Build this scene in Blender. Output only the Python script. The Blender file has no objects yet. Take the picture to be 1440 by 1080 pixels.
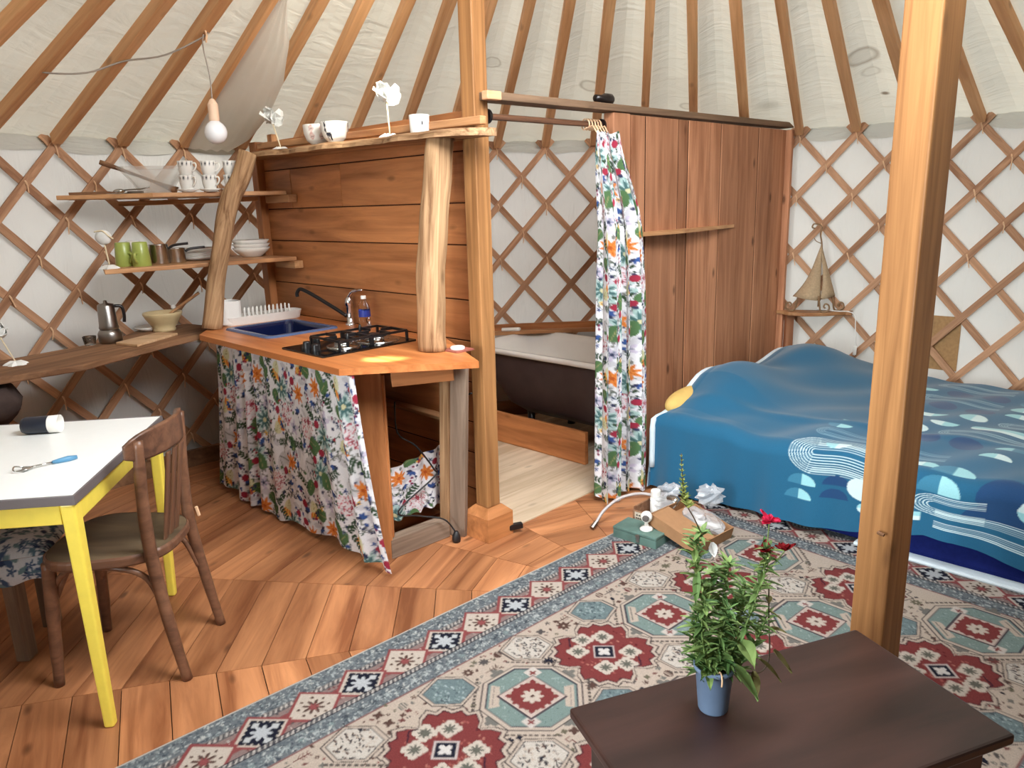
import bpy, bmesh, math, random
import numpy as np
from mathutils import Vector, Matrix, Euler

SC = bpy.context.scene
COL = SC.collection
random.seed(7)
RNG = np.random.default_rng(11)
PI = math.pi

# ------------------------------------------------------------------ camera
CAM_F = 1059.0 / 1440.0 * 36.0
cam = bpy.data.cameras.new('camera')
cam.sensor_fit = 'HORIZONTAL'
cam.sensor_width = 36.0
cam.lens = CAM_F
cam.clip_start = 0.05
cam_o = bpy.data.objects.new('camera', cam)
COL.objects.link(cam_o)
_p, _r = math.radians(13.51), math.radians(-1.77)
_fw = Vector((0, math.cos(_p), -math.sin(_p)))
_up0 = Vector((0, math.sin(_p), math.cos(_p)))
_rt0 = Vector((1, 0, 0))
_rt = _rt0 * math.cos(_r) + _up0 * math.sin(_r)
_up = _up0 * math.cos(_r) - _rt0 * math.sin(_r)
cam_o.matrix_world = Matrix(((_rt.x, _up.x, -_fw.x, 0), (_rt.y, _up.y, -_fw.y, 0), (_rt.z, _up.z, -_fw.z, 1.5), (0, 0, 0, 1)))
SC.camera = cam_o

# ------------------------------------------------------------------ light and exposure
SC.view_settings.view_transform = 'Standard'
SC.view_settings.look = 'None'
SC.view_settings.exposure = 0.12
SC.view_settings.gamma = 1.0
world = bpy.data.worlds.new('sky')
SC.world = world
world.use_nodes = True
world.node_tree.nodes['Background'].inputs[0].default_value = (0.93, 0.95, 0.93, 1)
world.node_tree.nodes['Background'].inputs[1].default_value = 7.0

def area(name, loc, target, sx, sy, power, color, shape='RECTANGLE'):
    l = bpy.data.lights.new(name, 'AREA')
    l.shape = shape; l.size = sx
    if shape in ('RECTANGLE', 'ELLIPSE'): l.size_y = sy
    l.energy = power; l.color = color
    o = bpy.data.objects.new(name, l)
    COL.objects.link(o)
    o.location = loc
    o.rotation_euler = (Vector(target) - Vector(loc)).to_track_quat('-Z', 'Y').to_euler()
    return o
CX, CY, RR = 0.407, 1.945, 3.483          # centre and radius of the round tent
area('skylight_light', (CX, CY, 2.80), (-0.55, 3.75, 0), 1.7, 1.7, 128, (0.95, 0.98, 1.0), 'DISK').data.spread = math.radians(140)
area('door_light', (-1.95, -0.25, 1.45), (1.9, 3.3, 0.85), 1.0, 1.6, 36, (0.90, 0.98, 1.0)).data.spread = math.radians(80)
area('front_fill', (0.2, -1.1, 1.9), (0.2, 3.0, 1.1), 2.4, 1.2, 3, (1.0, 0.98, 0.94))  # added fill lamp behind the camera
sun = bpy.data.lights.new('sun', 'SUN')
sun.energy = 36; sun.angle = 0.012; sun.color = (1.0, 0.93, 0.78)
sun_o = bpy.data.objects.new('sun', sun)
COL.objects.link(sun_o)
SUN_DIR = Vector((0.62, -0.70, 0.80)).normalized()       # towards the sun
sun_o.rotation_euler = SUN_DIR.to_track_quat('Z', 'Y').to_euler()
sun_o.location = (3, -3, 6)
def spot(name, loc, target, deg, power, color, blend):
    l = bpy.data.lights.new(name, 'SPOT'); l.energy = power; l.color = color
    l.spot_size = math.radians(deg); l.spot_blend = blend; l.shadow_soft_size = 0.04
    o = bpy.data.objects.new(name, l); COL.objects.link(o); o.location = loc
    o.rotation_euler = (Vector(target) - Vector(loc)).to_track_quat('-Z', 'Y').to_euler()
spot('shelf_beam_spot', (0.30, 2.45, 2.62), (-0.62, 3.60, 1.86), 11, 330, (1.0, 0.93, 0.76), 0.9)  # added spot lamp standing in for a sunbeam on the top shelf
spot('roof_fill_spot', (-0.10, 2.65, 2.45), (-1.00, 4.05, 2.28), 46, 60, (1.0, 0.95, 0.78), 1.0)  # added wide spot lamp that brightens the roof above the kitchen

# ------------------------------------------------------------------ colour helpers
def lin(c):
    c = c / 255.0
    return c / 12.92 if c <= 0.04045 else ((c + 0.055) / 1.055) ** 2.4
def S(r, g, b, a=1.0): return (lin(r), lin(g), lin(b), a)
def S3(r, g, b): return np.array([lin(r), lin(g), lin(b)])

# ------------------------------------------------------------------ node helpers
def newmat(name):
    m = bpy.data.materials.new(name); m.use_nodes = True
    nt = m.node_tree; nt.nodes.clear()
    out = nt.nodes.new('ShaderNodeOutputMaterial')
    b = nt.nodes.new('ShaderNodeBsdfPrincipled')
    nt.links.new(b.outputs[0], out.inputs[0])
    return m, nt, b
def nd(nt, t, **kw):
    n = nt.nodes.new(t)
    for k, v in kw.items():
        if k.startswith('i_'):
            key = k[2:]
            n.inputs[int(key) if key.isdigit() else key].default_value = v
        else: setattr(n, k, v)
    return n
def ramp(nt, fac, stops):
    r = nt.nodes.new('ShaderNodeValToRGB')
    e = r.color_ramp.elements
    while len(e) < len(stops): e.new(0.5)
    for k, (p, c) in enumerate(stops):
        e[k].position = p; e[k].color = c
    nt.links.new(fac, r.inputs[0])
    return r.outputs[0]
def mix(nt, a, b, fac, mode='MIX'):
    n = nt.nodes.new('ShaderNodeMix'); n.data_type = 'RGBA'; n.blend_type = mode
    for sock, v in ((n.inputs[6], a), (n.inputs[7], b), (n.inputs[0], fac)):
        if hasattr(v, 'links'): nt.links.new(v, sock)
        else: sock.default_value = v
    return n.outputs[2]
def math_n(nt, op, a, b=None, clamp=False):
    n = nt.nodes.new('ShaderNodeMath'); n.operation = op; n.use_clamp = clamp
    for k, v in enumerate((a, b)):
        if v is None: continue
        if hasattr(v, 'links'): nt.links.new(v, n.inputs[k])
        else: n.inputs[k].default_value = v
    return n.outputs[0]
def bump(nt, b, height, strength, dist):
    n = nd(nt, 'ShaderNodeBump'); n.inputs['Strength'].default_value = strength; n.inputs['Distance'].default_value = dist
    nt.links.new(height, n.inputs['Height']); nt.links.new(n.outputs[0], b.inputs['Normal'])

def plain(name, col, rough=0.5, metal=0.0, spec=0.5, noise=0.0, nscale=30, bumps=0.0, alpha=None, trans=0.0):
    m, nt, b = newmat(name)
    b.inputs['Roughness'].default_value = rough; b.inputs['Metallic'].default_value = metal
    b.inputs['Specular IOR Level'].default_value = spec
    b.inputs['Transmission Weight'].default_value = trans
    tc = nd(nt, 'ShaderNodeTexCoord')
    n = nd(nt, 'ShaderNodeTexNoise', i_Scale=nscale, i_Detail=4.0)
    nt.links.new(tc.outputs['Object'], n.inputs['Vector'])
    dk = tuple(c * (1 - noise) for c in col[:3]) + (1,); lt = tuple(min(1, c * (1 + noise)) for c in col[:3]) + (1,)
    nt.links.new(ramp(nt, n.outputs[0], [(0.3, dk), (0.7, lt)]), b.inputs['Base Color'])
    if bumps: bump(nt, b, n.outputs[0], bumps, 0.003)
    return m

def wood(name, dark, light, rough=0.5, sx=1.6, sy=22, coord='Object', knot=0.5, var=0.3, spec=0.3, bl=0.35, grey=None):
    """boards with grain running along local X (or U)"""
    m, nt, b = newmat(name)
    b.inputs['Roughness'].default_value = rough
    b.inputs['Specular IOR Level'].default_value = spec
    tc = nd(nt, 'ShaderNodeTexCoord')
    at = nd(nt, 'ShaderNodeAttribute', attribute_name='rnd')
    oi = nd(nt, 'ShaderNodeObjectInfo')
    r = math_n(nt, 'ADD', at.outputs['Fac'], oi.outputs['Random'])
    off = nd(nt, 'ShaderNodeCombineXYZ')
    for k in range(3): nt.links.new(math_n(nt, 'MULTIPLY', r, (7.3, 5.1, 9.7)[k]), off.inputs[k])
    va = nd(nt, 'ShaderNodeVectorMath', operation='ADD')
    nt.links.new(tc.outputs[coord], va.inputs[0]); nt.links.new(off.outputs[0], va.inputs[1])
    mp = nd(nt, 'ShaderNodeMapping'); mp.inputs['Scale'].default_value = (sx, sy, sy)
    nt.links.new(va.outputs[0], mp.inputs['Vector'])
    n1 = nd(nt, 'ShaderNodeTexNoise', i_Scale=1.0, i_Detail=5.0, i_Roughness=0.6, i_Distortion=0.6)
    nt.links.new(mp.outputs[0], n1.inputs['Vector'])
    mp2 = nd(nt, 'ShaderNodeMapping'); mp2.inputs['Scale'].default_value = (1.3, 5, 5)
    nt.links.new(va.outputs[0], mp2.inputs['Vector'])
    n2 = nd(nt, 'ShaderNodeTexNoise', i_Scale=1.0, i_Detail=2.0)
    nt.links.new(mp2.outputs[0], n2.inputs['Vector'])
    g = math_n(nt, 'ADD', math_n(nt, 'MULTIPLY', n1.outputs[0], 1 - bl), math_n(nt, 'MULTIPLY', n2.outputs[0], bl))
    c = ramp(nt, g, [(0.36, dark), (0.64, light)])
    if grey: c = mix(nt, c, grey, ramp(nt, n2.outputs[0], [(0.42, (0, 0, 0, 1)), (0.62, (0.8, 0.8, 0.8, 1))]))
    if knot:
        mk = nd(nt, 'ShaderNodeMapping'); mk.inputs['Scale'].default_value = (3.2, 7.5, 7.5)
        nt.links.new(va.outputs[0], mk.inputs['Vector'])
        vo = nd(nt, 'ShaderNodeTexVoronoi', i_Scale=1.0)
        nt.links.new(mk.outputs[0], vo.inputs['Vector'])
        kf = ramp(nt, vo.outputs['Distance'], [(0.05, (knot, knot, knot, 1)), (0.13, (0, 0, 0, 1))])
        c = mix(nt, c, tuple(x * 0.3 for x in dark[:3]) + (1,), kf)
    fr = math_n(nt, 'FRACT', math_n(nt, 'MULTIPLY', r, 3.17))
    v = math_n(nt, 'ADD', math_n(nt, 'MULTIPLY', fr, var), 1 - var * 0.6)
    hs = nd(nt, 'ShaderNodeHueSaturation')
    nt.links.new(c, hs.inputs['Color']); nt.links.new(v, hs.inputs['Value'])
    nt.links.new(hs.outputs[0], b.inputs['Base Color'])
    bump(nt, b, n1.outputs[0], 0.15, 0.002)
    return m

def painted(name, rough=0.85, spec=0.2, attr='paint', weave=0.0, sheen=0.0):
    """cloth or ware whose printed pattern is stored on the mesh"""
    m, nt, b = newmat(name)
    b.inputs['Roughness'].default_value = rough
    b.inputs['Specular IOR Level'].default_value = spec
    at = nd(nt, 'ShaderNodeAttribute', attribute_name=attr)
    c = at.outputs['Color']
    if weave:
        tc = nd(nt, 'ShaderNodeTexCoord')
        n = nd(nt, 'ShaderNodeTexNoise', i_Scale=240.0, i_Detail=2.0)
        nt.links.new(tc.outputs['Object'], n.inputs['Vector'])
        c = mix(nt, c, ramp(nt, n.outputs[0], [(0.3, (1 - weave, 1 - weave, 1 - weave, 1)), (0.7, (1, 1, 1, 1))]), 1.0, 'MULTIPLY')
        bump(nt, b, n.outputs[0], 0.25, 0.002)
    nt.links.new(c, b.inputs['Base Color'])
    if sheen: b.inputs['Sheen Weight'].default_value = sheen
    return m

# ------------------------------------------------------------------ mesh helpers
I4 = Matrix.Identity(4)
WM = {}
class MB:
    def __init__(s): s.v = []; s.f = []; s.r = []; s.uv = []
    def add(s, vs, fs, rnd=None, uvs=None):
        o = len(s.v); s.v += [tuple(v) for v in vs]
        r = random.random() if rnd is None else rnd
        for k, f in enumerate(fs):
            s.f.append(tuple(i + o for i in f)); s.r.append(r)
            s.uv.append(uvs[k] if uvs else None)
        return s
    def box(s, x0, x1, y0, y1, z0, z1, mat=None, rnd=None):
        vs = [Vector((x, y, z)) for z in (z0, z1) for y in (y0, y1) for x in (x0, x1)]
        if mat is not None: vs = [mat @ v for v in vs]
        return s.add(vs, [(0, 2, 3, 1), (4, 5, 7, 6), (0, 1, 5, 4), (2, 6, 7, 3), (0, 4, 6, 2), (1, 3, 7, 5)], rnd)
    def bar(s, p0, p1, w, h, up=(0, 0, 1), rnd=None, w1=None, h1=None):
        p0, p1 = Vector(p0), Vector(p1); d = (p1 - p0).normalized()
        y = Vector(up).cross(d).normalized(); z = d.cross(y)
        vs = []
        for p, a, b in ((p0, w, h), (p1, w1 or w, h1 or h)):
            for sy, sz in ((-1, -1), (1, -1), (1, 1), (-1, 1)): vs.append(p + y * sy * a / 2 + z * sz * b / 2)
        return s.add(vs, [(0, 3, 2, 1), (4, 5, 6, 7), (0, 1, 5, 4), (1, 2, 6, 5), (2, 3, 7, 6), (3, 0, 4, 7)], rnd)
    def prism(s, poly, z0, z1, mat=None, rnd=None):
        n = len(poly)
        if sum(poly[i][0] * poly[(i + 1) % n][1] - poly[(i + 1) % n][0] * poly[i][1] for i in range(n)) < 0: poly = poly[::-1]
        vs = [Vector((p[0], p[1], z)) for z in (z0, z1) for p in poly]
        if mat is not None: vs = [mat @ v for v in vs]
        return s.add(vs, [tuple(range(n - 1, -1, -1)), tuple(range(n, 2 * n))] + [(i, (i + 1) % n, n + (i + 1) % n, n + i) for i in range(n)], rnd)
    def lathe(s, prof, c=(0, 0, 0), n=24, mat=None, close=True):
        vs = []; fs = []; idx = []
        for r, z in prof:
            if r < 1e-6: idx.append([len(vs)]); vs.append(Vector((c[0], c[1], c[2] + z)))
            else:
                idx.append(list(range(len(vs), len(vs) + n)))
                for k in range(n):
                    a = 2 * PI * k / n; vs.append(Vector((c[0] + r * math.cos(a), c[1] + r * math.sin(a), c[2] + z)))
        for a, b in zip(idx, idx[1:]):
            for k in range(n):
                k2 = (k + 1) % n
                if len(a) == 1 and len(b) == 1: continue
                if len(a) == 1: fs.append((a[0], b[k2], b[k]))
                elif len(b) == 1: fs.append((a[k], a[k2], b[0]))
                else: fs.append((a[k], a[k2], b[k2], b[k]))
        if mat is not None: vs = [mat @ v for v in vs]
        return s.add(vs, fs)
    def tube(s, pts, rad, n=8, caps=True, rnd=None, squash=None):
        pts = [Vector(p) for p in pts]
        if not hasattr(rad, '__len__'): rad = [rad] * len(pts)
        if len(rad) != len(pts): rad = list(np.interp(np.linspace(0, 1, len(pts)), np.linspace(0, 1, len(rad)), rad))
        vs = []; fs = []
        ref = None
        for k, p in enumerate(pts):
            d = (pts[min(k + 1, len(pts) - 1)] - pts[max(k - 1, 0)]).normalized()
            if ref is None:
                ref = Vector((0, 0, 1)).cross(d)
                if ref.length < 0.1: ref = Vector((1, 0, 0)).cross(d)
            ref = (ref - d * ref.dot(d)).normalized(); b = d.cross(ref)
            for q in range(n):
                a = 2 * PI * q / n
                vs.append(p + (ref * math.cos(a) + b * math.sin(a)) * rad[k])
        for k in range(len(pts) - 1):
            for q in range(n):
                q2 = (q + 1) % n
                fs.append((k * n + q, k * n + q2, (k + 1) * n + q2, (k + 1) * n + q))
        if caps:
            fs.append(tuple(range(n - 1, -1, -1))); e = (len(pts) - 1) * n
            fs.append(tuple(range(e, e + n)))
        return s.add(vs, fs, rnd)
    def grid(s, P, flip=False):
        """P: array (ny,nx,3)"""
        ny, nx = len(P), len(P[0])
        vs = [tuple(P[j][i]) for j in range(ny) for i in range(nx)]
        fs = []
        for j in range(ny - 1):
            for i in range(nx - 1):
                q = (j * nx + i, j * nx + i + 1, (j + 1) * nx + i + 1, (j + 1) * nx + i)
                fs.append(q[::-1] if flip else q)
        return s.add(vs, fs, 0.5)
    def sphere(s, c, r, n=16, m=10, sc=(1, 1, 1), mat=None):
        prof = [(0, -1)] + [(math.cos(a), math.sin(a)) for a in [(-0.5 + (k + 1) / (m)) * PI for k in range(m - 1)]] + [(0, 1)]
        M = Matrix.Translation(c) @ (mat or I4) @ Matrix.Diagonal((r * sc[0], r * sc[1], r * sc[2], 1))
        return s.lathe(prof, n=n, mat=M)
    def build(s, name, mat, parent=None, frame=None, origin=None, smooth=False, bevel=0.0, seg=2, sub=0, solid=0.0):
        V = np.array(s.v, dtype=float)
        if origin is None:
            lo, hi = V.min(0), V.max(0)
            origin = ((lo[0] + hi[0]) / 2, (lo[1] + hi[1]) / 2, lo[2])
        V = V - np.array(origin)
        me = bpy.data.meshes.new(name)
        me.from_pydata([tuple(v) for v in V], [], s.f)
        a = me.attributes.new('rnd', 'FLOAT', 'FACE'); a.data.foreach_set('value', np.array(s.r, dtype=np.float32))
        if any(u is not None for u in s.uv):
            uvl = me.uv_layers.new(name='UVMap'); k = 0
            for fi, f in enumerate(s.f):
                for c in range(len(f)):
                    if s.uv[fi]: uvl.data[k].uv = s.uv[fi][c]
                    k += 1
        me.materials.append(mat)
        if smooth: me.polygons.foreach_set('use_smooth', [True] * len(me.polygons))
        me.update()
        o = bpy.data.objects.new(name, me); COL.objects.link(o)
        if solid: md = o.modifiers.new('thickness', 'SOLIDIFY'); md.thickness = solid; md.offset = 0
        if bevel:
            md = o.modifiers.new('bevel', 'BEVEL'); md.width = bevel; md.segments = seg; md.limit_method = 'ANGLE'; md.angle_limit = math.radians(40)
        if sub: md = o.modifiers.new('sub', 'SUBSURF'); md.levels = sub; md.render_levels = sub
        place(o, (frame or I4) @ Matrix.Translation(origin), parent)
        return o

def place(o, M, parent=None):
    WM[o.name] = M.copy()
    if parent is not None:
        o.parent = parent
        o.matrix_basis = WM[parent.name].inverted() @ M
    else: o.matrix_basis = M

def T(o, label, cat, group=None):
    o['label'] = label; o['category'] = cat
    if group: o['group'] = group
    return o
def thing(name, label, cat, loc=(0, 0, 0), frame=None, group=None, rz=0.0):
    o = bpy.data.objects.new(name, None); COL.objects.link(o); o.empty_display_size = 0.05
    place(o, (frame or I4) @ Matrix.Translation(loc) @ Matrix.Rotation(rz, 4, 'Z'))
    return T(o, label, cat, group)
def structure(o): o['kind'] = 'structure'; return o
def stuff(o): o['kind'] = 'stuff'; return o
def dup(root, M, label, group=None):
    r = root.copy(); COL.objects.link(r)
    place(r, M)
    r['label'] = label
    if group: r['group'] = group
    for ch in list(root.children):
        c = ch.copy(); COL.objects.link(c); c.parent = r
        WM[c.name] = M @ ch.matrix_basis
        for g in list(ch.children):
            d = g.copy(); COL.objects.link(d); d.parent = c
    return r
def plank(name, p0, p1, w, h, mat, parent=None, up=(0, 0, 1), bevel=0.004, w1=None, h1=None):
    """a board from p0 to p1 whose grain follows its length"""
    p0, p1 = Vector(p0), Vector(p1); d = (p1 - p0); L = d.length; d.normalize()
    y = Vector(up).cross(d).normalized(); z = d.cross(y)
    fr = Matrix(((d.x, y.x, z.x, p0.x), (d.y, y.y, z.y, p0.y), (d.z, y.z, z.z, p0.z), (0, 0, 0, 1)))
    m = MB().bar((0, 0, 0), (L, 0, 0), w, h, (0, 0, 1), None, w1, h1)
    return m.build(name, mat, parent, fr, origin=(0, 0, 0), bevel=bevel)

# frame of the kitchen partition: x runs along the partition to the left, y comes out of it into the room, z up
P1 = Vector((-0.127, 3.205, 0))
KM = Vector((0.70711, 0.70711, 0)); KW = Vector((-0.70711, 0.70711, 0))
KF = Matrix(((KW.x, -KM.x, 0, P1.x), (KW.y, -KM.y, 0, P1.y), (0, 0, 1, 0), (0, 0, 0, 1)))
def K(t, w, z=0.0): return P1 + KM * t + KW * w + Vector((0, 0, z))     # t away from the room, w to the left
# frame of the bathroom panel: x along the panel away from the viewer, y towards the bathroom, z up
PF = Matrix(((KM.x, KW.x, 0, P1.x), (KM.y, KW.y, 0, P1.y), (0, 0, 1, 0), (0, 0, 0, 1)))

# ------------------------------------------------------------------ raster painter for printed cloth
class Ras:
    def __init__(s, w, h, ppm, bg, wrap=False):
        s.w, s.h, s.ppm, s.wrap = w, h, ppm, wrap
        s.W, s.H = int(round(w * ppm)), int(round(h * ppm))
        s.a = np.tile(np.array(bg, dtype=np.float32)[:3], (s.H, s.W, 1))
    def poly(s, pts, col, al=1.0):
        P = np.array(pts, dtype=float) * s.ppm
        x0, y0 = np.floor(P.min(0)).astype(int) - 1; x1, y1 = np.ceil(P.max(0)).astype(int) + 1
        if not s.wrap: x0, y0, x1, y1 = max(x0, 0), max(y0, 0), min(x1, s.W), min(y1, s.H)
        if x1 <= x0 or y1 <= y0: return
        ix, iy = np.arange(x0, x1), np.arange(y0, y1)
        X, Y = np.meshgrid(ix + 0.5, iy + 0.5)
        ins = np.zeros(X.shape, bool)
        n = len(P)
        for k in range(n):
            ax, ay = P[k]; bx, by = P[(k + 1) % n]
            if ay == by: continue
            c = (ay > Y) != (by > Y)
            ins ^= c & (X < (bx - ax) * (Y - ay) / (by - ay) + ax)
        jy, jx = np.nonzero(ins)
        yy, xx = (jy + y0), (jx + x0)
        if s.wrap: yy, xx = yy % s.H, xx % s.W
        s.a[yy, xx] = s.a[yy, xx] * (1 - al) + np.array(col, dtype=np.float32)[:3] * al
    def ell(s, cx, cy, rx, ry, rot, col, al=1.0, n=20):
        c, q = math.cos(rot), math.sin(rot)
        s.poly([(cx + rx * math.cos(t) * c - ry * math.sin(t) * q, cy + rx * math.cos(t) * q + ry * math.sin(t) * c) for t in np.linspace(0, 2 * PI, n, endpoint=False)], col, al)
    def leaf(s, x, y, L, wd, rot, col, al=1.0, vein=None):
        c, q = math.cos(rot), math.sin(rot); pts = []
        ts = np.linspace(0, 1, 9)
        up = [(t * L, wd * math.sin(PI * t ** 0.8)) for t in ts]; dn = [(t * L, -wd * math.sin(PI * t ** 0.8)) for t in ts[::-1]]
        s.poly([(x + a * c - b * q, y + a * q + b * c) for a, b in up + dn], col, al)
        if vein is not None: s.line([(x + L * 0.05 * c, y + L * 0.05 * q), (x + L * 0.9 * c, y + L * 0.9 * q)], max(wd * 0.2, 1.0 / s.ppm), vein)
    def polar(s, x, y, fun, col, rot=0.0, al=1.0, n=72):
        s.poly([(x + fun(t) * math.cos(t + rot), y + fun(t) * math.sin(t + rot)) for t in np.linspace(0, 2 * PI, n, endpoint=False)], col, al)
    def line(s, pts, wd, col, al=1.0):
        for (ax, ay), (bx, by) in zip(pts, pts[1:]):
            dx, dy = bx - ax, by - ay; L = math.hypot(dx, dy) or 1e-9
            nx, ny = -dy / L * wd / 2, dx / L * wd / 2; ex, ey = dx / L * wd * 0.3, dy / L * wd * 0.3
            s.poly([(ax + nx - ex, ay + ny - ey), (bx + nx + ex, by + ny + ey), (bx - nx + ex, by - ny + ey), (ax - nx - ex, ay - ny - ey)], col, al)
    def rect(s, cx, cy, a, b, rot, col, al=1.0):
        c, q = math.cos(rot), math.sin(rot)
        s.poly([(cx + u * a * c - v * b * q, cy + u * a * q + v * b * c) for u, v in ((-1, -1), (1, -1), (1, 1), (-1, 1))], col, al)
    def sample(s, u, v):
        x = np.asarray(u) * s.ppm - 0.5; y = np.asarray(v) * s.ppm - 0.5
        x0, y0 = np.floor(x).astype(int), np.floor(y).astype(int); fx, fy = (x - x0)[..., None], (y - y0)[..., None]
        def g(i, j):
            if s.wrap: return s.a[j % s.H, i % s.W]
            return s.a[np.clip(j, 0, s.H - 1), np.clip(i, 0, s.W - 1)]
        return (g(x0, y0) * (1 - fx) + g(x0 + 1, y0) * fx) * (1 - fy) + (g(x0, y0 + 1) * (1 - fx) + g(x0 + 1, y0 + 1) * fx) * fy

def cloth_grid(name, P, colors, mat, parent=None, frame=None, origin=None, smooth=True, solid=0.0, mask=None):
    """P (ny,nx,3) numpy grid of points, colors (ny,nx,3) printed pattern"""
    ny, nx = P.shape[:2]
    V = P.reshape(-1, 3)
    if origin is None:
        lo, hi = V.min(0), V.max(0); origin = ((lo[0] + hi[0]) / 2, (lo[1] + hi[1]) / 2, lo[2])
    V = (V - np.array(origin)).astype(np.float32)
    J, I = np.meshgrid(np.arange(ny - 1), np.arange(nx - 1), indexing='ij')
    F = np.stack([J * nx + I, J * nx + I + 1, (J + 1) * nx + I + 1, (J + 1) * nx + I], -1).reshape(-1, 4)
    if mask is not None: F = F[mask.reshape(-1)]
    me = bpy.data.meshes.new(name)
    me.vertices.add(len(V)); me.vertices.foreach_set('co', V.ravel())
    me.loops.add(F.size); me.loops.foreach_set('vertex_index', F.ravel().astype(np.int32))
    me.polygons.add(len(F))
    me.polygons.foreach_set('loop_start', (np.arange(len(F)) * 4).astype(np.int32))
    me.polygons.foreach_set('loop_total', np.full(len(F), 4, np.int32))
    me.polygons.foreach_set('use_smooth', np.full(len(F), smooth))
    me.update(calc_edges=True); me.validate()
    if colors is not None:
        ca = me.attributes.new('paint', 'FLOAT_COLOR', 'POINT')
        c4 = np.ones((len(V), 4), np.float32); c4[:, :3] = colors.reshape(-1, 3)
        ca.data.foreach_set('color', c4.ravel())
    me.materials.append(mat)
    o = bpy.data.objects.new(name, me); COL.objects.link(o)
    if solid: md = o.modifiers.new('thickness', 'SOLIDIFY'); md.thickness = solid; md.offset = 0
    place(o, (frame or I4) @ Matrix.Translation(origin), parent)
    return o

# ------------------------------------------------------------------ materials
M_floor = wood('floor_wood', S(128, 76, 46), S(196, 134, 90), 0.42, 1.4, 16, 'UV', 0.7, 0.34, 0.35)
M_pale = wood('pale_floor', S(190, 165, 135), S(226, 205, 178), 0.6, 1.2, 14, 'Object', 0.3, 0.14, 0.2)
M_kit = wood('larch_board', S(150, 94, 54), S(206, 138, 86), 0.45, 1.5, 18, 'Object', 0.45, 0.25, 0.3)
M_panel = wood('panel_board', S(152, 100, 70), S(204, 146, 110), 0.6, 1.5, 20, 'Object', 0.8, 0.4, 0.2)
M_post = wood('post_wood', S(126, 84, 48), S(176, 126, 78), 0.5, 1.2, 34, 'Object', 0.4, 0.1, 0.3, 0.25)
M_rafter = wood('pole_wood', S(200, 144, 94), S(236, 184, 132), 0.55, 1.3, 30, 'Object', 0.4, 0.25, 0.25)
M_lat = wood('slat_wood', S(152, 110, 82), S(206, 160, 124), 0.65, 1.5, 40, 'Object', 0.0, 0.22, 0.2)
M_latd = M_lat
M_top = wood('worktop_wood', S(168, 96, 50), S(212, 138, 82), 0.35, 1.4, 20, 'Object', 0.3, 0.1, 0.4)
M_shelf = wood('shelf_wood', S(150, 100, 62), S(206, 158, 112), 0.5, 1.5, 22, 'Object', 0.5, 0.2, 0.3)
M_rough = wood('rough_wood', S(96, 66, 46), S(150, 112, 82), 0.7, 1.4, 18, 'Object', 0.4, 0.15, 0.15)
M_log = wood('log_wood', S(108, 76, 50), S(200, 162, 122), 0.75, 1.6, 40, 'Object', 0.45, 0.1, 0.15)
M_grey = wood('weathered_wood', S(104, 86, 72), S(156, 134, 116), 0.75, 1.6, 26, 'Object', 0.3, 0.15, 0.15)
M_beam = wood('beam_wood', S(96, 74, 58), S(144, 116, 92), 0.7, 1.4, 26, 'Object', 0.5, 0.12, 0.2)
M_pale_end = wood('cut_wood', S(196, 150, 112), S(224, 182, 144), 0.6, 3, 20, 'Object', 0.0, 0.1, 0.2)
M_trunk = wood('dark_trunk', S(30, 17, 14), S(62, 39, 34), 0.38, 1.3, 9, 'Object', 0.2, 0.12, 0.45)
M_chair = wood('chair_wood', S(80, 52, 38), S(130, 90, 66), 0.4, 1.5, 24, 'Object', 0.0, 0.1, 0.45)
M_seat = wood('seat_wood', S(70, 58, 44), S(112, 94, 72), 0.5, 2.0, 10, 'Object', 0.0, 0.1, 0.35)
M_crate = wood('crate_wood', S(110, 74, 54), S(168, 128, 100), 0.7, 2, 26, 'Object', 0.3, 0.1, 0.2)
M_green = plain('green_paint', S(86, 112, 104), 0.5, 0, 0.4, 0.25, 14)
M_card = plain('cardboard', S(160, 120, 86), 0.8, 0, 0.2, 0.06, 40)
M_black = plain('black_metal', S(20, 20, 22), 0.35, 0, 0.5)
M_blackg = plain('black_glass', S(10, 10, 12), 0.08, 0, 0.6)
M_steel = plain('steel', S(190, 188, 184), 0.22, 1.0)
M_steel2 = plain('brushed_steel', S(150, 145, 140), 0.32, 1.0)
M_chrome = plain('chrome', S(225, 225, 228), 0.08, 1.0)
M_white = plain('white_plastic', S(232, 230, 224), 0.35, 0, 0.5, 0.02)
M_white2 = plain('white_ceramic', S(236, 233, 226), 0.15, 0, 0.5, 0.02)
M_enamel = plain('tub_enamel', S(226, 220, 212), 0.18, 0, 0.5, 0.03, 6)
M_tubdark = plain('tub_underside', S(70, 56, 54), 0.6, 0, 0.3, 0.12, 8)
M_tabtop = plain('table_laminate', S(240, 242, 240), 0.28, 0, 0.5, 0.01)
M_tabedge = plain('table_edge_trim', S(108, 100, 100), 0.4, 0, 0.4)
M_yellow = plain('yellow_paint', S(242, 218, 88), 0.35, 0, 0.5, 0.04)
M_blue = plain('blue_enamel', S(14, 24, 62), 0.2, 0, 0.5)
M_bluer = plain('sink_rim_blue', S(80, 96, 130), 0.25, 0, 0.5)
M_lime = plain('lime_glaze', S(156, 168, 84), 0.3, 0, 0.5, 0.05)
M_cream = plain('cream_stoneware', S(206, 184, 140), 0.4, 0, 0.4, 0.06, 20)
M_paper = plain('white_paper', S(226, 226, 222), 0.8, 0, 0.2, 0.06, 30, 0.3)
M_stick = plain('pale_stick', S(226, 210, 178), 0.7)
M_twine = plain('hide_thong', S(224, 184, 146), 0.8)
M_navy = plain('navy_cloth', S(24, 34, 96), 0.9, 0, 0.1, 0.1, 60)
M_sheet = plain('white_sheet', S(206, 218, 224), 0.9, 0, 0.1, 0.04)
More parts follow.
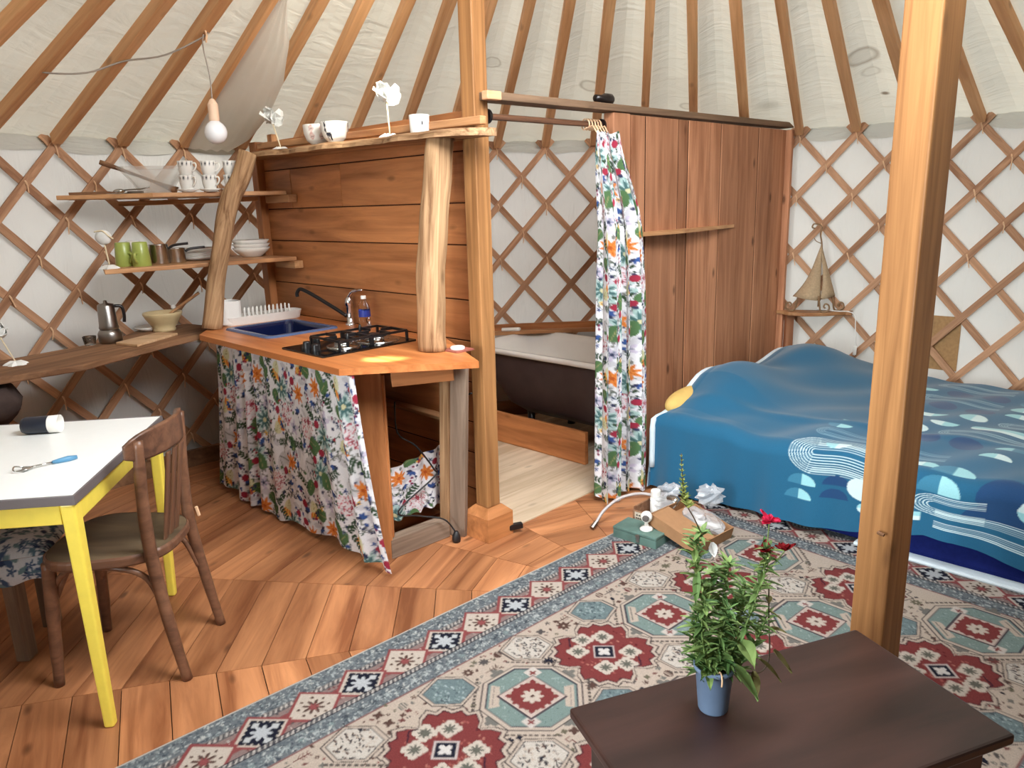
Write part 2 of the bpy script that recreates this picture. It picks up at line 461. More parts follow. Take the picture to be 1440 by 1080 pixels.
M_pillow = plain('yellow_pillowcase', S(214, 178, 106), 0.9, 0, 0.1, 0.06)
M_linen = plain('linen_shade', S(176, 152, 122), 0.85, 0, 0.15, 0.12, 90, 0.3)
M_iron = plain('bronze_iron', S(138, 108, 76), 0.45, 0.3)
M_cable = plain('grey_cable', S(150, 140, 128), 0.6)
M_bcable = plain('black_cable', S(24, 22, 24), 0.5)
M_socket = plain('pale_wood_socket', S(222, 188, 158), 0.6)
M_soil = plain('soil', S(26, 20, 16), 0.95, 0, 0.1, 0.5, 90, 0.8)
M_pot = plain('slate_plastic', S(104, 122, 148), 0.45, 0, 0.4, 0.04)
M_red = plain('pink_petal', S(196, 36, 72), 0.6, 0, 0.2, 0.15, 60)
M_dred = plain('dark_red_petal', S(120, 14, 22), 0.6, 0, 0.2, 0.15, 60)
M_stem = plain('green_stem', S(110, 132, 70), 0.6)
M_dstem = plain('brown_stem', S(72, 56, 40), 0.6)
M_burlap = plain('burlap', S(168, 132, 92), 0.9, 0, 0.1, 0.12, 50, 0.4)
M_sack = plain('dark_cloth', S(70, 58, 54), 0.95, 0, 0.1, 0.2, 20, 0.4)
M_coaster = plain('red_coaster', S(150, 84, 70), 0.6)
M_darkcup = plain('navy_tin', S(22, 28, 44), 0.35, 0, 0.5)
M_bluegrip = plain('blue_grip', S(88, 144, 180), 0.4)
M_bakelite = plain('bakelite', S(24, 18, 18), 0.3)
M_board = wood('beech_board', S(190, 150, 110), S(222, 186, 146), 0.55, 2, 26, 'Object', 0, 0.05, 0.25)
M_jar = plain('brown_jar', S(150, 92, 48), 0.4, 0, 0.4, 0.1)
M_bulb = plain('opal_bulb', S(226, 226, 226), 0.25, 0, 0.5)
M_sticker = plain('grey_sticker', S(118, 128, 140), 0.5)
M_label = plain('crate_label', S(196, 186, 168), 0.7, 0, 0.2, 0.25, 60)
M_dkfloor = plain('dark_underfloor', S(40, 22, 14), 0.9)
M_outside = plain('light_screen', S(120, 116, 108), 0.95)  # for the unseen light blockers added outside the tent

def leafmat(name, c1, c2):
    m, nt, b = newmat(name); b.inputs['Roughness'].default_value = 0.55
    b.inputs['Specular IOR Level'].default_value = 0.3
    at = nd(nt, 'ShaderNodeAttribute', attribute_name='rnd')
    nt.links.new(ramp(nt, at.outputs['Fac'], [(0.0, c1), (1.0, c2)]), b.inputs['Base Color'])
    b.inputs['Subsurface Weight'].default_value = 0.0
    return m
M_leaf = leafmat('leaf_green', S(66, 102, 54), S(140, 164, 96))
M_leafb = leafmat('leaf_olive', S(84, 76, 44), S(116, 112, 64))
M_spike = leafmat('bud_green', S(86, 110, 50), S(168, 176, 96))

def glassmat(name, tint, rough=0.03, weight=1.0):
    m, nt, b = newmat(name)
    b.inputs['Base Color'].default_value = tint; b.inputs['Roughness'].default_value = rough
    b.inputs['Transmission Weight'].default_value = weight; b.inputs['IOR'].default_value = 1.3
    return m
M_glass = glassmat('clear_glass', (0.95, 0.95, 0.93, 1))
def thinglass():
    m, nt, b = newmat('dish_glass'); b.inputs['Base Color'].default_value = S(226, 226, 220)
    b.inputs['Roughness'].default_value = 0.08; b.inputs['Alpha'].default_value = 0.32
    return m
M_dish = thinglass()
M_pet = glassmat('clear_bottle', (0.9, 0.94, 1.0, 1), 0.06)
def plasticbag():
    m, nt, b = newmat('clear_wrap'); b.inputs['Base Color'].default_value = S(214, 214, 216)
    b.inputs['Roughness'].default_value = 0.12; b.inputs['Alpha'].default_value = 0.38
    return m
M_wrap = plasticbag()

def canvas(name, base, stains, fold_scale, fold_strength, alongz, thin=0.05):
    m, nt, b = newmat(name)
    b.inputs['Roughness'].default_value = 0.9; b.inputs['Specular IOR Level'].default_value = 0.15
    tc = nd(nt, 'ShaderNodeTexCoord')
    mp = nd(nt, 'ShaderNodeMapping'); mp.inputs['Scale'].default_value = fold_scale
    nt.links.new(tc.outputs['UV'], mp.inputs['Vector'])
    n = nd(nt, 'ShaderNodeTexNoise', i_Scale=1.0, i_Detail=4.0, i_Distortion=1.2)
    nt.links.new(mp.outputs[0], n.inputs['Vector'])
    n2 = nd(nt, 'ShaderNodeTexNoise', i_Scale=2.2, i_Detail=3.0)
    nt.links.new(tc.outputs['Object'], n2.inputs['Vector'])
    c = ramp(nt, n2.outputs[0], [(0.3, tuple(x * 0.9 for x in base[:3]) + (1,)), (0.7, base)])
    sp = nd(nt, 'ShaderNodeSeparateXYZ'); nt.links.new(tc.outputs['UV'], sp.inputs[0])
    for (u, v, r, wv, dk, filled) in stains:
        du = math_n(nt, 'SUBTRACT', sp.outputs[0], u); dv = math_n(nt, 'SUBTRACT', sp.outputs[1], v)
        d = math_n(nt, 'SQRT', math_n(nt, 'ADD', math_n(nt, 'MULTIPLY', du, du), math_n(nt, 'MULTIPLY', math_n(nt, 'MULTIPLY', dv, dv), 1.5)))
        d = math_n(nt, 'ADD', d, math_n(nt, 'MULTIPLY', math_n(nt, 'SUBTRACT', n2.outputs[0], 0.5), 0.05))
        if filled: f = ramp(nt, d, [(max(r - wv, 0), (dk, dk, dk, 1)), (r, (0, 0, 0, 1))])
        else: f = ramp(nt, d, [(r - wv, (dk * 0.25,) * 3 + (1,)), (r, (dk, dk, dk, 1)), (r + wv, (0, 0, 0, 1))])
        c = mix(nt, c, S(110, 96, 80), f)
    nt.links.new(c, b.inputs['Base Color'])
    bump(nt, b, n.outputs[0], fold_strength, 0.02)
    tr = nd(nt, 'ShaderNodeBsdfTranslucent'); nt.links.new(c, tr.inputs['Color'])
    ms = nd(nt, 'ShaderNodeMixShader'); ms.inputs[0].default_value = thin
    nt.links.new(b.outputs[0], ms.inputs[1]); nt.links.new(tr.outputs[0], ms.inputs[2])
    nt.links.new(ms.outputs[0], nt.nodes['Material Output'].inputs[0])
    return m

# ------------------------------------------------------------------ floor: boards laid in rings of a sixteen sided figure
FQ = Vector((0.557, 2.62, 0))
fb = MB()
for k in range(16):
    a0, a1 = math.radians(193.8 - 22.5 * k), math.radians(193.8 - 22.5 * (k + 1)); am = (a0 + a1) / 2
    n = Vector((math.cos(am), math.sin(am), 0)); tdir = Vector((-math.sin(am), math.cos(am), 0))
    for q in range(34):
        d0, d1 = 0.025 + 0.1425 * q + 0.0015, 0.025 + 0.1425 * (q + 1) - 0.0015
        tn = math.tan(math.radians(11.25))
        mid = FQ + n * d1
        if (mid.xy - Vector((CX, CY))).length > 3.62: continue
        g = 0.0012
        pts = [(d0, -d0 * tn + g), (d0, d0 * tn - g), (d1, d1 * tn - g), (d1, -d1 * tn + g)]
        w = [FQ + n * a + tdir * b for a, b in pts]
        rnd = random.random()
        uv = [(b + 3.7 * q + 11 * k, a) for a, b in pts]
        vs = [(p.x, p.y, 0) for p in w] + [(p.x, p.y, -0.012) for p in w]
        fs = [(3, 2, 1, 0)] + [(i, (i + 1) % 4, 4 + (i + 1) % 4, 4 + i) for i in range(4)]
        uvs = [uv[::-1]] + [[uv[i], uv[(i + 1) % 4], uv[(i + 1) % 4], uv[i]] for i in range(4)]
        fb.add(vs, fs, rnd, uvs)
fl_o = fb.build('floor', M_floor, origin=(0, 0, 0)); structure(fl_o)
for p in fl_o.data.polygons: pass
ub = MB(); ub.prism([(CX + 3.62 * math.cos(a), CY + 3.62 * math.sin(a)) for a in np.linspace(0, 2 * PI, 64, endpoint=False)], -0.05, -0.011)
structure(ub.build('floor_underlay', M_dkfloor))

# bathroom floor of pale boards, level with the planks, behind the line from the partition post to the panel
bf = MB()
wlim = 2.6
for k in range(16):
    w0 = 0.0 + k * 0.155
    # boards run along the partition line
    tmax = 3.0
    while (K(tmax, w0 + 0.155).xy - Vector((CX, CY))).length > 3.4 and tmax > 0.3: tmax -= 0.05
    if tmax > 0.35: bf.box(0.09, tmax, w0 + 0.001, w0 + 0.154, 0.0, 0.006)
structure(bf.build('floor_bathroom', M_pale, frame=PF, origin=(0, 0, 0)))

# ------------------------------------------------------------------ tent: canvas wall, roof, baseboard
HT, HA = 1.858, 3.162
def roofz(r, off=0.0): return HT + (HA - HT) * (1 - r / RR) + off
def ring(a, r, z): return Vector((CX + r * math.cos(a), CY + r * math.sin(a), z))
T0, DL = 2.4771, 0.09657
stw = []
M_wall = canvas('wall_canvas', S(206, 203, 197), stw, (9, 1.6, 1), 0.75, True, 0.055)
# stains located by angle (u, radians x 3.4) and distance up the roof slope (v, m)
M_roof = canvas('roof_canvas', S(206, 204, 194), [
    (0.997 * 3.4, 0.867, 0.085, 0.03, 0.55, False), (0.974 * 3.4, 0.423, 0.035, 0.02, 0.9, True), (0.988 * 3.4, 0.685, 0.05, 0.015, 0.3, False),
    (1.531 * 3.4, 0.787, 0.07, 0.02, 0.5, False), (1.33 * 3.4, 0.484, 0.05, 0.015, 0.4, False), (1.178 * 3.4, 0.394, 0.10, 0.07, 0.35, True),
    (1.751 * 3.4, 1.041, 0.055, 0.012, 0.45, False)], (3.0, 9.0, 1), 0.9, False)
wb = MB(); NA = 390
def bulge(a):      # canvas pushed out a little between the poles
    return 0.012 * math.cos((a - T0) / DL * 2 * PI)
for k in range(NA):
    a0, a1 = 2 * PI * k / NA, 2 * PI * (k + 1) / NA
    zs = [-0.02, 0.5, 1.0, 1.5, 1.80, 1.93]
    for z0, z1 in zip(zs, zs[1:]):
        r0, r1 = RR + 0.035, RR + 0.035
        vs = [ring(a0, r0, z0), ring(a1, r0, z0), ring(a1, r1, z1), ring(a0, r1, z1)]
        wb.add(vs, [(3, 2, 1, 0)], 0.5, [[(a0 * 3.4, z1), (a1 * 3.4, z1), (a1 * 3.4, z0), (a0 * 3.4, z0)]])
wall = wb.build('wall_back', M_wall, origin=(CX, CY, 0), smooth=False); structure(wall)
rb = MB()
RS = [3.56, 3.45, 3.2, 2.8, 2.4, 2.0, 1.5, 1.02]
for k in range(NA):
    a0, a1 = 2 * PI * k / NA, 2 * PI * (k + 1) / NA
    for r0, r1 in zip(RS, RS[1:]):
        def zz(a, r): return roofz(r, 0.06) + (0.0 if r > 3.5 else (0.012 + 0.004 * math.sin(3 * a + r * 4)) * math.cos((a - T0) / DL * 2 * PI) * -1)
        vs = [ring(a0, r0, zz(a0, r0)), ring(a1, r0, zz(a1, r0)), ring(a1, r1, zz(a1, r1)), ring(a0, r1, zz(a0, r1))]
        L0, L1 = (3.56 - r0) * 1.07, (3.56 - r1) * 1.07
        rb.add(vs, [(3, 2, 1, 0)], 0.5, [[(a0 * 3.4, L1), (a1 * 3.4, L1), (a1 * 3.4, L0), (a0 * 3.4, L0)]])
roof = rb.build('ceiling', M_roof, origin=(CX, CY, 1.8), smooth=True); structure(roof)
# the roof canvas hangs a little below the eaves inside the wall
vb = MB()
for k in range(NA):
    a0, a1 = 2 * PI * k / NA, 2 * PI * (k + 1) / NA
    def zl(a): return 1.832 + 0.008 * math.sin(a * 23) + 0.006 * math.sin(a * 61 + 1)
    def rl(a, j): return RR + (0.020 + 0.004 * math.sin(a * 37 + j) if j else 0.028)
    vs = [ring(a0, rl(a0, 1), zl(a0)), ring(a1, rl(a1, 1), zl(a1)), ring(a1, rl(a1, 0), roofz(RR, 0.062)), ring(a0, rl(a0, 0), roofz(RR, 0.062))]
    vb.add(vs, [(3, 2, 1, 0)], 0.5, [[(a0 * 3.4, .2), (a1 * 3.4, .2), (a1 * 3.4, .05), (a0 * 3.4, .05)]])
structure(vb.build('ceiling_hem', M_roof, origin=(CX, CY, 1.8), smooth=True))
# crown ring and an added unseen cover, holed to throw sun on the worktop
cb = MB()
for k in range(48):
    a0, a1 = 2 * PI * k / 48, 2 * PI * (k + 1) / 48
    vs = [ring(a, r, z) for a in (a0, a1) for r, z in ((0.95, 2.74), (1.05, 2.74), (1.05, 2.84), (0.95, 2.84))]
    cb.add(vs, [(0, 1, 5, 4), (1, 2, 6, 5), (2, 3, 7, 6), (3, 0, 4, 7)], 0.4)
crown = cb.build('crown_ring', M_rafter, origin=(CX, CY, 2.74)); T(crown, 'round wooden crown ring at the top of the tent where the roof poles meet', 'crown ring')
def sunpt(p, z):
    k = (z - p.z) / SUN_DIR.z; return p + SUN_DIR * k
ZC = 2.9
holes = [(sunpt(Vector((-0.515, 2.998, 0.9)), ZC), 0.09, 0.055)]
cv = MB(); NC = 110; ex = 1.25
for i in range(NC):
    for j in range(NC):
        x0, x1 = -ex + 2 * ex * i / NC, -ex + 2 * ex * (i + 1) / NC; y0, y1 = -ex + 2 * ex * j / NC, -ex + 2 * ex * (j + 1) / NC
        xm, ym = (x0 + x1) / 2 + CX, (y0 + y1) / 2 + CY
        if math.hypot(xm - CX, ym - CY) > 1.2: continue
        if any(((xm - h.x) / a) ** 2 + ((ym - h.y) / b) ** 2 < 1 for h, a, b in holes): continue
        cv.add([(x0 + CX, y0 + CY, ZC), (x1 + CX, y0 + CY, ZC), (x1 + CX, y1 + CY, ZC), (x0 + CX, y1 + CY, ZC)], [(0, 3, 2, 1)], 0.5)
cov = cv.build('ceiling_sun_mask', M_outside, origin=(CX, CY, ZC)); structure(cov)
# unseen screen added outside the canvas foot to stop daylight coming through
ob = MB()
for k in range(90):
    a0, a1 = 2.12 + 1.5 * k / 90, 2.12 + 1.5 * (k + 1) / 90
    ob.add([ring(a0, RR + 0.10, -0.02), ring(a1, RR + 0.10, -0.02), ring(a1, RR + 0.09, 0.92), ring(a0, RR + 0.09, 0.92)], [(3, 2, 1, 0)], 0.5)
for k in range(45):
    a0, a1 = 1.25 + 0.87 * k / 45, 1.25 + 0.87 * (k + 1) / 45
    ob.add([ring(a0, RR + 0.10, -0.02), ring(a1, RR + 0.10, -0.02), ring(a1, RR + 0.09, 0.57), ring(a0, RR + 0.09, 0.57)], [(3, 2, 1, 0)], 0.5)
for k in range(140):        # added screen over wall and roof behind the camera, dimming the foreground
    a0, a1 = 3.62 + 2.5 * k / 140, 3.62 + 2.5 * (k + 1) / 140
    ob.add([ring(a0, RR + 0.10, -0.02), ring(a1, RR + 0.10, -0.02), ring(a1, RR + 0.10, 1.95), ring(a0, RR + 0.10, 1.95)], [(3, 2, 1, 0)], 0.5)
    ob.add([ring(a0, RR + 0.10, 1.95), ring(a1, RR + 0.10, 1.95), ring(a1, 1.1, roofz(1.1, 0.12)), ring(a0, 1.1, roofz(1.1, 0.12))], [(3, 2, 1, 0)], 0.5)
structure(ob.build('wall_light_screen', M_outside, origin=(CX, CY, 0)))
# low board round the foot of the wall
bb = MB()
for k in range(110):
    a0, a1 = 0.2 + (3.3 - 0.2) * k / 110, 0.2 + (3.3 - 0.2) * (k + 1) / 110
    vs = [ring(a, r, z) for a in (a0, a1) for r, z in ((3.37, 0.0), (3.40, 0.0), (3.40, 0.10), (3.37, 0.10))]
    bb.add(vs, [(0, 1, 5, 4), (1, 2, 6, 5), (2, 3, 7, 6), (3, 0, 4, 7)], 0.4)
structure(bb.build('baseboard_back', M_rough, origin=(CX, CY, 0)))

# ------------------------------------------------------------------ lattice of crossed slats
lat = thing('lattice_wall', 'brown wooden trellis lattice of crossed slats tied with thongs in front of the white canvas wall', 'lattice wall', (CX, CY, 0))
RZ = 0.1868
def lat_slat(i, sgn):
    rr = RR - (0.012 if sgn > 0 else 0.0)
    m = MB(); prev = None; rnd = random.random()
    rows = np.concatenate([[-0.30], np.arange(0, 10.01, 0.5)])
    sec = []
    a_top = T0 - i * DL
    for q in rows:
        a = a_top + sgn * (DL / 2) * q; z = HT - RZ * q
        if z < 0.0: z = 0.0
        c = ring(a, rr, z)
        tang = Vector((-math.sin(a), math.cos(a), 0)) * sgn * (DL / 2) * RR + Vector((0, 0, -RZ)); tang.normalize()
        rad = Vector((math.cos(a), math.sin(a), 0)); sd = tang.cross(rad).normalized()
        sec.append([c + sd * 0.0205 - rad * 0.006, c - sd * 0.0205 - rad * 0.006, c - sd * 0.0205 + rad * 0.006, c + sd * 0.0205 + rad * 0.006])
    vs = [p for s_ in sec for p in s_]; fs = []
    for k in range(len(sec) - 1):
        for e in range(4):
            fs.append((4 * k + e, 4 * k + (e + 1) % 4, 4 * k + 4 + (e + 1) % 4, 4 * k + 4 + e))
    fs += [(3, 2, 1, 0), tuple(4 * (len(sec) - 1) + e for e in range(4))]
    # local frame with x along the slat
    c0 = (sec[0][0] + sec[0][2]) / 2; c1 = (sec[-1][0] + sec[-1][2]) / 2
    x = (c1 - c0).normalized(); rad = Vector((math.cos(a_top), math.sin(a_top), 0)); y = rad.cross(x).normalized(); z = x.cross(y)
    fr = Matrix(((x.x, y.x, z.x, c0.x), (x.y, y.y, z.y, c0.y), (x.z, y.z, z.z, c0.z), (0, 0, 0, 1)))
    inv = fr.inverted()
    m.add([inv @ v for v in vs], fs, rnd)
    return m.build('lattice_slat', M_lat, lat, fr, origin=(0, 0, 0))
for i in range(-4, 27): lat_slat(i, 1)          # leaning to the left as they go down
for i in range(-8, 22): lat_slat(i, -1)
def tie_mb(m, i, q):
    a = T0 - i * DL; z = HT - RZ * q
    rad = Vector((math.cos(a), math.sin(a), 0)); tg = Vector((-math.sin(a), math.cos(a), 0))
    c = ring(a, RR - 0.021, z)
    sw = random.uniform(-0.012, 0.012)
    L = random.uniform(0.03, 0.065)
    m.tube([c + tg * 0.004 + Vector((0, 0, 0.012)), c - rad * 0.006, c - tg * 0.004 + Vector((0, 0, -0.012)) - rad * 0.004, c - tg * (0.006 + sw) + Vector((0, 0, -0.014 - L)) - rad * 0.002], [0.0042, 0.0052, 0.0042, 0.0028], 5)
nodes = []
for q in range(0, 10):
    for ii in range(-2, 20):
        i = ii + (0.5 if q % 2 else 0.0)
        if q >= 5 and i > 3.2: continue
        if 3.3 < i < 7.6 : continue
        if 9.2 < i < 13.6: continue
        nodes.append((i, q))
nodes.sort(key=lambda n: n[1])
for i, q in nodes[:100]:
    m = MB(); tie_mb(m, i, q); m.build('thong_tie', M_twine, lat)
if nodes[100:]:
    m = MB()
    for i, q in nodes[100:]: tie_mb(m, i, q)
    stuff(m.build('thong_ties', M_twine, lat))

# ------------------------------------------------------------------ roof poles
ordn = ['first', 'second', 'third', 'fourth', 'fifth', 'sixth', 'seventh', 'eighth', 'ninth', 'tenth', 'eleventh', 'twelfth', 'thirteenth', 'fourteenth', 'fifteenth', 'sixteenth', 'seventeenth', 'eighteenth', 'nineteenth', 'twentieth', 'twenty-first', 'twenty-second']
note = {1: ', the white bulb cord tied to it', 6: ', just left of the tall partition post', 7: ', passing behind the tall partition post', 9: ', crossing behind the curtain rod', 14: ', at the board panel end', 16: ', half behind the right hand post'}
def pole_on(i, s):
    a = T0 - i * DL; B = ring(a, RR, HT); A = Vector((CX, CY, HA)); return B + (A - B) * s
for k, i in enumerate(range(-2, 19)):
    a = T0 - i * DL
    p0 = ring(a, RR - 0.045, HT + 0.030); p1 = ring(a, 0.99, roofz(0.99, 0.012))
    o = plank('roof_pole', p0, p1, 0.050 + 0.005 * math.sin(i * 2.1), 0.054, M_rafter, bevel=0.005)
    T(o, 'brown wooden roof pole, ' + ordn[k] + ' pole from the left' + note.get(k, ''), 'roof pole', 'roof poles')

# ------------------------------------------------------------------ kitchen partition
kb = MB()
zj = [0.0, 0.19, 0.37, 0.52, 0.71, 0.9, 1.085, 1.327, 1.507, 1.722, 1.885]
for k, (z0, z1) in enumerate(zip(zj, zj[1:])):
    if k in (8,): cuts = [0.12, 1.08, 1.58, 1.92]
    elif k == 9: cuts = [0.12, 1.92]
    else: cuts = [0.12, 1.92]
    for a, b in zip(cuts, cuts[1:]):
        kb.box(max(a, 0.125) + 0.001, b - 0.001, -0.095, -0.06, z0 + 0.0025, z1 - 0.0025)
kb.box(0.126, 1.918, -0.103, -0.0955, 0.001, 1.884)
wk = kb.build('wall_left', M_kit, frame=KF, origin=(0, 0, 0), bevel=0.003); structure(wk)
jb = MB()
for z in zj[1:-1]: jb.box(0.127, 1.917, -0.094, -0.0625, z - 0.0024, z + 0.0024)  # dark strips put the shade of the board gaps in as colour
jb.build('joint_shade_strips', plain('gap_shade', S(58, 34, 24), 0.9, 0, 0.1), wk, KF, origin=(0, 0, 0))
o = plank('partition_stud', K(0.045, 1.90, 0), K(0.045, 1.90, 1.885), 0.07, 0.06, M_kit, up=(0.707, 0.707, 0))
T(o, 'upright wooden stud at the far left end of the plank partition', 'stud')
o = plank('partition_rail', K(-0.02, -0.085, 1.822), K(-0.02, 1.74, 1.85), 0.035, 0.032, M_shelf)
T(o, 'thin wooden rail along the partition top, its cut end on the tall post', 'rail')
o = plank('stub_post', K(-0.005, 1.62, 1.80), K(-0.005, 1.62, 1.905), 0.05, 0.035, M_shelf, up=(0.707, 0.707, 0))
T(o, 'short upright wooden block at the left end of the top shelf', 'block')

# tall post beside the partition
pt = thing('support_post', 'tall square wooden post on a thick block between kitchen and bathroom', 'post', K(0.04, 0.04, 0))
pm = plank('shaft', K(0.039, 0.039, 0.15), K(0.039, 0.020, 2.66), 0.078, 0.078, M_post, pt, up=(0.7071, 0.7071, 0), bevel=0.004)
m = MB(); c = 0.04
blk = [(c - 0.08, c - 0.08), (c + 0.08, c - 0.08), (c + 0.08, c + 0.08), (c - 0.08, c + 0.08)]
m.prism(blk, 0.0, 0.115)
def frust(m, cx, cy, a, b, z0, z1):
    vs = [(cx + sx * a, cy + sy * a, z0) for sx, sy in ((-1, -1), (1, -1), (1, 1), (-1, 1))] + [(cx + sx * b, cy + sy * b, z1) for sx, sy in ((-1, -1), (1, -1), (1, 1), (-1, 1))]
    m.add(vs, [(0, 1, 5, 4), (1, 2, 6, 5), (2, 3, 7, 6), (3, 0, 4, 7), (4, 5, 6, 7)])
frust(m, c, c, 0.08, 0.045, 0.115, 0.150)
m.build('foot_block', M_kit, pt, PF, bevel=0.002)

# live edge shelf on top, carried by two crooked logs
m = MB(); ns = 34; P0 = []; P1e = []
for k in range(ns + 1):
    w = -0.14 + (1.80 + 0.14) * k / ns
    f = 0.165 + 0.018 * math.sin(w * 9) + 0.012 * math.sin(w * 23 + 1) - (0.07 if k == 0 else 0)
    if w > 1.5: f -= (w - 1.5) * 0.25
    P0.append((w, f)); P1e.append((w, -0.058 if w > 0.085 else 0.003))
ztop = lambda w: 1.790 + 0.012 * w
vs = []; fs = []
for k in range(ns + 1):
    (w, f), (w2, b) = P0[k], P1e[k]; zt = ztop(w); th = 0.03
    vs += [(w, b, zt), (w, f - 0.025, zt), (w, f - 0.006, zt - 0.012), (w, f, zt - th), (w, b, zt - th)]
for k in range(ns):
    for e in range(5):
        a, b2 = 5 * k + e, 5 * k + (e + 1) % 5
        fs.append((a, b2, b2 + 5, a + 5))
fs += [(4, 3, 2, 1, 0), tuple(5 * ns + e for e in range(5))]
m.add(vs, fs)
o = m.build('live_edge_shelf', M_log, frame=KF)
T(o, 'long live-edge wooden shelf along the top of the kitchen partition carrying bowls and paper flowers', 'shelf')

def log_post(pts, rad, label, seed, name='log_post'):
    rr = random.Random(seed); m = MB(); n = 18
    pts = [Vector(p) for p in pts]
    # resample with a smooth curve
    out = []; rads = []
    N = 26
    for k in range(N + 1):
        u = k / N * (len(pts) - 1); i = min(int(u), len(pts) - 2); t = u - i
        a = pts[max(i - 1, 0)]; b = pts[i]; c_ = pts[i + 1]; d = pts[min(i + 2, len(pts) - 1)]
        out.append(0.5 * ((2 * b) + (c_ - a) * t + (2 * a - 5 * b + 4 * c_ - d) * t * t + (3 * b - a - 3 * c_ + d) * t ** 3))
        rads.append(rad[i] * (1 - t) + rad[i + 1] * t)
    m.tube(out, rads, n)
    ph = [rr.uniform(0, 6) for _ in range(4)]
    V = []
    for idx, v in enumerate(m.v):
        k, q = divmod(idx, n); a = 2 * PI * q / n
        s_ = 1 + 0.06 * math.sin(2 * a + ph[0] + k * 0.15) + 0.05 * math.sin(3 * a + ph[1] - k * 0.1) + 0.03 * math.sin(k * 0.9 + ph[2] + a)
        V.append(tuple(out[k] + (Vector(v) - out[k]) * s_))
    m.v = V
    d = (out[-1] - out[0]).normalized(); y = Vector((1, 0, 0)).cross(d).normalized(); z = d.cross(y); o0 = out[0]
    fr = Matrix(((d.x, y.x, z.x, o0.x), (d.y, y.y, z.y, o0.y), (d.z, y.z, z.z, o0.z), (0, 0, 0, 1))); inv = fr.inverted()
    m.v = [tuple(inv @ Vector(v)) for v in m.v]
    o = m.build(name, M_log, frame=fr, origin=(0, 0, 0), smooth=True)
    return T(o, label, 'log post')
log_post([K(-0.50, 1.55, 0.90), K(-0.44, 1.56, 1.15), K(-0.38, 1.55, 1.38), K(-0.315, 1.575, 1.55), K(-0.255, 1.55, 1.66), K(-0.20, 1.53, 1.80)], [0.052, 0.047, 0.05, 0.052, 0.047, 0.045],
         'crooked pale barkless log on the left worktop end, holding the top shelf', 3)
log_post([K(-0.175, 0.115, 0.90), K(-0.16, 0.12, 1.2), K(-0.135, 0.10, 1.5), K(-0.105, 0.085, 1.765)], [0.064, 0.062, 0.056, 0.054],
         'thick barkless log standing on the worktop right beside the hob', 8)

# ------------------------------------------------------------------ worktop and what is under it
wt_poly = [(1.418, 0.624), (0.115, 0.644), (-0.217, 0.218), (0.284, -0.045), (0.30, -0.058), (1.72, -0.058), (1.66, 0.45)]
m = MB()
HX0, HX1, HY0, HY1 = 1.005, 1.45, 0.09, 0.455          # opening for the sink
m.prism([(HX0, HY0), (HX0, 0.6305), (0.115, 0.644), (-0.217, 0.218), (0.284, -0.045), (0.30, -0.058), (HX0, -0.058)], 0.873, 0.90, None, 0.4)
m.prism([(1.418, 0.624), (HX1, 0.60), (HX1, -0.058), (1.72, -0.058), (1.66, 0.45)], 0.873, 0.90, None, 0.4)
m.prism([(HX0, HY1), (HX1, HY1), (HX1, 0.60), (1.418, 0.624), (HX0, 0.6305)], 0.873, 0.90, None, 0.4)
m.prism([(HX0, -0.058), (HX1, -0.058), (HX1, HY0), (HX0, HY0)], 0.873, 0.90, None, 0.4)
wtop = m.build('worktop', M_top, frame=KF); T(wtop, 'orange-brown solid wood worktop with a pointed right corner', 'worktop')
ug = thing('kitchen_stand', 'wooden underframe carrying the kitchen worktop, with a broad front leg', 'frame', K(-0.46, 0.17, 0))
ux = Vector((0.038, -0.116, 0)).normalized()
lv = KM * 0.79 - KW * 0.61
plank('leg', K(-0.445, 0.222, 0), K(-0.455, 0.212, 0.872), 0.112, 0.045, M_kit, ug, up=(-lv.y, lv.x, 0))
plank('rail', K(-0.535, 0.21, 0.815), K(-0.535, 1.35, 0.827), 0.035, 0.09, M_kit, ug)
plank('rail', K(-0.40, 0.12, 0.82), K(-0.20, -0.04, 0.833), 0.03, 0.075, M_kit, ug)
plank('bottom_rail', K(-0.42, 0.20, 0.045), K(-0.10, 0.185, 0.045), 0.06, 0.09, M_grey, ug)
plank('side_strip', K(-0.40, 0.20, 0.09), K(-0.395, 0.20, 0.82), 0.03, 0.02, M_kit, ug, up=(0, 1, 0.01))
plank('inner_ledge', K(0.03, 0.22, 0.52), K(0.03, 1.2, 0.52), 0.06, 0.018, M_shelf, ug)
st = thing('plank_stud', 'grey weathered upright plank with stickers, beside the foot of the tall post', 'plank', K(-0.03, 0.15, 0))
plank('board', K(-0.064, 0.148, 0), K(-0.107, 0.035, 0.868), 0.09, 0.035, M_grey, st, up=(-0.35, -0.93, 0))
so = plank('edge_strip', K(-0.095, 0.192, 0), K(-0.138, 0.078, 0.868), 0.045, 0.045, M_log, st, up=(-0.35, -0.93, 0))
def sticker(z, w, t):
    m = MB(); c_ = K(t, w, z); m.box(-0.01, 0.01, -0.0015, 0.0015, -0.035, 0.035, Matrix.Translation(c_) @ Matrix.Rotation(math.radians(-15), 4, 'Z'))
    s_ = m.build('sticker', M_sticker, st); s_['label'] = 'small grey sticker'
sticker(0.79, 0.083, -0.129); sticker(0.15, 0.184, -0.088)
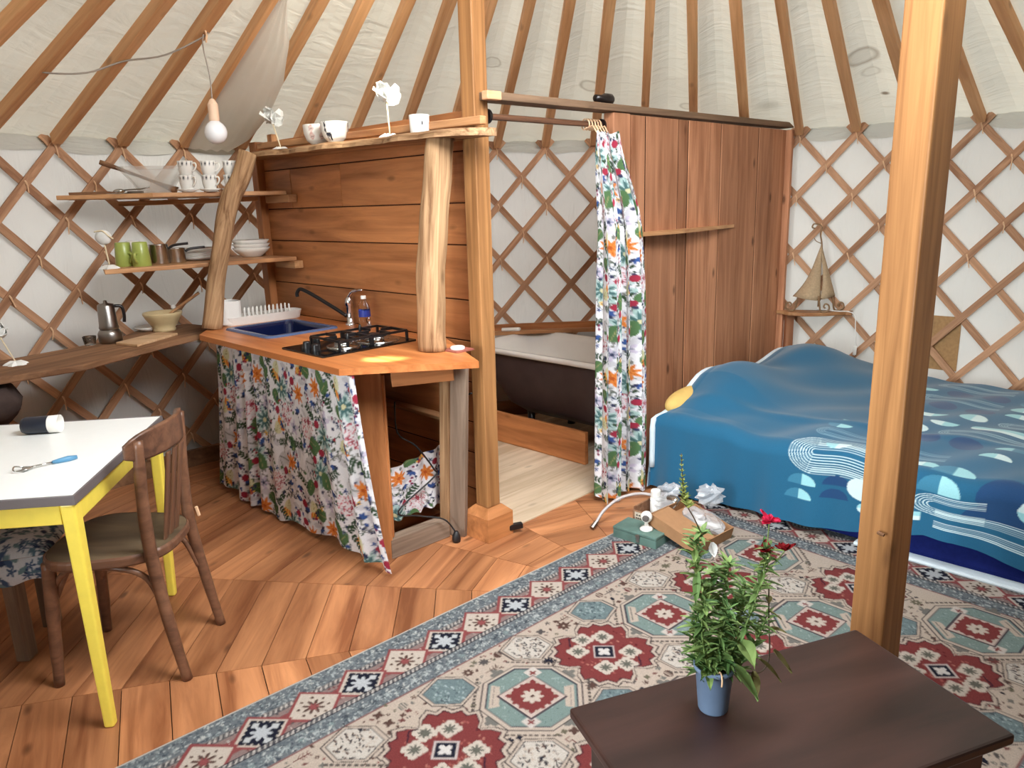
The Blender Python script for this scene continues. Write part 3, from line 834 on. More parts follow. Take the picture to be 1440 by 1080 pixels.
# dangling cable and plug
m = MB(); cab = [K(-0.30, 0.24, 0.55), K(-0.33, 0.25, 0.42), K(-0.24, 0.16, 0.34), K(-0.12, 0.13, 0.22), K(-0.35, 0.13, 0.14), K(-0.24, 0.09, 0.05), K(-0.13, 0.07, 0.02)]
cab = [K(-0.26, 0.30, 0.66), K(-0.27, 0.28, 0.52), K(-0.22, 0.22, 0.46), K(-0.15, 0.19, 0.34), K(-0.15, 0.19, 0.30), K(-0.36, 0.19, 0.20), K(-0.26, 0.175, 0.15), K(-0.16, 0.13, 0.115), K(-0.12, 0.11, 0.06), K(-0.12, 0.09, 0.03)]
def smooth_path(pts, n=6):
    pts = [Vector(p) for p in pts]; out = []
    for i in range(len(pts) - 1):
        a = pts[max(i - 1, 0)]; b = pts[i]; c_ = pts[i + 1]; d = pts[min(i + 2, len(pts) - 1)]
        for k in range(n):
            t = k / n
            out.append(0.5 * ((2 * b) + (c_ - a) * t + (2 * a - 5 * b + 4 * c_ - d) * t * t + (3 * b - a - 3 * c_ + d) * t ** 3))
    out.append(pts[-1]); return out
pc = thing('power_cable', 'black power cable with a plug dangling under the worktop', 'cable', K(-0.12, 0.09, 0))
m.tube(smooth_path(cab), 0.0038, 6); m.build('cord', M_bcable, pc, smooth=True)
m = MB(); m.lathe([(0, 0), (0.018, 0), (0.02, 0.012), (0.018, 0.03), (0.009, 0.05), (0, 0.052)], K(-0.12, 0.09, 0.003), 14); m.build('plug', M_bcable, pc, smooth=True)
m = MB(); m.tube(smooth_path([K(-0.06, 0.045, 0.83), K(-0.055, 0.085, 0.74), K(-0.05, 0.06, 0.69), K(-0.05, 0.02, 0.70)]), 0.004, 6)
o = m.build('cable_loop', M_bcable, smooth=True); T(o, 'black cable loop hanging beside the grey plank under the worktop tip', 'cable')

# ------------------------------------------------------------------ flower print
WH = S3(222, 221, 224)
pal = dict(teal=S3(150, 176, 172), tealD=S3(72, 104, 104), orange=S3(214, 128, 60), orangeD=S3(176, 84, 36), yel=S3(226, 178, 84), red=S3(152, 48, 66), pink=S3(206, 128, 138),
           green=S3(80, 110, 72), greenD=S3(52, 72, 52), blue=S3(56, 82, 138), navy=S3(52, 56, 84), lil=S3(186, 174, 198), grey=S3(122, 122, 116), olive=S3(150, 146, 100), slate=S3(104, 116, 134))
def flower_print(w=0.56, h=0.64, ppm=420, seed=5):
    R = Ras(w, h, ppm, WH, True); rr = random.Random(seed); U = rr.uniform
    cells = []
    # hand placed large blooms first, then fill the gaps
    big = [('teal', .12, .13), ('orange', .36, .09), ('cluster', .47, .27), ('yfan', .22, .33), ('teal', .40, .47), ('orange', .09, .46), ('yfan', .50, .60), ('cluster', .23, .56), ('lil', .30, .21), ('lil', .03, .29), ('greybig', .52, .42), ('greybig', .20, .44), ('teal', .33, .30), ('cluster', .09, .24), ('orange', .52, .13), ('lil', .36, .61), ('yfan', .14, .01)]
    for _ in range(46):          # soft wash leaves and thin stems
        x, y, a = U(0, w), U(0, h), U(0, 2 * PI)
        R.leaf(x, y, U(.05, .1), U(.008, .018), a, WH * 0.62 + pal['lil'] * 0.16, 0.9)
    for _ in range(64):
        x, y, a = U(0, w), U(0, h), U(0, 2 * PI); pts = [(x, y)]
        for q in range(6):
            a += U(-.5, .5); x += .018 * math.cos(a); y += .018 * math.sin(a); pts.append((x, y))
        c = rr.choice([pal['greenD'], pal['navy'], pal['grey'], pal['grey']])
        R.line(pts, .003, c)
        for q in range(1, 6):
            s_ = 1 if q % 2 else -1
            R.leaf(pts[q][0], pts[q][1], U(.012, .024), U(.004, .007), a + s_ * U(.7, 1.2), c, 1.0)
    def teal(x, y):
        r0 = U(.062, .074); o = U(0, 1)
        R.polar(x, y, lambda t: r0 * (0.45 + 0.55 * abs(math.cos(4 * t))), pal['teal'] * 1.25, o, 0.85)
        for k in range(8):
            a = o + k * PI / 4; R.leaf(x, y, r0 * .78, .0065, a, pal['tealD']); R.leaf(x, y, r0 * .95, .003, a + .2, pal['tealD'], .8)
        R.ell(x, y, .011, .011, 0, S3(196, 190, 150))
    def orange(x, y):
        r0 = U(.046, .054); o = U(0, 1)
        for k in range(8):
            a = o + k * PI / 4; R.leaf(x, y, r0, .0085, a, pal['orange'], 1, pal['orangeD'])
        R.ell(x, y, .008, .008, 0, pal['orangeD'])
    def cluster(x, y):
        R.ell(x, y, .05, .045, 0, WH * .9 + pal['pink'] * .12, .6)
        for _ in range(70):
            a, r0 = U(0, 2 * PI), .05 * math.sqrt(U(0, 1)); R.ell(x + r0 * math.cos(a), y + r0 * math.sin(a), U(.002, .0045), U(.002, .0045), 0, rr.choice([pal['red'], pal['pink'], pal['pink']]))
        for _ in range(4):
            a, r0 = U(0, 2 * PI), .03; xx, yy = x + r0 * math.cos(a), y + r0 * math.sin(a)
            R.polar(xx, yy, lambda t: .013 * (.6 + .4 * math.cos(5 * t)), pal['red'])
    def yfan(x, y):
        o = U(0, 6)
        R.leaf(x, y, .10, .03, o, S3(206, 204, 160), .9)
        for k in (-2, -1, 0, 1, 2):
            R.leaf(x + .055 * math.cos(o + k * .12), y + .055 * math.sin(o + k * .12), .045, .009, o + k * .36, pal['yel'] if k % 2 else pal['orange'])
        for k in (-1, 0, 1): R.line([(x, y), (x + .07 * math.cos(o + k * .2), y + .07 * math.sin(o + k * .2))], .0018, pal['olive'])
    def lil(x, y):
        r0 = U(.034, .042)
        R.polar(x, y, lambda t: r0 * (.72 + .28 * math.cos(5 * t)), pal['lil'], U(0, 1), .8); R.polar(x, y, lambda t: r0 * .55 * (.7 + .3 * math.cos(5 * t)), pal['slate'], 0, .8); R.ell(x, y, .007, .007, 0, pal['navy'])
    def greybig(x, y):
        R.leaf(x, y, .11, .034, 2, WH * .78, .9, pal['grey']); R.leaf(x, y, .1, .03, 2.9, WH * .72, .9, pal['grey'])
    def heart(x, y, c, v):
        o = U(0, 6); r0 = U(.024, .031)
        R.polar(x, y, lambda t: r0 * (1 - .35 * math.cos(t)) * (1 + .45 * max(0, math.cos(t - PI)) ** 6 * 1.3), c, o)
        R.line([(x - r0 * math.cos(o) * 1.2, y - r0 * math.sin(o) * 1.2), (x + r0 * .5 * math.cos(o), y + r0 * .5 * math.sin(o))], .003, v)
    fn = dict(teal=teal, orange=orange, cluster=cluster, yfan=yfan, lil=lil, greybig=greybig)
    for n, x, y in big: fn[n](x, y); cells.append((x, y, .062))
    def free(x, y, r):
        for a, b, q in cells:
            dx = abs(x - a); dx = min(dx, w - dx); dy = abs(y - b); dy = min(dy, h - dy)
            if dx * dx + dy * dy < (q + r) ** 2 * .52: return False
        return True
    for kind, r, n in (('heart', .028, 9), ('redheart', .02, 9), ('bsprig', .03, 14), ('dbranch', .04, 11), ('berry', .028, 16), ('mini', .02, 18), ('dleaf', .014, 90)):
        c = 0; tr = 0
        while c < n and tr < 500:
            tr += 1; x, y = U(0, w), U(0, h)
            if not free(x, y, r): continue
            cells.append((x, y, r)); c += 1; o = U(0, 6)
            if kind == 'heart': heart(x, y, pal['green'], pal['olive'])
            if kind == 'redheart':
                R.polar(x, y, lambda t: .018 * (1 - .35 * math.cos(t)), pal['red'], o); R.line([(x - .02 * math.cos(o), y - .02 * math.sin(o)), (x - .04 * math.cos(o), y - .04 * math.sin(o))], .002, pal['greenD'])
            if kind == 'bsprig':
                for k in (-1, 0, 1, 2): R.leaf(x, y, .03, .0075, o + k * .75, pal['blue'] if k < 2 else pal['navy'])
            if kind == 'dbranch':
                R.line([(x - .04 * math.cos(o), y - .04 * math.sin(o)), (x + .04 * math.cos(o), y + .04 * math.sin(o))], .0025, pal['greenD'])
                for k in range(-2, 3):
                    for s_ in (1, -1): R.leaf(x + k * .016 * math.cos(o), y + k * .016 * math.sin(o), .024, .006, o + s_ * .9, pal['greenD'])
            if kind == 'berry':
                for k in range(4):
                    a = o + k * .8; bx, by = x + .022 * math.cos(a), y + .022 * math.sin(a)
                    R.line([(x, y), (bx, by)], .0018, pal['greenD']); R.ell(bx, by, .006, .007, a, rr.choice([pal['red'], pal['navy'], S3(120, 40, 74)]))
            if kind == 'mini': R.polar(x, y, lambda t: .014 * (.65 + .35 * math.cos(5 * t)), rr.choice([pal['slate'], pal['yel'], pal['blue'], pal['red'], pal['slate']]), o); R.ell(x, y, .004, .004, 0, pal['navy'])
            if kind == 'dleaf': R.leaf(x, y, U(.02, .03), U(.006, .009), o, rr.choice([pal['greenD'], pal['navy'], pal['blue'], pal['grey'], pal['green']]))
    return R
FLOWER = flower_print()
M_print = painted('flower_cloth', 0.9, 0.1, weave=0.1)

# kitchen curtain under the worktop front
nx, ny = 230, 190
uu = np.linspace(0, 1, nx)[None, :]; vv = np.linspace(0, 1, ny)[:, None]          # u from right to left, v from top to bottom
wtopx = 0.085 + uu * (1.30 - 0.085); wbot = 0.04 + uu * (1.60 - 0.04)
wgt = wtopx * (1 - vv ** 1.15) + wbot * vv ** 1.15
ph = uu * 2 * PI * 11 + 0.9 * np.sin(uu * 17) + 0.5 * vv
amp = (0.011 * (1 - vv) ** 0.5 + 0.016 * vv) * (0.6 + 0.5 * np.sin(uu * 9 + 1))
tt = -0.598 + 0.055 * vv - amp * np.sin(ph) + 0.03 * np.maximum(0, 0.12 - uu) / 0.12 * vv ** 3
zt0 = 0.873 - 0.003 - 0.005 * np.abs(np.sin(uu * 40)); zb0 = 0.035 + 0.012 * np.sin(uu * 30) + 0.02 * np.sin(uu * 7) - 0.02 * (uu < 0.1)
zz_ = zt0 * (1 - vv) + np.maximum(zb0, 0.012) * vv
P = np.stack([wgt + 0 * vv, -tt, zz_], -1)
colr = FLOWER.sample(1.40 * uu + 0.006 * np.sin(ph) + 0 * vv, 0.76 * vv + 0 * uu)
o = cloth_grid('kitchen_curtain', P, colr, M_print, frame=KF)
T(o, 'flower print cloth curtain hanging under the front edge of the kitchen worktop', 'curtain')
# little curtain low at the end of the unit
nx, ny = 110, 90
uu = np.linspace(0, 1, nx)[None, :]; vv = np.linspace(0, 1, ny)[:, None]
tt = -0.385 + uu * 0.40 + 0 * vv
zt = 0.385 + 0.05 * uu; zb = 0.115 + 0.03 * (1 - uu) + 0.03 * uu + 0.006 * np.sin(uu * 40)
P = np.stack([0.225 + 0.010 * np.sin(uu * 26 + vv) + 0 * vv, -tt, zt * (1 - vv) + zb * vv], -1)
colr = FLOWER.sample(0.30 + 0.40 * uu + 0 * vv, 0.02 + 0.31 * vv + 0 * uu)
o = cloth_grid('small_curtain', P, colr, M_print, frame=KF)
T(o, 'small flower print curtain low between the front leg and the grey plank', 'curtain')

# ------------------------------------------------------------------ sink, tap, rack, hob
sk = thing('sink', 'blue rectangular sink set into the worktop', 'sink', (1.27, 0.27, 0.90), KF)
def rrect(x0, x1, y0, y1, r, n=5):
    out = []
    for cx, cy, a0 in ((x1 - r, y1 - r, 0), (x0 + r, y1 - r, 90), (x0 + r, y0 + r, 180), (x1 - r, y0 + r, 270)):
        for k in range(n + 1):
            a = math.radians(a0 + 90 * k / n); out.append((cx + r * math.cos(a), cy + r * math.sin(a)))
    return out
def loft(m, loops, cap0=False, cap1=False, rnd=0.5):
    n = len(loops[0]); vs = [p for L in loops for p in L]; fs = []
    for k in range(len(loops) - 1):
        for q in range(n): fs.append((k * n + q, k * n + (q + 1) % n, (k + 1) * n + (q + 1) % n, (k + 1) * n + q))
    if cap0: fs.append(tuple(range(n - 1, -1, -1)))
    if cap1: fs.append(tuple(range((len(loops) - 1) * n, len(loops) * n)))
    m.add(vs, fs, rnd)
SX0, SX1, SY0, SY1 = 0.985, 1.47, 0.07, 0.475
lp = lambda ins, z, r: [(x, y, z) for x, y in rrect(SX0 + ins, SX1 - ins, SY0 + ins, SY1 - ins, r)]
m = MB(); loft(m, [lp(0, 0.9005, 0.04), lp(0.004, 0.909, 0.04), lp(0.030, 0.910, 0.03), lp(0.036, 0.904, 0.03)])
m.build('rim', M_bluer, sk, KF, smooth=True)
m = MB(); loft(m, [lp(0.034, 0.908, 0.03), lp(0.038, 0.89, 0.04), lp(0.05, 0.76, 0.06), lp(0.08, 0.745, 0.06)], cap1=True)
m.build('basin', M_blue, sk, KF, smooth=False)
fa = thing('tap', 'chrome mixer tap with a long swivel spout at the sink corner', 'tap', (1.03, -0.02, 0.90), KF)
m = MB(); m.lathe([(0.026, 0), (0.026, 0.008), (0.018, 0.014), (0.018, 0.10), (0.022, 0.105), (0.022, 0.135), (0.012, 0.15), (0, 0.152)], (1.03, -0.02, 0.9), 18); m.build('body', M_chrome, fa, KF, smooth=True)
m = MB(); m.tube(smooth_path([(1.03, -0.02, 1.045), (0.995, -0.02, 1.075), (0.94, -0.02, 1.088), (0.90, -0.02, 1.09)]), [0.010] * 13 + [0.009, 0.009, 0.008, 0.008, 0.007, 0.006], 10); m.build('lever', M_chrome, fa, KF, smooth=True)
m = MB(); m.tube(smooth_path([(1.035, 0.00, 0.95), (1.10, 0.02, 0.985), (1.20, 0.06, 1.04), (1.265, 0.09, 1.075), (1.30, 0.105, 1.085), (1.315, 0.115, 1.065), (1.315, 0.115, 1.045)]), 0.010, 10); m.build('spout', M_black, fa, KF, smooth=True)  # black colour stands in for the dark reflection along the spout
rk = thing('dish_rack', 'white plastic dish rack with pegs and a cutlery cup behind the blue sink', 'dish rack', (1.62, 0.2, 0.90), KF)
rf = KF @ Matrix.Translation((1.60, 0.225, 0.90)) @ Matrix.Rotation(math.radians(-3), 4, 'Z')
m = MB(); loft(m, [[(x, y, z) for x, y in rrect(-0.06 - e, 0.06 + e, -0.255 - e, 0.20 + e, 0.05)] for e, z in ((0, 0), (0.004, 0.02), (0.01, 0.046), (0.006, 0.046), (-0.004, 0.02), (-0.01, 0.014))], cap0=True, cap1=True); m.build('tray', M_white, rk, rf, smooth=False, bevel=0.002)
for k in range(12):
    for sx in (-0.022, 0.026):
        y = 0.07 - k * 0.024
        m = MB(); m.lathe([(0.006, 0.0), (0.0055, 0.058), (0.004, 0.067), (0, 0.069)], (sx, y, 0.014), 8); m.build('peg', M_white, rk, rf, smooth=True)
m = MB(); loft(m, [[(x, y, z) for x, y in rrect(-0.062 + e, 0.062 - e, 0.095 + e, 0.205 - e, 0.03)] for e, z in ((0, 0.01), (-0.004, 0.132), (0.004, 0.132), (0.006, 0.03))], cap1=True); m.build('cutlery_cup', M_white, rk, rf, smooth=False, bevel=0.002)
hb = thing('gas_hob', 'black two burner gas hob with knobs set into the worktop', 'hob', (0.52, 0.32, 0.90), KF)
hf = KF @ Matrix.Translation((0.52, 0.325, 0.90))
m = MB(); m.prism(rrect(-0.172, 0.172, -0.25, 0.245, 0.012), 0.0, 0.008); m.build('glass_plate', M_blackg, hb, hf, bevel=0.002)
for (bx, by, br) in ((-0.035, 0.055, 0.055), (-0.03, -0.13, 0.075)):
    bn = MB(); bn.lathe([(br * 1.35, 0), (br * 1.35, 0.004), (br * 1.2, 0.006), (br * .75, 0.004), (br * .7, 0.014), (br * .72, 0.018), (0, 0.02)], (bx, by, 0.008), 28); b_ = bn.build('burner', M_steel, hb, hf, smooth=True)
    c2 = MB(); c2.lathe([(br * .6, 0.018), (br * .6, 0.026), (br * .5, 0.029), (0, 0.03)], (bx, by, 0.008), 24); c2.build('burner_cap', M_black, b_, hf, smooth=True)
for y0, y1 in ((-0.235, -0.045), (-0.035, 0.125)):
    g_ = MB(); x0, x1 = -0.115, 0.115
    for a, b in (((x0, y0), (x1, y0)), ((x1, y0), (x1, y1)), ((x1, y1), (x0, y1)), ((x0, y1), (x0, y0))): g_.bar((a[0], a[1], 0.046), (b[0], b[1], 0.046), 0.008, 0.010)
    cx, cy = 0, (y0 + y1) / 2
    for a, b in (((x0, cy), (x0 + .075, cy)), ((x1, cy), (x1 - .075, cy)), ((cx, y0), (cx, y0 + .06)), ((cx, y1), (cx, y1 - .06))): g_.bar((a[0], a[1], 0.046), (b[0], b[1], 0.046), 0.008, 0.014)
    for x in (x0, x1):
        for y in (y0, y1): g_.bar((x, y, 0.008), (x, y, 0.046), 0.010, 0.010, up=(1, 0, 0))
    g_.build('pan_support', M_black, hb, hf)
m = MB(); m.prism(rrect(-0.012, 0.012, -0.05, 0.0, 0.004), 0.008, 0.06)
for k, (x, y) in enumerate(((0.06, 0.19), (0.09, 0.125), (-0.03, 0.20))):
    kn = MB(); kn.lathe([(0.018, 0), (0.018, 0.004), (0.0165, 0.026), (0.014, 0.03), (0, 0.03)], (x, y - 0.01, 0.008), 18); kn.build('knob', M_black, hb, hf, smooth=False, bevel=0.002)
for (x, y) in ((-0.08, 0.06), (0.09, -0.12)):
    m = MB(); m.lathe([(0.006, 0), (0.007, 0.03), (0.009, 0.045), (0.004, 0.062), (0, 0.064)], (x, y, 0.008), 10); m.build('igniter', M_black, hb, hf, smooth=True)
wbt = thing('water_bottle', 'small clear plastic water bottle with a blue label behind the hob', 'bottle', (0.80, 0.045, 0.90), KF)
m = MB(); m.lathe([(0, 0.002), (0.024, 0), (0.029, 0.006), (0.029, 0.06), (0.026, 0.066), (0.029, 0.072), (0.029, 0.105), (0.024, 0.13), (0.014, 0.15), (0.012, 0.158), (0.012, 0.165)], (0.80, 0.045, 0.9), 20); m.build('bottle_body', M_pet, wbt, KF, smooth=True)
m = MB(); m.lathe([(0.0296, 0.072), (0.0297, 0.104)], (0.80, 0.045, 0.9), 20); m.build('paper_label', plain('blue_label', S(40, 56, 140), 0.4), wbt, KF, smooth=True)
m = MB(); m.lathe([(0.0135, 0.160), (0.0135, 0.174), (0.012, 0.176), (0, 0.176)], (0.80, 0.045, 0.9), 16); m.build('cap', M_white, wbt, KF, smooth=True)
co = thing('coaster', 'square reddish coaster on the worktop corner by the thick log', 'coaster', (0.02, 0.13, 0.90), KF)
m = MB(); m.prism(rrect(-0.028, 0.072, 0.065, 0.165, 0.006), 0.9, 0.906); m.build('base', M_coaster, co, KF)
m = MB(); m.lathe([(0.030, 0), (0.031, 0.008), (0.026, 0.012), (0, 0.012)], (0.025, 0.115, 0.906), 24); m.build('white_disc', M_white, co, KF, smooth=True)

# ------------------------------------------------------------------ shelves on the lattice at the left
def cpt(deg_i, r, z): return ring(T0 - deg_i * DL, r, z)
def seg_shelf(name, front, z, th, mat, label, i0, i1, r=3.44):
    """a shelf whose back follows the round wall"""
    poly = [Vector(p) for p in front]
    arc = [(lambda v: (v.x, v.y))(cpt(i, r, 0)) for i in np.linspace(i1, i0, 10)]
    poly = [(p[0], p[1]) for p in front] + arc
    x = (Vector(front[-1]) - Vector(front[0])).normalized()
    fr = Matrix(((x.x, -x.y, 0, front[0][0]), (x.y, x.x, 0, front[0][1]), (0, 0, 1, 0), (0, 0, 0, 1))); inv = fr.inverted()
    loc = [tuple((inv @ Vector((p[0], p[1], 0)))[:2]) for p in poly]
    m = MB(); m.prism(loc, z - th, z)
    o = m.build(name, mat, frame=fr, bevel=0.003)
    return T(o, label, 'shelf')
ww = K(0.02, 1.60)
ang = lambda i: T0 - i * DL
s1 = seg_shelf('wall_shelf', [(-2.27, 3.93), (-1.80, 3.97), (-1.225, 4.345)], 1.605, 0.022, M_shelf, 'upper wooden wall shelf on the lattice holding the glass dish and the stacked cups', 0.05, 2.9)
s2 = seg_shelf('wall_shelf', [(-1.965, 3.705), (-1.58, 4.02), (-1.20, 4.335)], 1.242, 0.022, M_shelf, 'middle wooden wall shelf on the lattice holding green beakers, pans and plates', 0.32, 2.9, 3.38)
def batten(label, a, b, w, h): return T(plank('shelf_batten', a, b, w, h, M_shelf), label, 'batten')
batten('square batten on the plank partition under the right end of the upper wall shelf', K(0.03, 1.52, 1.562), K(0.03, 1.78, 1.562), 0.055, 0.042)
batten('square batten on the plank partition under the right end of the middle wall shelf', K(0.03, 1.52, 1.199), K(0.03, 1.74, 1.199), 0.055, 0.042)
batten('long dark batten on the lattice under the upper wall shelf', cpt(0.7, 3.36, 1.558), K(0.0, 1.86, 1.568), 0.03, 0.026)
# long rough shelf at worktop height
fr_ = [(-2.36, 2.72), (-2.10, 3.03), (-1.885, 3.26), (-1.74, 3.79), (-1.665, 3.99)]
bk_ = [(-1.72, 4.30), (-1.90, 4.42), (-2.10, 4.24), (-2.09, 3.90), (-2.20, 3.68), (-2.33, 3.45), (-2.48, 3.20), (-2.62, 2.95)]
x = Vector((0.42, 0.9, 0)).normalized()
rfm = Matrix(((x.x, -x.y, 0, -2.36), (x.y, x.x, 0, 2.72), (0, 0, 1, 0), (0, 0, 0, 1))); inv = rfm.inverted()
m = MB(); m.prism([tuple((inv @ Vector((p[0], p[1], 0)))[:2]) for p in fr_ + bk_], 0.836, 0.866)
o = m.build('rough_shelf', M_rough, frame=rfm, bevel=0.006); T(o, 'long rough brown plank shelf along the left lattice at worktop height', 'shelf')
for p, q, l in (((-2.28, 3.46), (-2.66, 3.62), 'dark bracket under the left part of the long rough shelf'), ((-1.95, 3.90), (-2.22, 4.16), 'dark bracket under the right part of the long rough shelf')):
    o = plank('shelf_bracket', (p[0], p[1], 0.818), (q[0], q[1], 0.818), 0.03, 0.035, M_rough); T(o, l, 'bracket')

# ---- wares
def ware_paint(name, prof, c, parent_or_none, ras, mat, frame=None, n=72, rot=0.0, u_per_turn=1.0, smooth=True, fine=3):
    """turned pottery with a print: u runs round, v runs up the profile"""
    pr = []
    for (a, b), (a2, b2) in zip(prof, prof[1:]):
        for k in range(fine): t = k / fine; pr.append((a + (a2 - a) * t, b + (b2 - b) * t))
    pr.append(prof[-1]); pr = np.array(pr)
    th = np.linspace(0, 2 * PI, n + 1)
    P = np.stack([c[0] + pr[:, 0:1] * np.cos(th), c[1] + pr[:, 0:1] * np.sin(th), c[2] + pr[:, 1:2] + 0 * th], -1)
    col = ras(((th + rot) % (2 * PI)) / (2 * PI), pr)
    return cloth_grid(name, P, col, mat, parent_or_none, frame, origin=tuple(c), smooth=smooth)
M_ware = painted('printed_ware', 0.15, 0.5)
def cup_print(th, pr):
    R = np.tile(S3(232, 230, 224), (len(pr), len(th), 1)).astype(np.float32)
    zmax = pr[:, 1].max(); 
    r2 = random.Random(4)
    for k in range(22):
        u0 = (k + 0.5) / 22; v0 = zmax * (0.80 + 0.10 * (k % 2))
        d = ((th[None, :] - u0) * 0.25 * 1.0) ** 2 + (pr[:, 1:2] - v0) ** 2
        out = pr[:, 0:1] > 0.028
        R[(d < 0.0035 ** 2) & out] = S3(44, 46, 54)
    return R
def handle(parent, c, r, z0, z1, ang_, mat, frame=None, rad=0.0045, stick=0.024):
    d = Vector((math.cos(ang_), math.sin(ang_), 0)); c = Vector(c)
    pts = smooth_path([c + d * (r - 0.003) + Vector((0, 0, z1)), c + d * (r + stick * .8) + Vector((0, 0, z1 + .002)), c + d * (r + stick) + Vector((0, 0, (z0 + z1) / 2 + .006)), c + d * (r + stick * .45) + Vector((0, 0, z0 + .006)), c + d * (r - 0.004) + Vector((0, 0, z0))], 4)
    m = MB(); m.tube(pts, rad, 8); return m.build('handle', mat, parent, frame, smooth=True)
def make_cup(c, label, hang):
    t = thing('teacup', label, 'cup', c, group='white cups on the upper wall shelf')
    prof = [(0, 0.004), (0.026, 0.002), (0.028, 0), (0.030, 0.004), (0.036, 0.03), (0.039, 0.074), (0.037, 0.074), (0.033, 0.03), (0.024, 0.01), (0, 0.008)]
    ware_paint('cup_body', prof, c, t, cup_print, M_ware)
    handle(t, c, 0.037, 0.02, 0.06, hang, M_white2)
    return t
def make_saucer(c, label, r=0.07):
    m = MB(); m.lathe([(0, 0.002), (r * .55, 0), (r * .6, 0.004), (r, 0.014), (r * .98, 0.017), (r * .6, 0.008), (0, 0.006)], c, 28)
    o = m.build('saucer', M_white2, smooth=True); return T(o, label, 'saucer', 'saucers under the cups')
lab = ['left', 'middle', 'right']
rx = _rt
cup0 = Vector((-1.665, 4.085, 1.605))
for k in range(3):
    c = cup0 + Vector((0.098, 0.052, 0)) * k
    make_saucer(c, 'white saucer under the %s pair of stacked cups' % lab[k], 0.054)
    base = c + Vector((0, 0, 0.013)); ha_ = -0.3 + 0.12 * k
    make_cup(tuple(base), 'white black-flecked cup, lower one of the %s stacked pair' % lab[k], ha_ - 0.1)
    make_cup(tuple(base + Vector((0.002, 0, 0.071))), 'white black-flecked cup, upper one of the %s stacked pair' % lab[k], ha_ + 0.1)
# glass dish with dark server
gd = thing('glass_dish', 'big clear square glass dish on the upper wall shelf', 'dish', (-1.94, 4.13, 1.606))
gf = Matrix.Translation((-1.86, 4.15, 1.606)) @ Matrix.Rotation(math.radians(18), 4, 'Z')
m = MB(); sq = lambda a, z: [(x, y, z) for x, y in rrect(-a, a, -a, a, 0.02)]
loft(m, [sq(0.075, 0.0), sq(0.10, 0.05), sq(0.155, 0.125), sq(0.160, 0.130), sq(0.155, 0.133), sq(0.148, 0.128), sq(0.093, 0.053), sq(0.07, 0.006)], cap0=True, cap1=True)
m.build('bowl', M_dish, gd, gf, smooth=False)
o = thing('salad_server', 'dark wooden salad server leaning out of the square glass dish', 'server', (-1.90, 4.08, 1.62))
m = MB(); m.tube(smooth_path([(-1.74, 4.13, 1.615), (-1.89, 4.06, 1.69), (-2.06, 4.00, 1.765)]), [0.022, 0.018, 0.015, 0.012, 0.009, 0.008, 0.008, 0.008, 0.008, 0.01, 0.012, 0.013, 0.012], 8); m.build('stick', M_rough, o, smooth=True)
# board and knives lying left of the dish
m = MB(); m.box(-0.10, 0.10, -0.045, 0.045, 0, 0.014, Matrix.Translation((-2.13, 4.02, 1.6055)) @ Matrix.Rotation(0.15, 4, 'Z')); o = m.build('small_board', M_rough, bevel=0.003); T(o, 'small brown board lying at the left end of the upper wall shelf', 'board')
for k, (x0, y0, l) in enumerate(((-1.99, 4.0, 'steel serving knife lying on the upper wall shelf beside the small board'), (-1.96, 3.985, 'steel ladle spoon lying on the upper wall shelf in front of the glass dish'))):
    t = thing('knife' if k == 0 else 'ladle', l, 'knife' if k == 0 else 'spoon', (x0, y0, 1.606))
    if k == 0:
        m = MB(); m.box(-0.09, 0.05, -0.012, 0.012, 0, 0.003, Matrix.Translation((x0, y0, 1.606))); m.build('blade', M_steel, t); m = MB(); m.box(0.05, 0.13, -0.009, 0.009, 0, 0.012, Matrix.Translation((x0, y0, 1.606))); m.build('knife_handle', M_steel2, t, bevel=0.003)
    else:
        m = MB(); m.sphere((x0 + 0.0, y0 - 0.03, 1.618), 0.026, sc=(1.1, 1, 0.45)); m.build('spoon_bowl', M_steel, t, smooth=True); m = MB(); m.tube([(x0 + 0.02, y0 - 0.03, 1.622), (x0 + 0.11, y0 - 0.022, 1.626), (x0 + 0.15, y0 - 0.018, 1.634)], 0.004, 6); m.build('spoon_handle', M_steel2, t, smooth=True)
# clip of white under shelf
# ---- middle shelf
ZS2 = 1.242
def beaker(c, col, label, grp=None, up=True, handle_a=None):
    t = thing('beaker', label, 'beaker', c, group=grp)
    pr = [(0.044, 0), (0.046, 0.003), (0.036, 0.118), (0.033, 0.122), (0, 0.123)]
    m = MB(); m.lathe(pr, c, 24); m.build('body', col, t, smooth=True)
    if handle_a is not None: handle(t, c, 0.041, 0.02, 0.065, handle_a, col, rad=0.007, stick=0.024)
    return t
beaker((-1.975, 3.935, ZS2), M_lime, 'lime green upturned beaker, left one of two on the middle shelf', 'green beakers', handle_a=-0.5)
beaker((-1.88, 3.92, ZS2), M_lime, 'lime green upturned beaker, right one of two, beside the steel pan', 'green beakers', handle_a=-1.6)
beaker((-2.01, 4.12, ZS2), M_white2, 'white beaker standing behind the two lime green beakers')
def pan(c, r, h, ha_, label):
    t = thing('saucepan', label, 'saucepan', c, group='steel pans')
    m = MB(); m.lathe([(0, 0.002), (r * .95, 0), (r, 0.006), (r, h), (r * 1.04, h + .003), (r * .96, h), (r * .95, 0.008), (0, 0.006)], c, 30); m.build('pan_body', M_steel, t, smooth=True)
    d = Vector((math.cos(ha_), math.sin(ha_), 0)); c = Vector(c)
    m = MB(); m.tube(smooth_path([c + d * r + Vector((0, 0, h * .78)), c + d * (r + .03) + Vector((0, 0, h * .95)), c + d * (r + .10) + Vector((0, 0, h * 1.02))]), 0.007, 8); m.build('pan_handle', M_bakelite, t, smooth=True)
pan((-1.835, 4.025, ZS2), 0.048, 0.10, 0.35, 'tall steel saucepan beside the right lime green beaker')
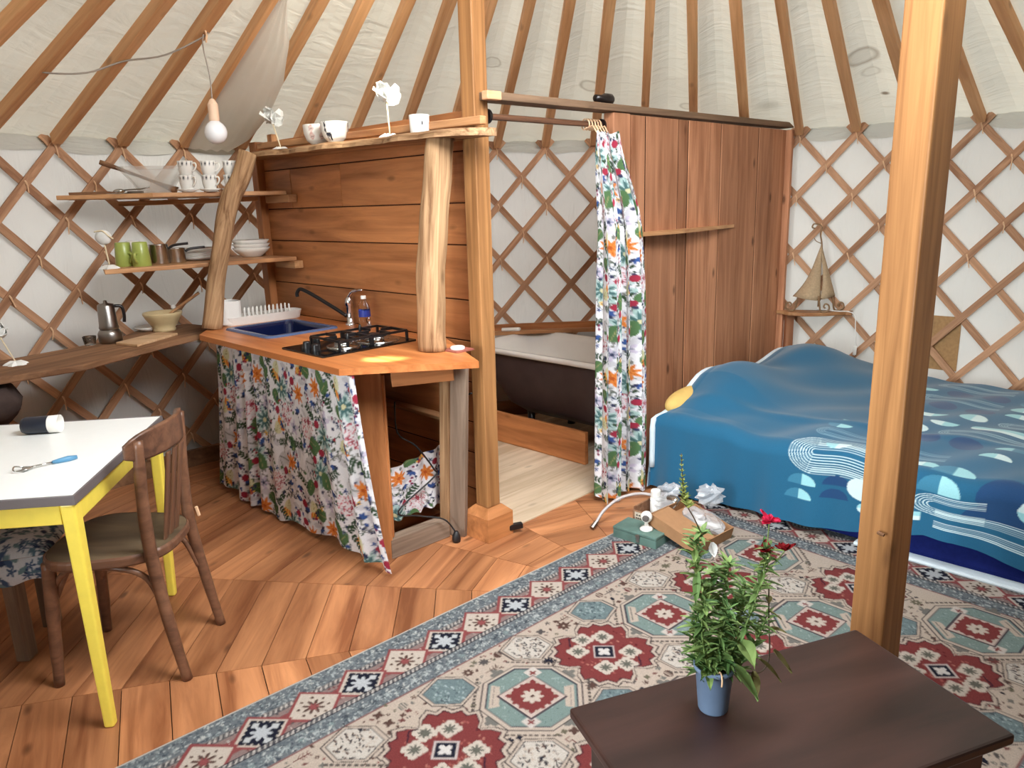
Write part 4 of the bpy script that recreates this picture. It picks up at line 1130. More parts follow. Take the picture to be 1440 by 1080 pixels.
pan((-1.775, 4.09, ZS2), 0.048, 0.075, 0.5, 'low steel saucepan between the tall saucepan and the plates')
def plate_stack(c, n, r, label, cat, grp, name, step, deep):
    for k in range(n):
        z = c[2] + k * step; m = MB()
        if deep: prof = [(0, 0.003), (r * .5, 0), (r * .55, 0.004), (r * .85, 0.03), (r, 0.05), (r * .98, 0.053), (r * .8, 0.032), (r * .5, 0.008), (0, 0.007)]
        else: prof = [(0, 0.003), (r * .62, 0), (r * .68, 0.004), (r, 0.017), (r * .99, 0.020), (r * .66, 0.008), (0, 0.007)]
        m.lathe(prof, (c[0] + 0.002 * math.sin(k * 2), c[1] + 0.002 * math.cos(k * 3), z), 36)
        o = m.build(name, M_white2, smooth=True)
        pos = 'bottom' if k == 0 else 'top' if k == n - 1 else ordn[k] + ' from the bottom'
        T(o, label % pos, cat, grp)
plate_stack((-1.735, 4.285, ZS2), 5, 0.10, 'white plate, %s of the pile left of the crooked log', 'plate', 'plates left of the log', 'plate', 0.012, False)
plate_stack((-1.49, 4.45, ZS2), 3, 0.105, 'wide white bowl, %s of the pile right of the crooked log', 'bowl', 'bowls right of the log', 'bowl', 0.022, True)

# ---- paper flowers on sticks
def paper_flower(base, top, kind, label, bmat=None, s=1.0, seed=1):
    rr = random.Random(seed); base, top = Vector(base), Vector(top)
    t = thing('paper_flower', label, 'ornament', base, group='white paper ornaments on sticks')
    if kind == 'slab':
        m = MB(); m.box(-0.06, 0.06, -0.03, 0.03, 0, 0.018, Matrix.Translation(base) @ Matrix.Rotation(0.5, 4, 'Z')); m.build('base', M_paper, t, bevel=0.003)
    else:
        m = MB(); n = 15; pr = []
        m.lathe([(0, 0.016), (0.018, 0.016), (0.038, 0.006), (0.044, 0.0), (0, 0)][::-1], base, 14)
        m.v = [tuple(base + (Vector(v) - base) * (1 + 0.22 * math.sin(5 * math.atan2(v[1] - base.y, v[0] - base.x) + seed))) for v in m.v]
        m.build('base', M_paper, t, smooth=False)
    m = MB(); m.tube([base + Vector((0, 0, 0.01)), top], 0.0035 * s, 7); m.build('stick', M_stick, t, smooth=True)
    if kind == 'bird':
        m = MB(); m.sphere(top + Vector((0, 0, 0.03)), 0.036, sc=(1.15, 0.6, 1.0)); m.build('head', M_paper, t, smooth=True)
        m = MB(); m.tube(smooth_path([top + Vector((-0.035, -.012, 0.058)), top + Vector((0.005, -.014, 0.062)), top + Vector((0.03, -.014, 0.04)), top + Vector((0.055, -.014, 0.022))]), 0.004, 6); m.build('rim', M_stick, t, smooth=True)
    else:
        m = MB()
        for k in range(13):
            a = rr.uniform(0, 2 * PI); tilt = rr.uniform(0.0, 1.3); L = rr.uniform(0.05, 0.085) * s
            d = Vector((math.cos(a) * math.sin(tilt), math.sin(a) * math.sin(tilt), math.cos(tilt))); sd = d.cross(Vector((rr.uniform(-1, 1), rr.uniform(-1, 1), 0.3))).normalized()
            nrm = d.cross(sd); w = L * rr.uniform(0.28, 0.45); c0 = top + Vector((0, 0, -0.005))
            rows = []
            for q in range(4):
                f = q / 3; ww_ = w * math.sin(PI * (0.15 + 0.75 * f)); ctr = c0 + d * L * f + nrm * rr.uniform(-.01, .01)
                rows.append([ctr - sd * ww_ + nrm * rr.uniform(-.012, .012), ctr + nrm * rr.uniform(-.008, .014), ctr + sd * ww_ + nrm * rr.uniform(-.012, .012)])
            m.grid(rows)
        o = m.build('petals', M_paper, t, solid=0.0016)
    return t
kp = lambda t, w, z: K(t, w, z)
paper_flower(K(-0.06, 1.435, 1.808), K(-0.06, 1.50, 1.955), 'flower', 'white crumpled paper flower on a stick at the left end of the top shelf', seed=5, s=1.05)
paper_flower(K(-0.06, 0.475, 1.797), K(-0.06, 0.485, 1.955), 'flower', 'white crumpled paper flower on a stick near the middle of the top shelf', seed=5, s=1.05)
paper_flower((-1.985, 3.80, ZS2), (-2.0, 3.81, 1.365), 'bird', 'white fish-shaped ornament on a stick at the left end of the middle shelf', seed=2)
paper_flower((-2.205, 3.30, 0.866), (-2.265, 3.31, 1.0), 'flower', 'white paper flower on a slab foot at the left end of the rough shelf', seed=9, s=0.9)

# ---- bowls on the top shelf
M_bowlw = painted('printed_bowl', 0.2, 0.5)
def bowl_print(kind):
    R = Ras(1.0, 0.2, 900, S3(234, 230, 222))
    if kind == 'face':
        for u0 in (0.13, 0.26, 0.62, 0.78):
            for y0 in (0.055, 0.10):
                R.ell(u0, y0, .032, .020, 0, S3(206, 160, 150)); R.ell(u0, y0, .026, .016, 0, S3(226, 200, 190))
                R.ell(u0 - .010, y0 - .003, .006, .005, 0, S3(40, 36, 36)); R.ell(u0 + .010, y0 - .003, .006, .005, 0, S3(40, 36, 36))
    else:
        dk = S3(44, 46, 56)
        for u0 in (0.10, 0.42, 0.75):
            R.ell(u0, .05, .040, .013, 0, dk); R.ell(u0 - .036, .075, .013, .018, .3, dk); R.ell(u0 - .04, .105, .016, .014, 0, dk)
            for dx in (-.028, -.012, .014, .03): R.rect(u0 + dx, .03, .005, .016, 0, dk)
            R.line([(u0 - .04, .11), (u0 - .06, .128)], .006, dk); R.line([(u0 - .04, .11), (u0 - .025, .13)], .006, dk)
    def f(th, pr):
        L = np.concatenate([[0], np.cumsum(np.hypot(np.diff(pr[:, 0]), np.diff(pr[:, 1])))])
        U, V = np.meshgrid(th, np.clip(pr[:, 1] * 1.3, 0, 0.2)); c = R.sample(U, V)
        inner = np.arange(len(pr)) > len(pr) * 0.62
        c[inner] = S3(234, 230, 222); return c
    return f
def top_bowl(c, kind, label, rot):
    t = thing('bowl', label, 'bowl', c)
    prof = [(0, 0.004), (0.026, 0.0), (0.03, 0.004), (0.052, 0.024), (0.064, 0.055), (0.068, 0.098), (0.065, 0.098), (0.060, 0.055), (0.042, 0.02), (0, 0.01)]
    ware_paint('bowl_body', prof, tuple(c), t, bowl_print(kind), M_bowlw, rot=rot, fine=6, n=110)
top_bowl(K(-0.065, 1.06, 1.804), 'face', 'white bowl printed with little faces on the top shelf, left of the deer bowl', 2.6)
top_bowl(K(-0.07, 0.895, 1.802), 'deer', 'white bowl with dark deer silhouettes on the top shelf', 2.5)
sp = thing('small_cup', 'small white cup with a tiny dark mark at the right end of the top shelf', 'cup', K(-0.06, 0.265, 1.794))
c = K(-0.06, 0.265, 1.794); m = MB(); m.lathe([(0, 0.003), (0.038, 0), (0.04, 0.004), (0.043, 0.078), (0.040, 0.078), (0.036, 0.006), (0, 0.006)], c, 28); m.build('cup_body', M_white2, sp, smooth=True)
m = MB(); d = (Vector((0, 0, 1.7)) - c); d.z = 0; d.normalize(); m.sphere(c + d * 0.0395 + Vector((0.012, 0, 0.042)), 0.007, 8, 6, (0.5, 0.5, 1.3)); m.build('printed_mark', M_black, sp, smooth=True)

# ---- things on the rough shelf
ZR = 0.866
mk = thing('moka_pot', 'shiny steel moka coffee pot with a black handle on the rough shelf', 'coffee pot', (-2.05, 3.82, ZR))
c = (-2.045, 3.815, ZR)
m = MB(); m.lathe([(0, 0), (0.05, 0), (0.056, 0.012), (0.056, 0.05), (0.048, 0.066), (0.043, 0.070)], c, 30); m.build('boiler', M_steel2, mk, smooth=True)
m = MB(); m.lathe([(0.043, 0.070), (0.047, 0.078), (0.044, 0.09), (0.039, 0.19), (0.038, 0.192)], c, 30); m.build('jug', M_steel2, mk, smooth=True)
m = MB(); m.lathe([(0.039, 0.190), (0.036, 0.198), (0.010, 0.204), (0.008, 0.216), (0, 0.218)], c, 24); m.build('lid', M_steel2, mk, smooth=True)
d = Vector((0.86, 0.5, 0)); m = MB(); cc = Vector(c); m.tube(smooth_path([cc + d * 0.037 + Vector((0, 0, .185)), cc + d * 0.07 + Vector((0, 0, .18)), cc + d * 0.078 + Vector((0, 0, .14)), cc + d * 0.074 + Vector((0, 0, .10))]), 0.008, 8); m.build('handle', M_bakelite, mk, smooth=True)
m = MB(); m.lathe([(0, 0.002), (0.026, 0), (0.032, 0.045), (0.030, 0.045), (0.024, 0.006), (0, 0.005)], (-2.125, 3.765, ZR), 22); o = m.build('small_glass', M_glass, smooth=True); T(o, 'small clear glass beside the steel moka pot', 'glass')
mo = thing('mortar_bowl', 'cream stoneware mixing bowl holding a wooden spoon on the rough shelf', 'bowl', (-1.80, 3.90, ZR))
c = (-1.925, 4.165, ZR); m = MB(); m.lathe([(0, 0.004), (0.058, 0), (0.060, 0.012), (0.056, 0.018), (0.075, 0.045), (0.095, 0.08), (0.103, 0.098), (0.100, 0.106), (0.093, 0.104), (0.083, 0.08), (0.05, 0.03), (0, 0.02)], c, 36); m.build('bowl_body', M_cream, mo, smooth=True)
ws = thing('wooden_spoon', 'wooden spoon resting in the cream mixing bowl', 'spoon', (-1.75, 3.93, 0.95))
m = MB(); m.tube([(-1.95, 4.165, 0.905), (-1.87, 4.195, 0.975), (-1.735, 4.23, 1.065)], [0.012, 0.008, 0.008], 8); m.build('stick', M_shelf, ws, smooth=True)
m = MB(); m.sphere((-1.775, 4.01, 0.99), 0.014); o = m.build('garlic_head', M_white2, smooth=True); T(o, 'tiny white garlic bulb at the back rim of the cream mixing bowl', 'garlic')
place(o, Matrix.Translation((-1.90, 4.255, 0.972)))
m = MB(); m.prism([(-1.985, 3.745), (-1.835, 3.655), (-1.775, 3.985), (-1.905, 4.035)], ZR + 0.0005, ZR + 0.014)
o = m.build('chopping_board', M_board, bevel=0.003); T(o, 'pale wooden chopping board lying on the front edge of the rough shelf', 'board')
m = MB(); m.lathe([(0, 0.002), (0.05, 0), (0.085, 0.022), (0.083, 0.025), (0.05, 0.006), (0, 0.005)], (-2.02, 4.20, ZR), 30); o = m.build('dish', M_white2, smooth=True); T(o, 'pale shallow dish behind the cream mixing bowl', 'dish')
m = MB(); m.lathe([(0, 0), (0.05, 0), (0.062, 0.02), (0.062, 0.12), (0.05, 0.15), (0.04, 0.155), (0, 0.155)], (-2.40, 3.30, ZR), 28); o = m.build('clay_jar', M_jar, smooth=True); T(o, 'brown clay jar at the far left end of the rough shelf', 'jar')

# ---- bulb on its cord
bl = thing('pendant_bulb', 'white globe bulb in a pale wooden socket hanging from a roof pole', 'lamp', (-1.295, 3.567, 1.795))
bx, by = -1.292, 3.555
m = MB(); m.tube(smooth_path([(bx - 0.005, by, 2.255), (bx - 0.012, by, 2.20), (bx + 0.002, by, 2.08), (bx, by, 1.985)]), 0.003, 6); m.build('cord', M_cable, bl, smooth=True)
m = MB(); m.lathe([(0.006, 0.095), (0.012, 0.09), (0.020, 0.075), (0.0225, 0.07), (0.0225, 0.0), (0, 0.0)][::-1], (bx, by, 1.895), 22); m.build('socket', M_socket, bl, smooth=False)
m = MB(); m.lathe([(0, 0), (0.018, 0.003), (0.034, 0.013), (0.045, 0.030), (0.049, 0.050), (0.045, 0.070), (0.034, 0.086), (0.024, 0.094), (0.018, 0.10)], (bx, by, 1.797), 26); m.build('globe', M_bulb, bl, smooth=True)
m = MB()
pa, pb, pc_ = pole_on(-1, 0.20), pole_on(0, 0.245), pole_on(1, 0.325)
dz = Vector((0, 0, -0.02))
m.tube(smooth_path([pa + dz + Vector((-.03, 0, 0.02)), pa + dz, (pa + pb) / 2 + dz * 2.2, pb + dz, (pb + pc_) / 2 + dz * 2.6, pc_ + dz * 1.6, pc_ + dz * 1.4 + Vector((0.0, 0.02, 0.015))]), 0.0042, 6)
o = m.build('lamp_cable', M_cable, smooth=True); T(o, 'grey cable sagging between the left roof poles towards the bulb', 'cable')
m = MB(); m.tube([pc_ + Vector((0.0, 0, 0.012)), pc_ + Vector((0.012, -.01, -0.03)), pc_ + Vector((0.006, -0.01, -0.06))], 0.005, 6); o = m.build('cord_tie', M_twine, smooth=True); T(o, 'short twist of string tying the bulb cord to its roof pole', 'string')
# ---- loose white cloth hanging from the roof behind the bulb
nx, ny = 50, 40
uu = np.linspace(0, 1, nx)[None, :]; vv = np.linspace(0, 1, ny)[:, None]
ss = 0.015 + 0.40 * vv; A2 = np.zeros((ny, 1, 3)); A3 = np.zeros((ny, 1, 3))
for j in range(ny):
    A2[j, 0] = pole_on(2, float(ss[j, 0])); A3[j, 0] = pole_on(3, float(ss[j, 0]))
g = np.interp(ss[:, 0], [0.015, 0.06, 0.15, 0.25, 0.33, 0.415], [0.8, 1.0, 1.08, 1.02, 0.75, 0.16])[:, None]
Pq = A2 + (A3 - A2) * (uu * g)[..., None]
dropz = -0.015 - (0.05 * np.sin(PI * uu * 0.62) ** 1.2) * np.sin(PI * np.clip(vv, 0.02, 1) ** 0.8) ** 0.7 * (0.4 + 0.6 * g)
fold = 0.012 * np.sin(uu * 26 + 2.5 * np.sin(vv * 3)) * uu ** 0.7
Pq[..., 2] += dropz + fold * 0.6
Pq[..., 1] -= fold * 0.5 + 0.05 * np.sin(PI * uu * 0.7) * np.sin(PI * vv)
M_drape = canvas('loose_cloth', S(236, 232, 224), [], (6, 6, 1), 0.1, False, 0.45)
o = cloth_grid('roof_drape', Pq, None, M_drape); T(o, 'loose white cloth sagging from the roof between two poles behind the bulb', 'cloth')

# ------------------------------------------------------------------ bathroom
pb_ = MB()
edges = [0.994, 1.114, 1.413, 1.509, 1.737, 1.853, 2.065, 2.30, 2.50, 2.665]
for a, b in zip(edges, edges[1:]):
    pb_.box(0.0, 1.9, a + 0.0042, b - 0.0042, -0.066 + random.uniform(-.003, .003), -0.038)
pb_.box(0.0, 1.9, 1.0, 2.66, -0.0375, -0.030)
PV = Matrix(((0, KM.x, KW.x, P1.x), (0, KM.y, KW.y, P1.y), (1, 0, 0, 0), (0, 0, 0, 1)))          # x up, y along the panel
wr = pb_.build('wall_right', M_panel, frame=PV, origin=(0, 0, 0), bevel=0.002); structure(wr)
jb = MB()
for a in edges[1:-1]: jb.box(0.002, 1.898, a - 0.0041, a + 0.0041, -0.0625, -0.039)  # recessed dark strips paint in the shadow between the panel boards
jb.build('joint_shade_strips', plain('joint_shade', S(58, 34, 24), 0.9, 0, 0.1), wr, PV, origin=(0, 0, 0))
o = plank('panel_post', K(0.925, -0.03, 0), K(0.925, -0.03, 1.905), 0.135, 0.06, M_panel, up=(-0.707, 0.707, 0)); T(o, 'upright board post closing the near edge of the bathroom panel', 'post')
o = plank('panel_end_plank', K(2.682, -0.06, 0), K(2.682, -0.06, 1.90), 0.03, 0.085, M_panel, up=(-0.707, 0.707, 0)); T(o, 'rough edged upright plank where the board panel meets the lattice', 'plank')
o = plank('top_beam', K(0.03, -0.015, 1.921), K(2.74, -0.03, 1.932), 0.10, 0.032, M_beam); T(o, 'greyish plank beam running from the tall post along the top of the board panel', 'beam')
o = plank('beam_end_block', K(0.02, -0.055, 1.921), K(0.10, -0.055, 1.922), 0.035, 0.034, M_pale_end); T(o, 'pale cut block at the near end of the top beam', 'block')
rod = thing('curtain_rod', 'dark wooden curtain rod with round end sockets across the bathroom opening', 'curtain rod', K(0.5, 0.0, 1.85))
plank('rod', K(0.085, 0.012, 1.85), K(0.86, 0.012, 1.852), 0.026, 0.026, M_chair, rod, bevel=0.010)
for t_, nme in ((0.085, 'socket'), (0.848, 'socket')):
    mm = MB(); mm.lathe([(0, 0), (0.030, 0), (0.030, 0.014), (0, 0.014)], (0, 0, 0), 22, Matrix.Translation(K(t_, 0.012, 1.85)) @ Matrix(((KW.x, 0, KM.x, 0), (KW.y, 0, KM.y, 0), (0, 1, 0, 0), (0, 0, 0, 1)))); mm.build(nme, M_bakelite, rod, smooth=False)
# floral curtain bunched at the right end of the rod
nx, ny = 260, 330
uu = np.linspace(0, 1, nx)[None, :]; vv = np.linspace(0, 1, ny)[:, None]
spread_t = np.interp(vv[:, 0], [0, 0.05, 0.2, 0.45, 0.8, 1], [0.165, 0.19, 0.30, 0.34, 0.365, 0.36])[:, None]
t0c = np.interp(vv[:, 0], [0, 0.05, 0.2, 1], [0.69, 0.67, 0.642, 0.61])[:, None]
phs = uu * 2 * PI * 3.6 + 0.5 + 0.35 * np.sin(vv * 2.2)
amp = np.interp(vv[:, 0], [0, 0.1, 0.4, 1], [0.02, 0.036, 0.06, 0.066])[:, None]
tt = t0c + spread_t * (uu + 0.055 * np.sin(2 * phs)) 
fl_ = np.sin(phs) * (1 + 0.15 * np.sin(3 * phs))
wv_ = -0.075 - 0.055 * np.minimum(1, vv * 4) - 0.01 * vv - amp * fl_ - 0.015 * np.sin(uu * 9)
zt = 1.815 - 0.012 * np.abs(np.sin(uu * 30)) - 0.03 * (uu > .9) * (uu - .9) * 10
zb = 0.022 + 0.012 * np.sin(uu * 12) + 0.03 * (uu > 0.93)
zq = zt * (1 - vv) + zb * vv
P = np.stack([wv_, -tt, zq], -1)
colr = FLOWER.sample(0.10 + 1.05 * uu + 0 * vv, 1.8 * vv + 0.2 + 0 * uu)
fc = thing('bathroom_curtain', 'long flower print curtain bunched at the edge of the board panel', 'curtain', K(0.8, -0.07, 0))
cloth_grid('cloth', P, colr, M_print, fc, KF)
for k in range(5):
    t_ = 0.735 + 0.022 * k; m = MB()
    pts = [K(t_, 0.012 + 0.024 * math.cos(a), 1.848 + 0.026 * math.sin(a)) for a in np.linspace(-1.0, PI + 1.0, 11)]
    pts = [K(t_, -0.06, 1.80)] + [K(t_ + .002, -0.03, 1.842)] + pts[:-1]
    m.tube(pts, 0.0036, 6); m.build('hanging_loop', M_twine, fc, smooth=True)
# bath tub behind a low front board
tub = thing('bathtub', 'old white enamel bathtub with a dark underside behind the low wooden board', 'bathtub', K(1.55, 0.75, 0.0))
def tl(t0, t1, w0, w1, r, z): return [tuple(K(a, b, z)) for a, b in rrect(t0, t1, w0, w1, r, 6)]
m = MB(); loft(m, [tl(1.10, 1.80, 0.02, 1.36, 0.16, 0.566), tl(1.085, 1.815, 0.005, 1.375, 0.16, 0.582), tl(1.095, 1.805, 0.015, 1.365, 0.16, 0.598), tl(1.125, 1.775, 0.045, 1.335, 0.15, 0.598), tl(1.14, 1.76, 0.07, 1.30, 0.15, 0.56), tl(1.20, 1.70, 0.20, 1.05, 0.14, 0.26), tl(1.26, 1.64, 0.28, 0.95, 0.12, 0.215)], cap1=True)
m.build('enamel_shell', M_enamel, tub, smooth=True)
m = MB(); loft(m, [tl(1.115, 1.785, 0.035, 1.345, 0.16, 0.568), tl(1.125, 1.775, 0.06, 1.29, 0.15, 0.48), tl(1.16, 1.74, 0.16, 1.08, 0.14, 0.24), tl(1.21, 1.69, 0.24, 0.98, 0.12, 0.19)], cap1=True)
m.build('underside', M_tubdark, tub, smooth=True)
for a, b in ((1.25, 0.35), (1.65, 0.35), (1.25, 0.9), (1.65, 0.9)):
    m = MB(); m.tube([K(a, b, 0.22), K(a, b, 0.09), K(a, b, 0.0)], [0.03, 0.02, 0.028], 10); m.build('foot', M_black, tub, smooth=True)
o = plank('bath_board', K(1.055, 0.28, 0.105), K(1.055, 1.55, 0.105), 0.03, 0.195, M_kit); T(o, 'low wooden board along the bottom of the bathtub front', 'board')
m = MB()
lg = [tuple(K(a, b)[:2]) for a, b in ((1.50, 1.42), (2.30, 0.62))]
arc = [(v.x, v.y) for v in (cpt(i, 3.43, 0) for i in np.linspace(7.2, 10.6, 10))]
inn = [(v.x, v.y) for v in (cpt(i, 3.33, 0) for i in np.linspace(10.6, 7.2, 10))]
m.prism(arc + inn, 0.596, 0.618)
o = m.build('bath_ledge', M_shelf); T(o, 'curved wooden ledge behind the bathtub along the lattice', 'ledge')
m = MB()
arc2 = [(v.x, v.y) for v in (cpt(i, 3.405, 0) for i in np.linspace(7.2, 10.6, 10))]; arc3 = [(v.x, v.y) for v in (cpt(i, 3.425, 0) for i in np.linspace(10.6, 7.2, 10))]
m.prism(arc2 + arc3, 0.618, 0.66); o = m.build('ledge_back_board', M_kit); T(o, 'thin upstand board at the back of the bath ledge', 'board')
c = cpt(8.15, 3.365, 0.618); m = MB(); m.prism([(c.x + x * .07 , c.y + y * .03) for x, y in ((-1, -.7), (.8, -.9), (1, 0), (.8, .9), (-1, .7))], 0.618, 0.64); o = m.build('soap_dish', M_white2, bevel=0.008); T(o, 'white soap dish on the bath ledge beside the tall post', 'soap dish')
o = plank('door_wedge', K(0.09, -0.02, 0.03), K(0.16, -0.06, 0.034), 0.03, 0.025, M_bakelite); T(o, 'small dark wooden wedge on the floor behind the foot of the tall post', 'wedge')
lt = thing('torch', 'black handheld torch lying on top of the beam above the curtain', 'torch', K(0.83, -0.02, 1.948))
m = MB(); tm = Matrix.Translation(K(0.77, -0.02, 1.966)) @ Matrix(((KW.x, 0, KM.x, 0), (KW.y, 0, KM.y, 0), (0, 1, 0, 0), (0, 0, 0, 1))); m.lathe([(0, 0), (0.016, 0.0), (0.017, 0.05), (0.026, 0.07), (0.027, 0.11), (0.018, 0.125), (0, 0.128)], (0, 0, 0), 16, tm); m.build('torch_body', M_bakelite, lt, smooth=True)
# little shelf on the panel
m = MB(); m.prism([(1.00, -0.066), (1.00, -0.135), (1.33, -0.155), (2.02, -0.075), (2.02, -0.066)], 1.318, 1.336); o = m.build('panel_shelf', M_shelf, frame=PF); T(o, 'small tapering wooden shelf fixed to the middle of the board panel', 'shelf')

# ------------------------------------------------------------------ corner shelf and sail lamp
m = MB(); cen = Vector((1.955, 4.90, 0))
pl_ = [(1.80, 5.03), (1.84, 4.93), (1.92, 4.865), (2.03, 4.85), (2.14, 4.865), (2.245, 4.895)] + [(v.x, v.y) for v in (cpt(i, 3.44, 0) for i in np.linspace(15.15, 13.5, 6))]
m.prism(pl_, 0.722, 0.745); o = m.build('corner_shelf', M_shelf, bevel=0.005); T(o, 'rounded wooden corner shelf between the board panel and the lattice', 'shelf')
o = plank('corner_shelf_post', (1.875, 5.01, 0.0), (1.875, 5.01, 0.722), 0.05, 0.05, M_panel, up=(1, 0, 0)); T(o, 'square post under the left end of the corner shelf', 'post')
lp_ = thing('sail_lamp', 'table lamp shaped like a sailing boat with beige cloth sails on scrolled iron feet', 'lamp', (2.0, 4.93, 0.745))
lf = Matrix.Translation((2.0, 4.945, 0.745)) @ Matrix.Rotation(math.radians(-20), 4, 'Z')
def sail(pts_bottom, top, bul, name, lean):
    m = MB(); rows = []
    for q in range(13):
        f = q / 12; row = []
        for k in range(13):
            g_ = k / 12; b = Vector(pts_bottom[0]) * (1 - g_) + Vector(pts_bottom[1]) * g_
            w_ = (1 - f) ** 1.15 * (1 - 0.25 * math.sin(PI * f))
            p = Vector(top) * (1 - w_) + b * w_
            p.z = Vector(top).z * f + b.z * (1 - f)
            p.y -= bul * math.sin(PI * g_) * w_
            p.x += lean * math.sin(PI * f) * (1 - f)
            row.append(p)
        rows.append(row)
    m.grid(rows); return m.build(name, M_linen, lp_, lf, smooth=True, solid=0.003)
sail([(-0.125, -0.02, 0.10), (0.045, -0.055, 0.075)], (0.035, 0, 0.445), 0.05, 'sail', 0.0)
sail([(0.04, -0.045, 0.08), (0.135, 0.03, 0.10)], (0.03, 0, 0.45), 0.03, 'sail', 0.03)
m = MB(); m.tube(smooth_path([(0.035, 0.0, 0.03), (0.035, 0.0, 0.25), (0.035, 0, 0.42), (0.022, 0, 0.50), (0.028, 0, 0.54), (0.01, 0, 0.56), (-0.02, 0, 0.565), (-0.03, 0, 0.545), (-0.012, 0, 0.535)]), 0.005, 7); m.build('mast', M_iron, lp_, lf, smooth=True)
m = MB(); m.tube(smooth_path([(0.03, 0, 0.44), (0.0, 0, 0.455), (-0.015, 0, 0.475)]), 0.003, 6); m.build('mast_hook', M_iron, lp_, lf, smooth=True)
def spiral(x, y, s): return [(x, y, 0.11), (x - s * 0.01, y, 0.06), (x - s * 0.02, y, 0.012), (x - s * 0.045, y, 0.006), (x - s * 0.075, y, 0.022), (x - s * 0.072, y, 0.05), (x - s * 0.05, y, 0.058), (x - s * 0.04, y, 0.04), (x - s * 0.052, y, 0.03)]
for (x, y, s_) in ((-0.09, -0.02, 1), (0.03, -0.075, -0.9), (0.115, 0.02, -1)):
    m = MB(); m.tube(smooth_path(spiral(x, y, s_), 5), 0.0055, 7); m.build('scroll_foot', M_iron, lp_, lf, smooth=True)
m = MB(); m.tube([(-0.09, -0.02, 0.105), (0.03, -0.07, 0.085), (0.115, 0.02, 0.105), (-0.09, -0.02, 0.105)], 0.0045, 6); m.build('frame', M_iron, lp_, lf, smooth=True)
m = MB(); m.tube(smooth_path([(0.03, 0, 0.02), (0.13, -0.03, 0.008), (0.22, -0.04, 0.006), (0.258, -0.045, -0.02), (0.265, -0.05, -0.10), (0.272, -0.05, -0.20), (0.272, -0.05, -0.28)]), 0.0035, 6); m.build('flex', M_white, lp_, lf, smooth=True)
m = MB(); m.prism(rrect(-0.011, 0.011, -0.007, 0.007, 0.004), -0.275, -0.215, Matrix.Translation((0.2715, -0.05, 0))); m.build('switch', M_white, lp_, lf, bevel=0.002)

# ------------------------------------------------------------------ bed
B0 = Vector((0.72, 3.754, 0)); BS = -KW; BM = KM
BF = Matrix(((BS.x, BM.x, 0, B0.x), (BS.y, BM.y, 0, B0.y), (0, 0, 1, 0), (0, 0, 0, 1)))      # x along the long side, y towards the lattice
bed = thing('mattress', 'low mattress with a navy fitted sheet under the blue duvet', 'mattress', (1.0, 0.7, 0), BF)
def bedy(x):      # depth of the bed before the round wall is met
    p = B0 + BS * x; d = 0.2
    while ((p + BM * d).xy - Vector((CX, CY))).length < 3.36: d += 0.01
    return d
bp = [(0.03, 0.03), (2.05, 0.03)] + [(x, min(bedy(x), 1.62) - 0.03) for x in np.linspace(2.05, 0.03, 14)]
m = MB(); m.prism(bp, 0.02, 0.37); m.build('navy_sheet', M_navy, bed, BF, bevel=0.03)
m = MB(); m.prism([(1.05, -0.012), (2.06, -0.03), (2.06, 0.2), (1.05, 0.2)], 0.012, 0.03); m.build('hanging_sheet', M_sheet, bed, BF, bevel=0.01)
TEAL = S3(26, 92, 126); MINT = S3(150, 206, 214); PALE = S3(206, 230, 232); NAVYP = S3(24, 66, 110); MID = S3(56, 122, 152)
DV = Ras(2.25, 2.3, 330, TEAL)         # x = s + 0.15, y = d + 0.55
def dpos(s_, d_): return s_ + 0.15, d_ + 0.55
def halfdisc(s_, d_, r, a, c1, c2):
    x, y = dpos(s_, d_); th = np.linspace(0, PI, 24)
    DV.poly([(x + r * math.cos(t + a), y + r * math.sin(t + a)) for t in th], c1)
    DV.poly([(x, y)] + [(x + r * math.cos(t + a), y + r * math.sin(t + a)) for t in np.linspace(0, PI / 2, 14)], c2)
def disc(s_, d_, r, c1, c2, rx=1.0):
    x, y = dpos(s_, d_); DV.ell(x, y, r * rx, r, 0, c1, 1, 36)
    DV.poly([(x + r * rx * math.cos(t), y + r * math.sin(t)) for t in np.linspace(-PI / 2, PI / 2, 20)], c2)
def pill(s0, d_, L, r, c1, c2, open_end=True):
    x, y = dpos(s0, d_)
    pts = [(x + r * (1 + math.cos(t)), y + r * math.sin(t)) for t in np.linspace(PI / 2, 3 * PI / 2, 16)] + [(x + L, y - r), (x + L, y + r)]
    DV.poly(pts, c1); DV.poly([(x + r * (1 + math.cos(t)), y + r * math.sin(t)) for t in np.linspace(PI / 2, PI, 9)] + [(x + L, y), (x + L, y + r)], c2)
def arcs(s0, d_, L, r1, n, gap, col, flip=1):
    x, y = dpos(s0, d_)
    for k in range(n):
        r = r1 - k * gap; cx = x + flip * r1
        pts = [(x + flip * L, y + r)] + [(cx - flip * r * math.cos(t), y + r * math.sin(t)) for t in np.linspace(PI / 2, -PI / 2, 22)] + [(x + flip * L, y - r)]
        DV.line(pts, max(0.004, gap * .30), col)
arcs(0.66, -0.06, 0.38, 0.115, 9, 0.0125, PALE)
halfdisc(0.85, 0.02, 0.055, PI, PALE, MINT)
halfdisc(0.735, -0.255, 0.065, 0, MID, MINT); halfdisc(0.725, -0.345, 0.062, 0, MID, MINT)
halfdisc(0.885, -0.235, 0.06, 0, NAVYP, NAVYP); halfdisc(0.88, -0.315, 0.06, 0, NAVYP, NAVYP)
disc(1.00, -0.225, 0.07, PALE, MINT); pill(0.98, -0.34, 0.25, 0.035, PALE, MINT)
pill(1.03, -0.10, 0.10, 0.055, MINT, MINT); halfdisc(1.19, 0.0, 0.065, 0, PALE, MINT)
halfdisc(1.31, -0.02, 0.08, 0, MID, MINT); halfdisc(1.28, -0.12, 0.08, 0, MID, MINT)
